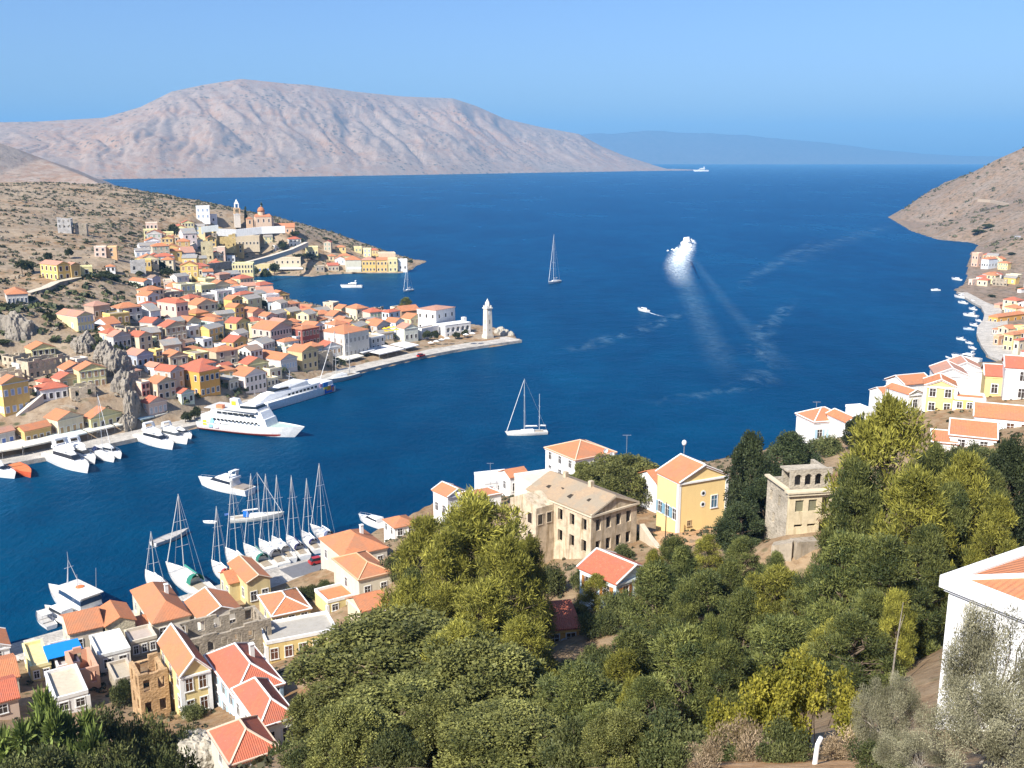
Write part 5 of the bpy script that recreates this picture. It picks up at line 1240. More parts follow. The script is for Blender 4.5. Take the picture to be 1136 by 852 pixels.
sail_yacht('yacht with red flag just behind the yellow quay house', (236,628),(258,648), 1.3, (.4,.06,.05), WH, WH, NB)
sail_yacht('second yacht behind the yellow quay house, with plain white hull', (252,616),(280,642), 1.3, (.05,.06,.07), WH, WH, NB)
sail_yacht('yacht with dark green spray hood behind the quay house', (272,611),(301,636), 1.3, (.03,.16,.12), (.1,.2,.18), WH, NB)
sail_yacht('yacht with grey hood, first right of the quay house', (289,606),(315,631), 1.25, (.16,.16,.17), WH, WH, NB)
sail_yacht('yacht with white hood in the middle of the moored row', (303,602),(323,625), 1.3, (.5,.5,.48), WH, WH, NB)
sail_yacht('yacht with navy hood, third from the right in the row', (319,600),(339,621), 1.35, (.03,.03,.08), (.03,.03,.08), WH, NB)
sail_yacht('yacht with navy hood, second from the right in the row', (336,595),(354,614), 1.32, (.03,.03,.10), WH, WH, NB)
sail_yacht('rightmost yacht of the moored row with tall double stays', (346,588),(374,605), 1.45, (.1,.12,.2), WH, WH, NB)
motor_yacht('white motor boat by the shore in front of the low white house', (400,577),(432,588), False)
# fishing style motor vessel, bottom left
def trawler():
    r, L = place('fishing_boat', 'white motor vessel with wheelhouse and tripod mast at the bottom left quay', 'motor boat', (58,660),(110,687)); B = 5.2; H = 1.9
    s = MB(); hull_geo(s, L, B, H, 2.4, .85, 12, -.4); s.build('hull', WHp(), r); s = MB(); deck_geo(s, L, B, H, 2.4, .85); s.build('deck', paint((.62,.58,.5)), r)
    s = MB(); cab(s, -.36*L, .16*L, 4.4, 3.4, 1.6, 4.2, .6, .1, .2); s.build('wheelhouse', WHp(), r)
    s = MB(); cab(s, -.37*L, .145*L, 4.35, 3.42, 2.7, 3.6, .2, .0, .06); s.build('window_band', glass((.03,.06,.12)), r)
    s = MB(); s.box(-.40*L, .14*L, -2.35, 2.35, 4.2, 4.36); rf = s.build('wheelhouse_roof', paint((.74,.71,.64)), r)
    s = MB(); s.lathe([(.8,4.36),(.8,4.5),(.3,4.6)], 12, -1.5, -.6); s.build('life_ring', paint((.7,.2,.06)), r)
    s = MB(); x = .05*L
    for p in ((x-1.2,-1.2,4.3),(x-1.2,1.2,4.3),(x+1.6,0,3.2)): s.tube(p, (x,0,9.5), .07, .05, 5)
    s.tube((x,0,9.4),(x,0,11.2),.05,.03,5); s.bar((x,-.9,8),(x,.9,8),.07,.07); s.build('tripod_mast', metal((.75,.75,.75)), r)
    for sg in (-1, 1):
        s = MB(); s.tube((-.3*L, sg*1.8, 4.36),(-.33*L, sg*1.9, 9.0),.035,n=4); s.build('aerial', metal((.7,.7,.7)), r)
trawler()
r, L = place('motor_boat', 'round white boat with pale canopy beside the white motor vessel', 'boat', (52,679),(82,693)); s = MB(); hull_geo(s, L, 3.4, 1.2, 2.2, .8); s.build('hull', WHp(), r); s = MB(); deck_geo(s, L, 3.4, 1.2, 2.2, .8); s.build('deck', paint((.6,.55,.46)), r); s = MB(); cab(s, -.3*L, .2*L, 2.6, 2.2, 1.0, 2.5, .5, .1, .2); s.build('cabin', WHp(), r); s = MB(); cab(s, -.29*L, .19*L, 2.56, 2.24, 1.7, 2.2, .2, .0, .06); s.build('window_band', glass(), r)
open_boat('small open tender outermost at the bottom left quay', (42,684),(58,698), WH, (.5,.48,.45), (.7,.68,.62))
# ferries
def ferry():
    r, L = place('ferry', 'white ferry with red waterline, coloured stern and yellow funnel mark', 'ferry', (327,485),(227,473.2)); B = 8.6
    s = MB(); hull_geo(s, L, B, 3.4, 2.6, .95, 14, -.5, .10); s.build('hull', WHp(), r)
    s = MB(); hull_geo(s, L*.975, B*.985, .95, 2.6, .95, 14, -.6, .015); s.v = [(x*1.0-.1, y*1.03, z) for x, y, z in s.v]; s.build('waterline_stripe', paint((.42,.06,.04)), r)
    s = MB(); deck_geo(s, L, B, 3.4, 2.6, .95, 14, .25, .10); s.build('deck', paint((.45,.55,.48)), r)
    s = MB(); cab(s, -.44*L, .27*L, B*.96, B*.72, 2.9, 5.4, .8, .1, .1); s.build('lower_saloon', WHp(), r)
    s = MB(); cab(s, -.34*L, .235*L, B*.93, B*.68, 5.4, 7.6, 1.3, .6, .25); s.build('upper_saloon', WHp(), r)
    s = MB(); s.box(-.40*L, .17*L, -B*.46, B*.46, 7.6, 7.75); s.build('sun_deck', paint((.62,.60,.56)), r)
    s = MB(); cab(s, -.02*L, .16*L, B*.7, B*.55, 7.75, 9.6, .9, .2, .2); s.build('bridge', WHp(), r)
    s = MB(); cab(s, -.015*L, .155*L, B*.71, B*.56, 8.4, 9.2, .3, .02, .08); s.build('bridge_windows', glass(), r)
    for sg in (-1, 1):
        for i in range(12):
            s = MB(); x = -.30*L+i*.042*L; s.box(x, x+.9, sg*B*.474-.04, sg*B*.474+.04, 4.0, 4.6); s.build('window', glass(), r)
        for i in range(7):
            s = MB(); x = -.26*L+i*.06*L; s.box(x, x+1.7, sg*(B*.435+.0)-.06, sg*(B*.435)+.06, 6.2, 6.9); s.build('window', glass(), r)
    s = MB(); s.taper([(-.16*L,-1.2,7.75),(-.06*L,-1.0,7.75),(-.06*L,1.0,7.75),(-.16*L,1.2,7.75)], [(-.17*L,-1.0,10.6),(-.09*L,-.8,10.6),(-.09*L,.8,10.6),(-.17*L,1.0,10.6)]); f = s.build('funnel', WHp(), r)
    s = MB(); s.box(-.15*L, -.105*L, -1.22, 1.22, 8.6, 9.9); s.build('funnel_mark', paint((.75,.55,.03)), f)
    s = MB(); s.box(-.27*L, -.2*L, -3.6, -2.2, 7.76, 8.9); s.build('lifeboat', paint((.75,.25,.12)), r)
    def patch(nm, x0, x1, z0, z1, c, k=0):
        for sg in (-1, 1):
            s = MB(); yy = sg*(B*.475+.012); s.add([(x0,yy,z0),(x1,yy,z0),(x1+k,yy,z1),(x0+k,yy,z1),(x0,yy-sg*.1,z0),(x1,yy-sg*.1,z0),(x1+k,yy-sg*.1,z1),(x0+k,yy-sg*.1,z1)], [(0,1,2,3),(7,6,5,4),(0,4,5,1),(1,5,6,2),(2,6,7,3),(3,7,4,0)]); s.build(nm, paint(c), r)
    patch('yellow_sun_mark', -.445*L+.8, -.445*L+2.3, 2.0, 3.6, (.80,.58,.04)); patch('blue_wave_mark', -.36*L, -.36*L+1.5, 1.4, 4.6, (.30,.60,.82), 1.2); patch('pink_wave_mark', -.29*L, -.29*L+1.3, 1.3, 3.4, (.80,.55,.62), 1.0)
    s = MB(); s.tube((.10*L,0,9.6),(.09*L,0,14),.1,.05,5); s.bar((.095*L,-1.2,12.4),(.095*L,1.2,12.4),.08,.08); s.build('mast', metal((.75,.75,.75)), r)
    for sg in (-1, 1):
        s = MB()
        for i in range(15): s.tube((-.43*L+i*.02*L, sg*B*.46, 5.42),(-.43*L+i*.02*L, sg*B*.46, 6.3),.03,n=4)
        s.bar((-.43*L, sg*B*.46, 6.3),(-.15*L, sg*B*.46, 6.3),.05,.05); s.build('railing', metal((.75,.75,.75)), r)
ferry()
def catamaran():
    r, L = place('catamaran_ferry', 'sleek white catamaran ferry with blue and orange painted stern behind the ferry', 'ferry', (266,461),(362,432.5)); B = 9.5
    for sg in (-1, 1):
        s = MB(); hull_geo(s, L, 2.8, 2.6, 2.4, .9, 12, -.4, .04); s.v = [(x, y+sg*3.3, z) for x, y, z in s.v]; s.build('hull', WHp(), r)
    s = MB(); s.box(-.47*L, .30*L, -4.6, 4.6, 1.5, 2.9); s.build('bridge_deck', WHp(), r)
    s = MB(); cab(s, -.33*L, .36*L, 9.2, 4.6, 2.9, 5.0, 6.0, .6, .35); s.build('saloon', WHp(), r)
    s = MB(); cab(s, -.20*L, .17*L, 7.4, 3.4, 5.0, 6.7, 4.2, .6, .35); s.build('upper_saloon', WHp(), r)
    for sg in (-1, 1):
        for i in range(8):
            s = MB(); x = -.27*L+i*.045*L; s.box(x, x+.9, sg*4.36-.15, sg*4.36+.15, 3.5, 4.2); s.build('window', glass(), r)
    s = MB(); cab(s, .02*L, .166*L, 5.7, 3.5, 5.6, 6.2, 1.2, .02, .1); s.build('bridge_windows', glass(), r)
    for i, (c, x0, x1, z0, z1) in enumerate([((.02,.12,.5),-.47,-.36,.3,2.9),((.78,.30,.03),-.44,-.38,1.2,2.9),((.8,.62,.05),-.40,-.35,2.0,3.4),((.03,.25,.65),-.40,-.34,2.9,4.6),((.75,.2,.1),-.475,-.45,.6,2.2),((.75,.35,.5),-.33,-.30,3.2,4.4)]):
        for sg in (-1, 1):
            s = MB(); s.box(x0*L, x1*L, sg*(4.72+.012*i)-.05, sg*(4.72+.012*i)+.05, z0, z1); s.build(('blue_patch','orange_patch','yellow_patch','light_blue_patch','red_patch','pink_patch')[i], paint(c), r)
    s = MB(); cab(s, -.475*L, -.33*L, 9.0, 9.0, 2.9, 4.4, .3, .2, .2); s.build('stern_house', WHp(), r)
    s = MB(); s.tube((-.05*L,0,6.7),(-.07*L,0,11),.1,.06,5); s.bar((-.06*L,-1.3,9),(-.06*L,1.3,9),.1,.1); s.build('mast', metal((.75,.75,.75)), r)
catamaran()
sail_yacht('grey hulled two masted sailing ship at the quay below the largest mansion', (356,427),(396,417), 1.0, None, (.5,.48,.45), WH, None, .92, (.45,.47,.48), 1.5, name='schooner')
sail_yacht('white two masted ketch anchored alone in the middle of the harbour', (563,483),(607,481), 1.42, None, WH, WH, None, .72, (.78,.76,.70), 1.3, name='ketch')
sail_yacht('sailing yacht anchored far out with one tall mast', (609,315),(621,312.5), 2.2, None, WH, WH, None, th=1.8)
motor_yacht('white motor boat crossing the inner bay', (379,319),(402,319), group=None)
sail_yacht('small white yacht at the mouth of the inner bay', (448,324),(458,322), 1.8, None, WH, WH, None, th=1.5)
motor_yacht('small white boat speeding in mid harbour with a thin wake', (708,344),(719,346.5), False)
motor_yacht('fast boat throwing white spray far out in the harbour', (766,269.5),(759,272.5), False)
motor_yacht('tiny white ship far out near the horizon', (770,190.3),(786,190.3), True)
RB = 'boats moored along the right hand shore'
for i, (b, st, fl, lb) in enumerate([((1033,322.5),(1043,322.5),0,'small white boat alone left of the right hand shore'),((1056,310),(1066,311.5),0,'low white boat nearest the right hand shore point'),((1059,329.5),(1071,331.5),1,'white boat farthest along the right hand marina'),
    ((1063,336),(1073,337.5),0,'white boat second farthest along the right hand marina'),((1075,334.5),(1082,336),0,'short white boat close under the quay at the marina end'),((1075,343),(1083,344.5),1,'white boat third farthest along the right hand marina'),
    ((1069,350),(1085,352),1,'longer white boat in the middle of the right hand marina'),((1082,356),(1089,357.5),0,'small white boat in the marina just above the quay bulge'),((1076,361),(1086,362.5),1,'white boat moored off the top of the quay bulge'),
    ((1069,365.5),(1081,366.5),0,'blue grey boat moored off the quay bulge'),((1061,376.5),(1071,378),1,'white boat left of the quay bulge, upper one'),((1071,380.5),(1079,382),0,'white boat left of the quay bulge, lower one'),((1074,386),(1082,388),0,'small white boat above the largest marina yacht'),
    ((1049,396.5),(1054,398),0,'tiny white dinghy left of the largest marina yacht')]):
    if i == 13: open_boat(lb, b, st, WH, (.6,.6,.58), group=RB)
    else: motor_yacht(lb, b, st, bool(fl), group=RB, hullc=(.45,.55,.68) if i == 9 else WH)
motor_yacht('largest white yacht of the right hand marina with long pointed bow', (1057,397),(1088,401.5), group=RB)

# ------------------------------------------------------------------ foam and wakes lying on the sea
def foam_mat(k, sc_=.25, name='foam', lo=None):
    m, t, b = new_mat(name); uv = N(t, 'ShaderNodeTexCoord').outputs['UV']; p = wpos(t)
    sx = N(t, 'ShaderNodeSeparateXYZ'); t.links.new(uv, sx.inputs[0])
    wob = maths(t, 'MULTIPLY_ADD', noise(t, sc_*.5, 4, .65, p), 1.5, -.75)
    edge = maths(t, 'MAXIMUM', 0.0, maths(t, 'SUBTRACT', 1.0, maths(t, 'POWER', maths(t, 'ABSOLUTE', maths(t, 'ADD', maths(t, 'MULTIPLY_ADD', sx.outputs[0], 2.4, -1.2), wob)), 1.3)))
    edge = maths(t, 'MULTIPLY', edge, maths(t, 'MULTIPLY', maths(t, 'MULTIPLY', sx.outputs[0], maths(t, 'SUBTRACT', 1.0, sx.outputs[0])), 4.0))
    n = ramp(t, noise(t, sc_, 6, .72, stretch(t, p, (1,.45,1)), .6), [(.46 if sc_ < .3 else .3,(0,0,0)),(.68,(1,1,1))])
    al = maths(t, 'MULTIPLY', maths(t, 'MULTIPLY', edge, n), maths(t, 'MULTIPLY', sx.outputs[1], k))
    b.inputs['Base Color'].default_value = ((.78,.86,.90,1) if k > 1.2 else (.45,.72,.84,1)); b.inputs['Roughness'].default_value = .8
    t.links.new(al, b.inputs['Alpha']); return m
ZK = [0]
def ribbon(label, pts, k, name='wake', sc_=.25):
    ZK[0] += 1
    z = .05+.01*ZK[0]; n = len(pts); vs = []; uvs = []
    for px, py, hw, al in pts:
        a = sea(px-hw, py, z); b = sea(px+hw, py, z); vs += [a, b]; uvs += [(0, al), (1, al)]
    me = bpy.data.meshes.new(name); me.from_pydata([tuple(v) for v in vs], [], [(2*i, 2*i+1, 2*i+3, 2*i+2) for i in range(n-1)])
    ul = me.uv_layers.new(name='UVMap')
    for p in me.polygons:
        for li in p.loop_indices: ul.data[li].uv = uvs[me.loops[li].vertex_index]
    me.materials.append(foam_mat(k, sc_)); me.update()
    tag(link(name, me), label, kind='stuff')
ribbon('bright foam behind the fast boat', [(767,266,5,1),(763,271,12,1),(757,279,18,1),(753,288,20,.85),(752,296,21,.5),(755,308,21,.2),(758,320,20,0)], 2.2, sc_=.5)
ribbon('fading wake trail behind the fast boat', [(752,290,16,.6),(757,305,17,.5),(766,325,22,.45),(775,345,22,.4),(783,365,24,.32),(795,390,30,.25),(806,410,30,.1),(812,425,25,0)], .27, sc_=.31)
ribbon('pale slick right of the wake trail', [(768,285,6,.4),(782,305,9,.45),(797,325,12,.4),(818,350,14,.4),(838,372,16,.36),(856,392,20,.3),(880,410,24,.1)], .14, sc_=.31)
ribbon('pale slick curving left of the wake trail', [(755,345,12,.05),(748,352,18,.4),(722,362,26,.4),(690,372,30,.4),(650,384,32,.3),(625,392,28,0)], .42, sc_=.11)
ribbon('pale slick crossing the harbour mouth', [(880,330,10,0),(868,345,16,.4),(850,362,22,.36),(842,385,26,.3),(846,410,30,.2),(830,430,46,.3),(760,440,50,.25),(735,452,40,0)], .42, sc_=.11)
ribbon('faint slick on the open water at right', [(905,262,6,0),(880,280,14,.36),(850,298,18,.4),(830,312,14,.3),(822,325,10,0)], .34, sc_=.09)
ribbon('long thin slick towards the right hand shore', [(1000,245,20,0),(960,258,30,.3),(910,275,40,.3),(880,290,36,.2),(860,300,30,0)], .28, sc_=.08)
ribbon('thin white wake behind the small boat', [(719,346.3,1.4,1),(724,348,2.2,.8),(731,350,3,.4),(738,351.5,3,0)], 1.6, sc_=.6)
def spray():
    m, t, b = new_mat('spray'); p = wpos(t); b.inputs['Base Color'].default_value = (.85,.88,.9,1); b.inputs['Roughness'].default_value = 1
    t.links.new(ramp(t, noise(t, .6, 4, .7, p), [(.36,(0,0,0)),(.5,(1,1,1))]), b.inputs['Alpha'])
    s = MB(); c0 = sea(760, 275, 0); r_ = np.random.default_rng(3)
    for i in range(170):
        u = r_.random(); c = c0 + np.array((-u*9 + r_.normal()*3*(.5+u) + 6*(1-u), -u*34 + 14*(1-u)+r_.normal()*2, max(.1, (1-abs(u-.2)*1.2)*4.2*r_.random())))
        rr = .6+1.3*r_.random(); s.lathe([(.05,-rr*.6),(rr*.8,-rr*.3),(rr,.1*rr),(rr*.5,rr*.6),(.05,rr*.75)], 6, 0, 0); k = len(s.v)-30
        s.v[k:] = [(x+c[0], y+c[1], z+c[2]) for x, y, z in s.v[k:]]
    o = s.build('spray', m, smooth=True, uv=False); tag(o, kind='stuff')
spray()

def car(label, px, py, ang, c, z=1.27):
    p = sea(px, py, z); r = tag(empty('parked_car', p, R(ang)), label, 'car'); s = MB()
    s.taper([(-2,-.85,.3),(2,-.85,.3),(2,.85,.3),(-2,.85,.3)], [(-1.95,-.8,.85),(1.9,-.8,.8),(1.9,.8,.8),(-1.95,.8,.85)]); s.build('body', paint(c,.25), r)
    s = MB(); cab(s, -1.7, 1.0, 1.5, 1.5, .85, 1.4, .6, .35, .12); s.build('cabin', glass(), r); s = MB(); s.box(-1.3,.35,-.6,.6,1.4,1.45); s.build('car_roof', paint(c,.25), r)
    for x in (-1.25, 1.25):
        for y in (-.8, .8): s = MB(); s.tube((x,y-.1,.3),(x,y+.1,.3),.3,n=10); s.build('wheel', paint((.02,.02,.02)), r)
car('small red car parked on the quay below the white terrace canopy', 467,395.5, 50, (.45,.02,.02))
car('small red car parked at the right end of the quay road', 353,624.5, 33, (.42,.03,.03), 1.28)
# ------------------------------------------------------------------ trees
def leaf_mat(name, a, b2, trans=.25, rough=.6):
    m, t, b = new_mat(name)
    at = N(t, 'ShaderNodeAttribute'); at.attribute_name = 'tint'; oi = N(t, 'ShaderNodeObjectInfo').outputs['Random']
    c = ramp(t, at.outputs['Fac'], [(0, a), (.75, b2), (1, tuple(min(.5, x*1.35) for x in b2))])
    hs = N(t, 'ShaderNodeHueSaturation'); hs.inputs['Saturation'].default_value = .95
    t.links.new(c, hs.inputs['Color']); t.links.new(maths(t, 'MULTIPLY_ADD', oi, .5, .78), hs.inputs['Value'])
    t.links.new(hs.outputs[0], b.inputs['Base Color']); b.inputs['Roughness'].default_value = rough; b.inputs['Specular IOR Level'].default_value = .25
    if trans:
        tl = N(t, 'ShaderNodeBsdfTranslucent'); t.links.new(hs.outputs[0], tl.inputs[0]); mx = N(t, 'ShaderNodeMixShader'); mx.inputs[0].default_value = trans
        out = t.nodes['Material Output']; t.links.new(b.outputs[0], mx.inputs[1]); t.links.new(tl.outputs[0], mx.inputs[2]); t.links.new(mx.outputs[0], out.inputs[0])
    return m
BARK = stonew((.16,.12,.085)); BARKG = stonew((.26,.23,.19))
def leaves(name, clumps, mat, ll, lw, n, r, up=.35, shell=.45, out=.7, droop=0.0):
    """leaf sized faces through the volume of every clump (centre, radii)"""
    C = np.array([c for c, q in clumps]); Q = np.array([q for c, q in clumps]); vol = (Q.prod(1))**(2/3); k = np.maximum(4, (n*vol/vol.sum()).astype(int))
    idx = np.repeat(np.arange(len(C)), k); M = len(idx)
    d = r.normal(size=(M,3)); d /= np.linalg.norm(d, axis=1, keepdims=True); rad = shell + (1-shell)*r.random(M)**.6
    p = C[idx] + d*rad[:,None]*Q[idx]
    ax = d*out + r.normal(size=(M,3))*.6; ax[:,2] += up - droop; ax /= np.linalg.norm(ax, axis=1, keepdims=True)
    sd = np.cross(ax, r.normal(size=(M,3))); sd /= np.linalg.norm(sd, axis=1, keepdims=True)
    L = ll*(.6+.8*r.random(M))[:,None]; W = lw*(.6+.8*r.random(M))[:,None]
    co = np.stack([p-sd*W*.25, p+ax*L*.45-sd*W*.5, p+ax*L, p+ax*L*.45+sd*W*.5], 1).reshape(-1,3)
    me = bpy.data.meshes.new(name); np_mesh(me, co, np.arange(M*4).reshape(M,4))
    tint = np.clip(.45 + .24*r.normal(size=len(C))[idx] + .24*r.normal(size=M), 0, 1)
    at = me.attributes.new('tint', 'FLOAT', 'FACE'); at.data.foreach_set('value', tint.astype(np.float32)); me.materials.append(mat)
    return me
def limb(s, p, q, r0, r1, r, seg=3):
    p = np.array(p, float); q = np.array(q, float); prev = p
    for i in range(1, seg+1):
        u = i/seg; c = p+(q-p)*u + (r.normal(size=3)*np.linalg.norm(q-p)*.05 if i < seg else 0)
        s.tube(prev, c, r0+(r1-r0)*(i-1)/seg, r0+(r1-r0)*u, 6); prev = c
PROTO = {}
def make_proto(kind, v):
    r = np.random.default_rng(hash((len(kind)*31+v*7+sum(map(ord, kind)))) % 9999)
    s = MB(); cl = []
    if kind in ('pine','lightpine'):          # nominal 12 m high, crown radius 4.6; some broad, some pointed
        Ht, R0 = 12, 4.6; top = np.array((r.normal()*.6, r.normal()*.6, Ht)); limb(s, (0,0,-2), top*.97, .30, .05, r, 5)
        for i in range(88):
            h = .10 + .90*r.random()**.9; a = r.uniform(0, 2*PI)
            rp = R0*(1.03-h)**(.45 if v == 1 else .6) if v != 0 else R0*(1-((h-.30)/.74)**2 if h > .30 else .75+.25*(h/.3))
            k = .30+.75*r.random()**.5; c = np.array((max(.3, rp)*k*math.cos(a), max(.3, rp)*k*math.sin(a), h*Ht+.5*k)) + top*np.array((h,h,0)); q = .50+.55*r.random()
            cl.append((c, (q*1.25, q*1.25, q*.8))); limb(s, top*max(.05, h-.10), c, .07, .02, r, 2)
        for i in range(8): cl.append((np.array((r.normal()*.4, r.normal()*.4, Ht*(.88+.13*r.random())))+top*np.array((1,1,0)), (.45,.45,.7)))
        me = leaves('crown', cl, LM[kind], .40 if kind == 'pine' else .5, .095, 27000 if kind == 'pine' else 17000, r, .6, .1, .7)
    elif kind == 'carob':       # broad dense dome of small rounded leaves, 9 m high, radius 5
        Ht, R0 = 9, 5; limb(s, (0,0,-2), (.2,0,3), .4, .25, r, 2)
        for i in range(130):
            a = r.uniform(0, 2*PI); el = math.asin(r.random()**.8); k = .55+.45*r.random()**.5
            c = np.array((R0*k*math.cos(el)*math.cos(a), R0*k*math.cos(el)*math.sin(a), 2.3+(Ht-2.9)*k*math.sin(el))); q = .8+.6*r.random()
            cl.append((c, (q*.8,q*.8,q*.7)))
            if i % 3 == 0: limb(s, (.2,0,2.8), c, .12, .03, r, 3)
        me = leaves('crown', cl, LM['carob'], .27, .16, 36000, r, .3, .3, .6)
    elif kind == 'olive':       # silvery fine leaves, 6 m high, radius 3.4
        Ht, R0 = 6, 3.4; limb(s, (0,0,-1.5), (.3,.1,1.7), .3, .2, r, 2)
        for i in range(70):
            a = r.uniform(0, 2*PI); el = math.asin(r.uniform(-.15, 1)); k = .45+.6*r.random()**.6
            c = np.array((R0*k*math.cos(el)*math.cos(a), R0*k*math.cos(el)*math.sin(a), 2.4+(Ht-3)*k*math.sin(el))); q = .42+.4*r.random()
            cl.append((c, (q,q,q*1.15)))
            if i % 2 == 0: limb(s, (.3,.1,1.6), c, .09, .015, r, 3)
        me = leaves('crown', cl, LM['olive'], .13, .036, 52000, r, .7, .1, .5)
    elif kind == 'fig':         # bright yellow green broad leaves, 3 m high
        for i in range(46):
            a = r.uniform(0, 2*PI); k = r.random()**.5; z = .5+2.4*(1-k*k*.6)*(.4+.6*r.random()); c = np.array((2.0*k*math.cos(a), 2.0*k*math.sin(a), z)); q = .28+.22*r.random()
            cl.append((c, (q,q,q*.9))); 
            if i % 2: limb(s, (0,0,-.6), c, .035, .01, r, 3)
        me = leaves('crown', cl, LM['fig'], .13, .085, 9000, r, .2, .2, .5, .3)
    elif kind == 'dense':       # dark dense evergreen, 10 m high, radius 3.5
        Ht, R0 = 10, 3.4; limb(s, (0,0,-2), (0,0,Ht*.8), .3, .06, r, 3)
        for i in range(62):
            h = r.random(); a = r.uniform(0, 2*PI); k = R0*(.55+.45*math.sin(PI*min(1, .15+h*.95)))*(.5+.5*r.random()**.4)*(1 if h < .75 else 1-(h-.75)*2.4)
            c = np.array((k*math.cos(a), k*math.sin(a), .8+h*(Ht-1.4))); q = .75+.55*r.random(); cl.append((c, (q,q,q*1.05)))
            if i % 3 == 0: limb(s, (0,0,h*Ht*.75+.3), c, .07, .02, r, 2)
        me = leaves('crown', cl, LM['dense'], .30, .15, 26000, r, .4, .3, .7)
    elif kind == 'shrub':       # low bush, 2 m high, radius 1.7
        for i in range(26):
            a = r.uniform(0, 2*PI); k = r.random()**.5; c = np.array((1.3*k*math.cos(a), 1.3*k*math.sin(a), .35+1.3*(1-k*k*.7)*r.random())); q = .35+.3*r.random(); cl.append((c, (q,q,q*.9)))
            if i % 3 == 0: limb(s, (0,0,-.5), c, .03, .01, r, 2)
        me = leaves('crown', cl, LM['shrub'], .16, .07, 6500, r, .5, .2, .6)
    elif kind == 'broad':       # large strap leaved shrub
        for i in range(14):
            a = r.uniform(0, 2*PI); k = r.random()**.5; c = np.array((1.5*k*math.cos(a), 1.5*k*math.sin(a), .5+1.2*r.random())); cl.append((c, (.35,.35,.35))); limb(s, (0,0,-.5), c, .03, .01, r, 2)
        me = leaves('crown', cl, LM['broad'], .55, .15, 2600, r, .5, .1, .9, .2)
    elif kind == 'dry':         # brown grey dry bush
        for i in range(22):
            a = r.uniform(0, 2*PI); k = r.random()**.5; c = np.array((1.1*k*math.cos(a), 1.1*k*math.sin(a), .25+.9*(1-k*k*.6)*r.random())); q = .3+.25*r.random(); cl.append((c, (q,q,q)))
            if i % 2 == 0: limb(s, (0,0,-.4), c, .02, .006, r, 2)
        me = leaves('crown', cl, LM['dry'], .13, .03, 5000, r, .6, .1, .7)
    elif kind == 'round':       # far tree of the town slope, 6 m high, radius 3
        limb(s, (0,0,-1.5), (0,0,3), .25, .12, r, 2)
        for i in range(22):
            a = r.uniform(0, 2*PI); el = math.asin(r.uniform(-.25, 1)); k = .6+.4*r.random(); c = np.array((2.3*k*math.cos(el)*math.cos(a), 2.3*k*math.cos(el)*math.sin(a), 2.8+2.2*k*math.sin(el))); q = .7+.4*r.random(); cl.append((c, (q,q,q*.9)))
        me = leaves('crown', cl, LM['round'], .5, .3, 2600, r, .3, .3, .7)
    elif kind == 'cypress':
        limb(s, (0,0,-1), (0,0,7), .15, .04, r, 2)
        for i in range(26):
            h = r.random(); a = r.uniform(0, 2*PI); k = .9*math.sin(PI*min(.98, .12+h*.86)); c = np.array((k*math.cos(a)*.6, k*math.sin(a)*.6, .5+h*7)); cl.append((c, (.5,.5,.7)))
        me = leaves('crown', cl, LM['dense'], .45, .2, 2200, r, .9, .3, .4)
    if not s.v: limb(s, (0,0,-.5), (0,0,.4), .04, .02, r, 1)
    tm = MB.build(s, 'trunk', BARKG if kind in ('olive','dry') else BARK, smooth=True, uv=False); tmesh = tm.data; bpy.data.objects.remove(tm)
    PROTO[(kind, v)] = (tmesh, me)
LM = {'lightpine': leaf_mat('light_pine_needles', (.11,.115,.018), (.29,.27,.035), .25), 'pine': leaf_mat('pine_needles', (.045,.062,.018), (.145,.155,.035), .14), 'carob': leaf_mat('carob_leaves', (.075,.085,.022), (.20,.20,.05), .2),
      'olive': leaf_mat('olive_leaves', (.10,.095,.05), (.25,.235,.145), .15), 'fig': leaf_mat('fig_leaves', (.16,.16,.015), (.33,.29,.025), .3),
      'dense': leaf_mat('dark_leaves', (.022,.036,.014), (.055,.070,.024), .15), 'shrub': leaf_mat('shrub_leaves', (.05,.066,.02), (.14,.15,.045), .2),
      'broad': leaf_mat('strap_leaves', (.05,.08,.02), (.17,.22,.045), .25), 'dry': leaf_mat('dry_leaves', (.16,.11,.055), (.27,.20,.12), .1), 'round': leaf_mat('tree_leaves', (.028,.038,.016), (.075,.085,.03), .1)}
NOM = {'pine': (12,4.6), 'lightpine': (12,4.6), 'carob': (9,5), 'olive': (6,3.6), 'fig': (3,2.2), 'dense': (10,3.6), 'shrub': (2,1.7), 'broad': (2.2,2.0), 'dry': (1.4,1.4), 'round': (5.6,3.2), 'cypress': (7.6,1.1)}
NV = {'pine': 3, 'lightpine': 3, 'carob': 2, 'olive': 2, 'dense': 2, 'round': 3, 'shrub': 3}
KN = {'pine': ('pine_tree','pine'), 'lightpine': ('pine_tree','pine'), 'carob': ('carob_tree','tree'), 'olive': ('olive_tree','olive tree'), 'fig': ('fig_bush','bush'), 'dense': ('evergreen_tree','tree'), 'shrub': ('shrub','shrub'), 'broad': ('strap_leaved_shrub','shrub'), 'dry': ('dry_bush','bush'), 'round': ('round_tree','tree'), 'cypress': ('cypress_tree','cypress')}
CNT = [0]
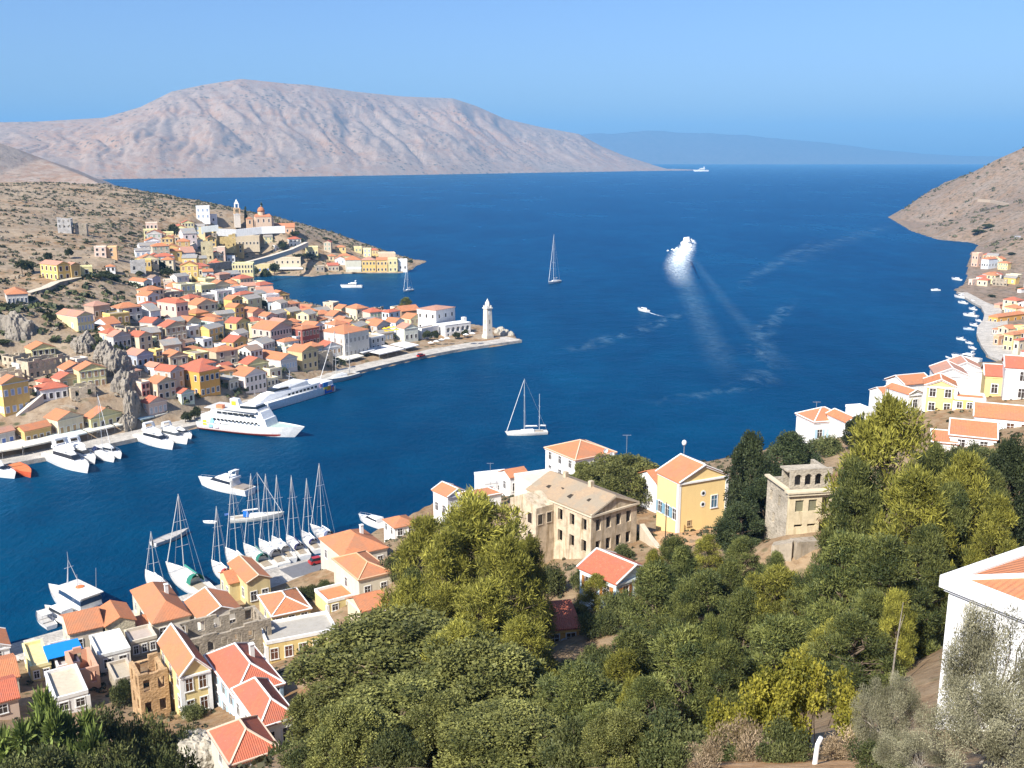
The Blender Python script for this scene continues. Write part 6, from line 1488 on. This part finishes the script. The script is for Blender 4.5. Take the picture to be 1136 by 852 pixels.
def tree(kind, label, px, ptop, Y, rpx, g=groundR, group=None, hmax=None):
    """crown centred at px, its top showing at ptop when standing Y metres off, crown half width rpx"""
    CNT[0] += 1; v = CNT[0] % NV.get(kind, 1)
    if (kind, v) not in PROTO: make_proto(kind, v)
    t_ = atY(px, ptop, Y); z = g.z(t_[0], Y); h = t_[2]-z; hn, rn = NOM[kind]; rw = rpx*depth(t_)/FPX
    sz = h/hn; sx = rw/rn
    h2 = sz if hmax is None else min(sz, hmax/hn)
    sz = max(h2, .35*sx)
    nm, cat = KN[kind]; root = tag(empty(nm, (t_[0], Y, z-.05), CNT[0]*2.4), label, cat, group)
    root.scale = (sx, sx, sz)
    a, b = PROTO[(kind, v)]; link('trunk', a, root); link('crown', b, root)
    return root
# near slope
tree('lightpine','tall yellow green pine standing highest left of the stone mansion', 545,558,104,72)
tree('lightpine','yellow green pine in front of the stone mansion left wing', 588,606,100,30)
tree('lightpine','pine filling the gap below the white shore houses', 475,585,118,48)
tree('carob','huge grey green carob tree, left of the bottom middle', 435,690,72,104)
tree('carob','grey green carob crown right of the huge one', 525,712,66,88)
tree('carob','lower carob crown at the bottom edge beside the red roof', 378,752,76,56)
tree('pine','pine between the carob and the orange walled house', 560,690,84,32)
tree('pine','dark pine in the centre of the right half grove, first from left', 735,628,92,48)
tree('pine','dark pine in front of the dirt yard', 790,640,88,46)
tree('lightpine','pine right of the dirt yard under the cream ruin', 850,640,82,46)
tree('pine','pine below the red roofed pale blue house', 700,700,70,52)
tree('pine','pine over the bottom middle edge left of the yellow bush', 650,742,62,62)
tree('pine','pine left of and behind the yellow bush', 770,706,62,58)
tree('pine','pine behind the yellow bush', 850,690,64,58)
tree('lightpine','slender pine half covering the red roofed house', 660,640,110,20)
tree('shrub','light green bush in front of the pale blue wall', 655,680,106,20, hmax=5)
tree('shrub','green bush right of the red roofed house', 722,640,122,22, hmax=5)
tree('lightpine','large pine on the right with highest crown', 985,458,88,64)
tree('pine','large pine right of the cream ruin', 950,520,84,42)
tree('lightpine','broad pine in the middle of the right hand grove', 1015,535,78,62)
tree('lightpine','pine under the white cottage on the right', 1075,515,84,48)
tree('pine','pine below the broad right hand one', 940,600,70,56)
tree('pine','pine left of the tall white house at the right edge', 1000,610,62,54)
tree('pine','low pine right of the yellow bush behind the dead pole', 950,690,54,48)
tree('dense','dark evergreen at the right edge of the picture', 1122,490,96,28)
tree('dense','tall dark evergreen left of the cream ruin', 836,482,138,27)
tree('dense','dark evergreen between the tall dark one and the white cluster', 880,482,158,32)
tree('dense','dark evergreen beside the yellow house corner', 822,560,122,26)
tree('dense','dark evergreen right of the cream ruin', 938,560,108,22)
tree('carob','round dark tree between big white house and yellow house', 690,502,172,46)
tree('carob','smaller round dark tree left of the one by the yellow house', 650,512,176,24)
tree('shrub','green bushes before the leftmost white house of the right cluster', 915,478,180,22, hmax=6)
tree('dense','dark small tree by the white gable on the right', 952,462,178,14)
tree('shrub','bush under the pointed white gable on the right', 985,452,172,26, hmax=7)
tree('shrub','grey green bush by the grey stone house on the shore', 440,583,172,22, hmax=7)
tree('shrub','grey green bush left of the pine on the shore', 415,600,172,16, hmax=5)
tree('shrub','bush before the white shore house', 510,570,182,24, hmax=5)
for i, (x, y, Y, rr) in enumerate([(322,648,172,14),(342,645,174,14),(362,642,176,12)]):
    tree('shrub', ('left','middle','right')[i]+' bush of the green hedge beside the quay road', x, y, Y, rr, group='hedge bushes by the quay road', hmax=4)
tree('shrub','green bush between orange banded roof and stone house', 197,696,150,12, hmax=5)
tree('shrub','green bush below the white flat roof in the bottom left jumble', 133,742,132,15, hmax=5)
tree('shrub','bush at the foot of the narrow yellow house', 213,778,120,16, hmax=4)
tree('olive','olive tree covering the tall white house at the right edge', 1118,662,25,66)
tree('olive','olive tree at the bottom right corner', 1120,745,21,80)
tree('olive','smaller olive left of the tall white house', 990,745,30,42)
tree('olive','grey olive bush below the smaller olive', 1020,812,23,44)
tree('fig','bright yellow green fig bush, left half', 845,742,34,55)
tree('fig','bright yellow green fig bush, right half', 905,725,35,58)
tree('dry','dry brown bush left of the white stump', 820,800,31,42)
tree('dry','dry brown bush right of the white stump', 945,812,30,36)
tree('shrub','green shrub at the foot of the fig bush', 872,800,30,32)
tree('shrub','dark leafy shrub at the bottom right of the path', 978,815,27,40)
tree('shrub','shrub at the bottom middle edge left of the dry bush', 745,790,40,56)
tree('shrub','bush on the bottom edge right of the carob', 620,800,56,48)
tree('broad','large strap leaved shrub in the bottom left corner', 28,782,97,42)
tree('broad','strap leaved shrub right of the bottom left corner', 78,790,95,34)
for i, (x, y, Y, rr) in enumerate([(120,782,100,36),(160,785,102,34),(200,792,104,26),(60,822,84,44),(120,820,84,44),(175,822,86,44),(10,835,84,40)]):
    tree('shrub', ('bush below the white terrace roof','bush below the brown shack','bush left of the pale boulder','low bush on the bottom edge, second from left','low bush on the bottom edge, middle','low bush on the bottom edge beside the boulder','low bush in the bottom left corner')[i], x, y, Y, rr, group='bushes along the bottom left edge')
G2 = [('dark pine at the left of the grove below the blue walled house',690,730,66,46),('pine behind the bottom middle bush',720,760,56,44),('pine in the thick of the grove left of the yellow bush',800,720,60,44),('pine crown beside the dirt yard edge',765,612,98,36),('pine crown under the terrace of the cream ruin',880,640,86,40),('pine in the centre of the right hand grove',905,640,76,46),('pine crown between cream ruin and large right pine',942,570,92,28),
 ('pine above the yellow bush',830,660,72,44),('pine right of the yellow bush crown',920,700,58,44),('pine left of the dead trunk',960,660,60,46),('pine beside the tall white house gable',1030,590,70,46),('pine below the white cottage at the right',1060,545,82,40),('pine crown at the right edge above the white house',1110,560,76,40),('pine under the dark right edge evergreen',1095,525,92,34),('small pine right of the large high crowned one',1040,500,96,34),
 ('pine between the orange walled house and the bottom edge',600,760,66,48),('pine crown left of the hut',592,742,78,24),('pine under the blue walled house',740,690,76,44),('slim pine before the stone mansion',578,612,98,22),('pine crown over the low orange cottage',455,640,110,40),('pine crown above the carob',500,650,96,50),('pine crown above the bottom middle',680,790,48,56),('pine on the left of the tall pine',510,600,108,38)]
G2 += [('pine at the lower rim of the dirt yard',745,600,112,28),('pine right of the dirt yard lower rim',785,598,112,28),('pine just left of the cream ruin terrace',828,600,106,28),('narrow pine under the ruin terrace',862,618,96,22),('pine at the heart of the grove',810,625,92,32),('narrow pine beside the blue walled house',725,615,106,22),('narrow pine in the thick of the grove, lower',765,655,82,30),('narrow pine at the grove centre, lower right',880,690,70,30),('narrow pine below the hut',672,760,78,26),
 ('narrow pine beside the dead trunk',1000,665,58,30),('pine top over the right grove',965,560,82,30),('pine top under the right white cottage',1040,540,86,30),('narrow pine left of the yellow bush',790,690,62,30),('narrow pine at the lower grove, left',700,760,58,30),('narrow pine at the lower grove, far left',640,775,60,28),('slender pine in front of the carob crown',575,752,72,24)]
for i, (lb, x, y, Y, rr) in enumerate(G2): tree('lightpine' if i % 4 == 0 or 'stone mansion' in lb or 'tall pine' in lb else 'pine', lb, x, y, Y, rr*.85)
tree('carob','carob crown filling the bottom edge in the middle', 450,768,60,90)
tree('carob','carob crown at the bottom edge, second from the left', 560,792,52,80)
tree('shrub','bush on the bottom edge under the carob, left', 330,800,82,40)
tree('shrub','bush on the bottom edge under the carob, right', 375,815,75,44)
tree('shrub','green shrub between carob and bottom middle pine', 640,815,44,44)
tree('shrub','bush under the fig bush on the left', 800,830,31,34)
for lb, x, y, Y, rr in [('loose light pine in the centre mass, upper left',492,604,98,46),('loose light pine in the centre mass, upper right',565,606,94,46),('loose light pine over the carob top',525,655,82,52),('loose light pine over the left carob shoulder',455,655,86,44),('loose light pine over the right carob shoulder',578,690,78,40),('loose light pine low in front of the carob',500,705,68,46)]:
    tree('lightpine', lb, x, y, Y, rr)
tree('dense','broad dark evergreen mass left of the tall dark one', 826,540,140,20)
tree('dense','dark evergreen filling the gap under the tall dark one', 850,530,132,26)
# dead pole, stump, poles
s = MB(); p = atY(988,762,52); q = p.copy()
s.tube((0,0,-.5),(.1,0,2.4),.06,.05); s.tube((.1,0,2.4),(.32,.1,5.2),.05,.02); s.tube((.18,.03,3.4),(.5,.2,4.4),.02,.01); tag(s.build('dead_tree', BARKG, None, p), 'thin bare dead trunk rising left of the white house', 'dead tree')
s = MB(); p = atY(903,850,28.5); p[2] = groundR.z(p[0], 28.5); s.tube((0,0,-.3),(.06,0,.75),.085,.075,8); s.tube((.06,0,.75),(.16,0,1.02),.075,.07,8); tag(s.build('white_post', paint((.80,.80,.82)), None, p), 'short leaning white painted post at the bottom beside the dirt path', 'post')
s = MB(); p = atY(738,600,143); s.tube((0,0,-1),(0,0,6.2),.10,.07,6); tag(s.build('utility_pole', paint((.06,.05,.04)), None, p), 'dark pole standing in the dirt yard before the yellow house', 'pole')
p = atY(757,545,158); r = tag(empty('lamp_mast', p), 'thin mast with white globe behind the yellow house roof', 'mast'); s = MB(); s.tube((0,0,-6),(0,0,8.0),.06,.05,5); s.build('pole', metal((.6,.6,.62)), r); s = MB(); s.lathe([(.05,7.9),(.32,8.05),(.42,8.4),(.32,8.75),(.05,8.9)], 10); s.build('globe', paint((.8,.8,.8)), r, smooth=True)
def aerial(label, px, py, Y, h):
    p = atY(px, py, Y); r = tag(empty('aerial', p), label, 'aerial'); s = MB(); s.tube((0,0,-3),(0,0,h),.05,.04,5); s.build('mast', metal((.5,.5,.5)), r)
    s = MB(); s.bar((-.8,0,h-.1),(.8,0,h-.1),.05,.05)
    for i in range(5): s.bar((-.7+i*.35,-.35,h-.06),(-.7+i*.35,.35,h-.06),.03,.03)
    s.build('antenna', metal((.5,.5,.5)), r)
aerial('television aerial on the white flat roofed shore house', 544,530,222,3.6); aerial('television aerial above the round dark tree', 695,505,180,4.0); aerial('television aerial on the leftmost white house of the right cluster', 905,462,202,3.2); aerial('thin pole beside the pointed white gable on the right', 981,452,205,6)
for lb, px, py, Y, c in [('white satellite dish at the back right corner of the big white house', 672,500,190,WHITE),('white satellite dish beside the round tree on the big white house', 679,504,189,WHITE),('white satellite dish on the orange walled house', 626,712,104,WHITE)]:
    p = atY(px, py, Y); r = tag(empty('satellite_dish', p, R(20)), lb, 'satellite dish'); s = MB(); n = 14
    s.add([(0,.12,0)]+[(.5*math.cos(2*PI*i/n), -.03, .5*math.sin(2*PI*i/n)) for i in range(n)]+[(0,.15,0)]+[(.5*math.cos(2*PI*i/n), 0, .5*math.sin(2*PI*i/n)) for i in range(n)], [(0, 1+i, 1+(i+1)%n) for i in range(n)]+[(n+1, n+2+(i+1)%n, n+2+i) for i in range(n)]+[(1+i, n+2+i, n+2+(i+1)%n, 1+(i+1)%n) for i in range(n)])
    s.build('dish', paint((.82,.82,.82)), r, smooth=False); s = MB(); s.tube((0,.14,0),(0,.3,-1.0),.04,n=5); s.build('bracket', metal((.5,.5,.5)), r); s = MB(); s.tube((0,.1,0),(0,-.4,.1),.02,n=4); s.build('feed_arm', metal((.5,.5,.5)), r)
# blue sheet on the terrace
s = MB(); s.box(-2.6,2.6,-2.6,2.6,0,.06)
for sg in (-1,1): s.box(sg*2.6-.03, sg*2.6+.03, -2.6, 2.6, -.5, -.002)
hr, hw, hd, hh = BLUE_AT; p = (hr.location.x, hr.location.y, hr.location.z+hh+1.1); tag(s.build('blue_sheet', plaster((.01,.22,.62),.2), None, p, hr.rotation_euler.z), 'bright blue sheet stretched over a roof terrace at bottom left', 'tarpaulin')
# dirt yard and dirt path
def sheet(name, pts, g, mat, lift=.08, n=10):
    P = [atY(*q) for q in pts]; s = MB(); c = sum(P)/len(P); vs = []
    for p in P:
        for k in range(1, n+1):
            q = c+(p-c)*k/n; vs.append((q[0], q[1], g.z(q[0], q[1])+lift))
    fs = []; m = len(P)
    for i in range(m):
        j = (i+1) % m
        for k in range(n-1): fs.append((i*n+k, i*n+k+1, j*n+k+1, j*n+k))
        fs.append((m*n, i*n, j*n))
    s.add(vs+[(c[0], c[1], g.z(c[0], c[1])+lift)], fs); tag(s.build(name, mat), kind='structure')
dm = rock_mat('dirt', (.42,.22,.09), (.45,.29,.16), (.25,.2,.1), 6.0, .2)
sheet('dirt_yard', [(712,590,146),(735,626,134),(760,630,133),(788,612,139),(800,590,148),(775,592,150),(745,588,153),(725,584,152)], groundR, dm, .12)
sheet('dirt_path', [(790,862,29),(790,846,31),(850,838,31),(905,838,30),(960,842,29),(1000,852,27),(960,870,24),(870,872,25)], groundR, dm, .05)
# boulder and rock outcrops
def rock(label, px, py, Y, rx, ry, rz_, g, mat, seed, name='rock_outcrop'):
    import bmesh
    p = atY(px, py, Y); bm = bmesh.new(); bmesh.ops.create_icosphere(bm, subdivisions=5, radius=1); me = bpy.data.meshes.new(name); bm.to_mesh(me); bm.free()
    co = np.empty(len(me.vertices)*3, np.float32); me.vertices.foreach_get('co', co); co = co.reshape(-1,3); r = np.random.default_rng(seed)
    a = r.uniform(0, 50, 3); q = co*2.2+a
    def nz(q, f): return np.sin(q[:,0]*f+np.sin(q[:,1]*f*1.3+1))+np.sin(q[:,1]*f*1.1+np.sin(q[:,2]*f*.9))+np.sin(q[:,2]*f*.7+np.sin(q[:,0]*f*1.7))
    d = 1+.10*nz(q,1.3)+.07*np.abs(nz(q*np.array((1,1,.45)),3.1))+.035*nz(q*np.array((1,1,.5)),7)+.02*nz(q,15)
    co = co*d[:,None]*np.array((rx,ry,rz_)); me.vertices.foreach_set('co', co.astype(np.float32).ravel()); me.materials.append(mat); me.update()
    return tag(link(name, me, None, p), label, 'rock')
rm = rock_mat('limestone', (.36,.31,.23), (.38,.35,.29), (.25,.22,.17), 12, .3)
rock('pale boulder at the bottom edge beside the red roof', 222,842,103,3.2,2.6,2.6, groundR, rm, 1, 'boulder')
rock('small pale boulder right of the bottom red roof', 296,852,99,1.6,1.4,1.4, groundR, rm, 2, 'boulder')
rm2 = rock_mat('cliff_rock', (.21,.17,.12), (.25,.22,.18), (.12,.11,.07), 5, .5)
for i, (px, py, Y, a, b, c) in enumerate([(14,380,346,6.5,5,9),(30,376,352,4,5,6.5),(140,434,318,3.4,5,7),(147,457,310,2.4,4,6.5),(130,410,328,3.4,5,6),(116,394,338,3,5,4),(92,386,344,3.6,4,4.5),(141,474,305,2.2,3,4.5)]):
    rock(('pale cliff face at the left edge under the long grey house','smaller rock right of the left edge cliff face','large pale cliff in the middle of the waterfront slope','lower right buttress of the middle cliff','upper part of the middle cliff','grey rock at the top of the middle cliff','pale rock knob left of the cliff top','foot of the middle cliff behind the awnings')[i], px, py, Y, a, b, c, groundL, rm2, 10+i)
for i, (px, py) in enumerate([(552,369),(556,366),(561,369),(566,371),(558,371)]):
    p = sea(px, py, 1.2); rock(('leftmost','rear','middle','rightmost','front')[i]+' boulder of the heap behind the clock tower', px, py, p[1], 1.8,1.6,1.5, groundL, rm, 30+i, 'boulder')['group'] = 'boulders heaped behind the clock tower'
# trees of the town slope
TL = [('round',22,281,430,8,'wide dark tree under the slope left of the yellow house'),('round',30,283,435,7,'dark tree right of the wide one high on the left'),('round',98,436,309,10,'dark round tree below the beige ruin'),('round',115,300,450,11,'big dark tree at the end of the hillside road'),('round',124,312,440,12,'big dark tree below the end of the hillside road'),('round',112,318,430,9,'dark tree left of the big pair by the road end'),
 ('round',140,341,400,16,'broad olive green tree left of the plain white house'),('round',128,350,392,9,'green tree beside the brown house'),('round',191,239,690,8,'dark round tree high above the upper houses'),('round',206,241,700,5,'tree right of the dark round tree high up'),('round',214,246,700,5,'small tree next to the white block house'),('round',170,316,450,9,'dark tree below the slate blue house'),('round',160,322,448,8,'dark tree under the pale green house'),('round',185,296,500,9,'dark tree in the middle of the upper houses'),('round',176,288,520,8,'dark tree under the lemon green house'),
 ('round',214,302,540,9,'yellow green tree beside the tall beige ruin'),('round',201,306,520,7,'olive green tree left of the yellow green one'),('round',210,352,398,6,'green tree before the pink mansion'),('round',254,321,520,7,'tree left of the ridge row'),('round',274,315,530,6,'tree behind the second ridge house'),('round',284,328,490,7,'dark tree under the second ridge house'),('round',291,333,480,7,'dark tree under the third ridge house'),('round',264,356,425,8,'dark bush on the cracked slope'),('round',272,352,430,7,'dark tree left of the pink fronted house'),('round',244,370,398,4,'small bush right of the turquoise house'),
 ('round',118,378,352,6,'green tree under the white orange roofed cottage'),('round',292,266,740,7,'tree below the domed church, left'),('round',303,268,745,7,'tree below the domed church, middle'),('round',313,261,770,6,'tree right below the long orange house'),('round',326,256,790,7,'dark tree on the ridge right of the church'),('round',332,263,780,6,'tree right of the road below the church'),('round',281,263,735,6,'tree on the slope under the church terrace'),('round',342,288,770,8,'olive tree on the inner bay shore, left'),('round',352,287,775,8,'olive tree on the inner bay shore, right'),('round',332,288,765,6,'tree at the right of the inner bay houses'),('round',362,265,830,5,'dark tree on the ridge of the far point'),('round',372,270,830,4,'small tree on the ridge of the far point'),
 ('pine',450,331,520,12,'umbrella shaped pine behind the white hotel block'),('round',474,366,462,6,'green tree in front of the hotel block'),('round',482,365,462,6,'green tree right of the hotel front'),('round',506,368,468,6,'green tree below the arcaded house'),('round',516,365,470,5,'small tree left of the clock tower'),('round',343,394,402,7,'tree beside the largest mansion side wall'),('round',205,447,314,7,'green tree left of the waterfront hedge'),('round',216,448,318,8,'green tree right of the waterfront hedge'),('round',135,264,610,6,'grey green tree on the bare slope'),('round',97,267,560,6,'dark bush above the pair of small houses'),('round',146,262,640,6,'tree left of the lemon green house'),('round',180,242,690,4,'small tree on the upper slope'),
 ('round',6,336,360,9,'dark tree at the left edge beside the cliff'),('round',4,392,338,9,'dark tree in the shade left of the cliff'),('round',228,262,700,5,'tree under the white block house'),('round',94,356,365,6,'bush above the yellow house with grey blue front'),('round',46,356,362,7,'bush right of the left edge cliff'),('round',62,380,345,8,'dark bush in the hollow above the beige ruin'),('round',40,434,305,6,'dark bush beside the stair wall'),('round',155,300,490,5,'bush right of the grey shell'),('round',52,272,470,6,'scrubby tree above the yellow house'),('round',75,268,490,6,'second scrubby tree above the yellow house'),('round',238,320,500,6,'green tree right of the yellow and grey house'),('round',455,288,820,4,'tree at the very tip of the far point'),('cypress',290,226,785,2.2,'dark cypress beside the domed church'),('cypress',272,230,785,2.0,'dark cypress by the bell tower')]
for kd, x, y, Y, rr, lb in TL: tree(kd, lb, x, y, Y, rr, groundL, 'trees among the town houses' if kd != 'cypress' else 'cypresses by the church', hmax=None if kd != 'round' else rr*Y/FPX*2.1)
for i, (x, y, Y, rr) in enumerate([(1116,306,700,6),(1112,311,680,5),(1122,280,820,5),(1128,345,560,7),(1133,340,560,8),(1100,330,620,5),(1085,266,1060,9),(1095,264,1070,8),(1133,318,650,7)]):
    tree('round', ('dark tree above the white house on the right shore','small dark tree left of the dark one on the right shore','tree by the grey road wall on the right','dark tree behind the right hand street, left','dark tree behind the right hand street, right','tree above the wide salmon roofed house','green trees at the inlet of the headland, left','green trees at the inlet of the headland, right','tree at the right edge below the road')[i], x, y, Y, rr, groundR, 'trees on the right hand shore', hmax=rr*Y/FPX*2.1)
# low scrub on the bare ground: too many to count
def tree_on(kind, label, px, by, hpx, rpx, g=groundR, **k):
    p = g.hit(px, by); return tree(kind, label, px, by-hpx, float(p[1]), rpx, g, **k)
OR = ['first','second','third','fourth','fifth','sixth','seventh','eighth','ninth','tenth','eleventh','twelfth']
for i, (x, kd, hp, rr) in enumerate([(335,'shrub',34,30),(385,'carob',70,48),(440,'shrub',44,34),(490,'carob',80,50),(545,'shrub',48,36),(590,'carob',70,46),(640,'shrub',50,38),(690,'carob',62,44),(735,'shrub',46,36),(775,'dry',26,30),(700,'shrub',40,30),(610,'shrub',44,36)]):
    tree_on(kd, OR[i]+' plant of the thicket along the bottom edge, counted from the red roof', x, 852 if i < 10 else 846, hp, rr, group='thicket along the bottom edge')
for i, (x, y, hp, rr, kd) in enumerate([(650,655,26,20,'shrub'),(640,690,22,18,'shrub'),(665,705,34,24,'shrub'),(596,745,30,22,'shrub'),(632,760,30,24,'shrub'),(660,745,34,24,'shrub'),(610,660,40,22,'shrub'),(588,690,34,22,'shrub'),(690,690,40,24,'shrub')]):
    tree_on(kd, OR[i]+' bush of the rough ground around the orange walled house', x, y, hp, rr, group='bushes around the orange walled house', hmax=5)
for i, (x, y, hp, rr) in enumerate([(1075,512,22,20),(1100,516,24,22),(1128,512,26,20),(1060,526,30,22),(1030,520,26,20)]):
    tree_on('shrub', OR[i]+' bush below the white cottages on the right', x, y, hp, rr, group='bushes below the white cottages', hmax=5)
for i, (x, y, hp, rr) in enumerate([(720,560,20,16),(815,560,28,18),(845,545,26,18),(835,600,30,16),(700,600,16,14),(690,620,18,16)]):
    tree_on('shrub', OR[i]+' bush around the dirt yard and yellow house', x, y, hp, rr, group='bushes around the dirt yard', hmax=6)
def scrub(name, g, boxes, n, seed, size, mat, clear=None):
    r = np.random.default_rng(seed); cos = []; tot = 0
    for (x0, x1, y0, y1), k in boxes:
        X = r.uniform(x0, x1, k); Y = r.uniform(y0, y1, k); m = fbm(X, Y, seed, 4, 90) > -.15
        for x, y in zip(X[m], Y[m]):
            z = g.z(x, y)
            if z < 2.2: continue
            s = size*(.4+1.1*r.random()); q = 14
            d = r.normal(size=(q,3)); d /= np.linalg.norm(d, axis=1, keepdims=True); d[:,2] = np.abs(d[:,2])
            c = np.array((x, y, z)) + d*np.array((s,s,s*.7)); a = r.normal(size=(q,3)); a /= np.linalg.norm(a, axis=1, keepdims=True); b = np.cross(a, d); w_ = s*.5
            cos.append(np.stack([c-a*w_, c+b*w_, c+a*w_, c-b*w_], 1))
    co = np.concatenate(cos).reshape(-1,3); me = bpy.data.meshes.new(name); np_mesh(me, co, np.arange(len(co)).reshape(-1,4))
    at = me.attributes.new('tint', 'FLOAT', 'FACE'); at.data.foreach_set('value', r.random(len(co)//4).astype(np.float32)); me.materials.append(mat)
    tag(link(name, me), kind='stuff')
rubm = stonew((.30,.26,.20))
scm = leaf_mat('scrub_leaves', (.035,.04,.018), (.09,.085,.04), 0)
scrub('hillside_scrub', groundL, [((-420,-40,300,960), 6500), ((-330,-60,620,1000), 2500)], 0, 5, 1.0, scm)
scrub('town_greenery', groundL, [((-190,0,320,560), 1500)], 0, 15, 1.7, LM['round'])
scrub('hillside_rubble', groundL, [((-420,-40,300,960), 5000)], 0, 25, .8, rubm)
scrub('headland_scrub', groundR, [((330,1300,700,1800), 5000)], 0, 6, 1.7, scm)
scrub('slope_scrub', groundR, [((-110,110,60,220), 4200)], 0, 8, .5, scm)
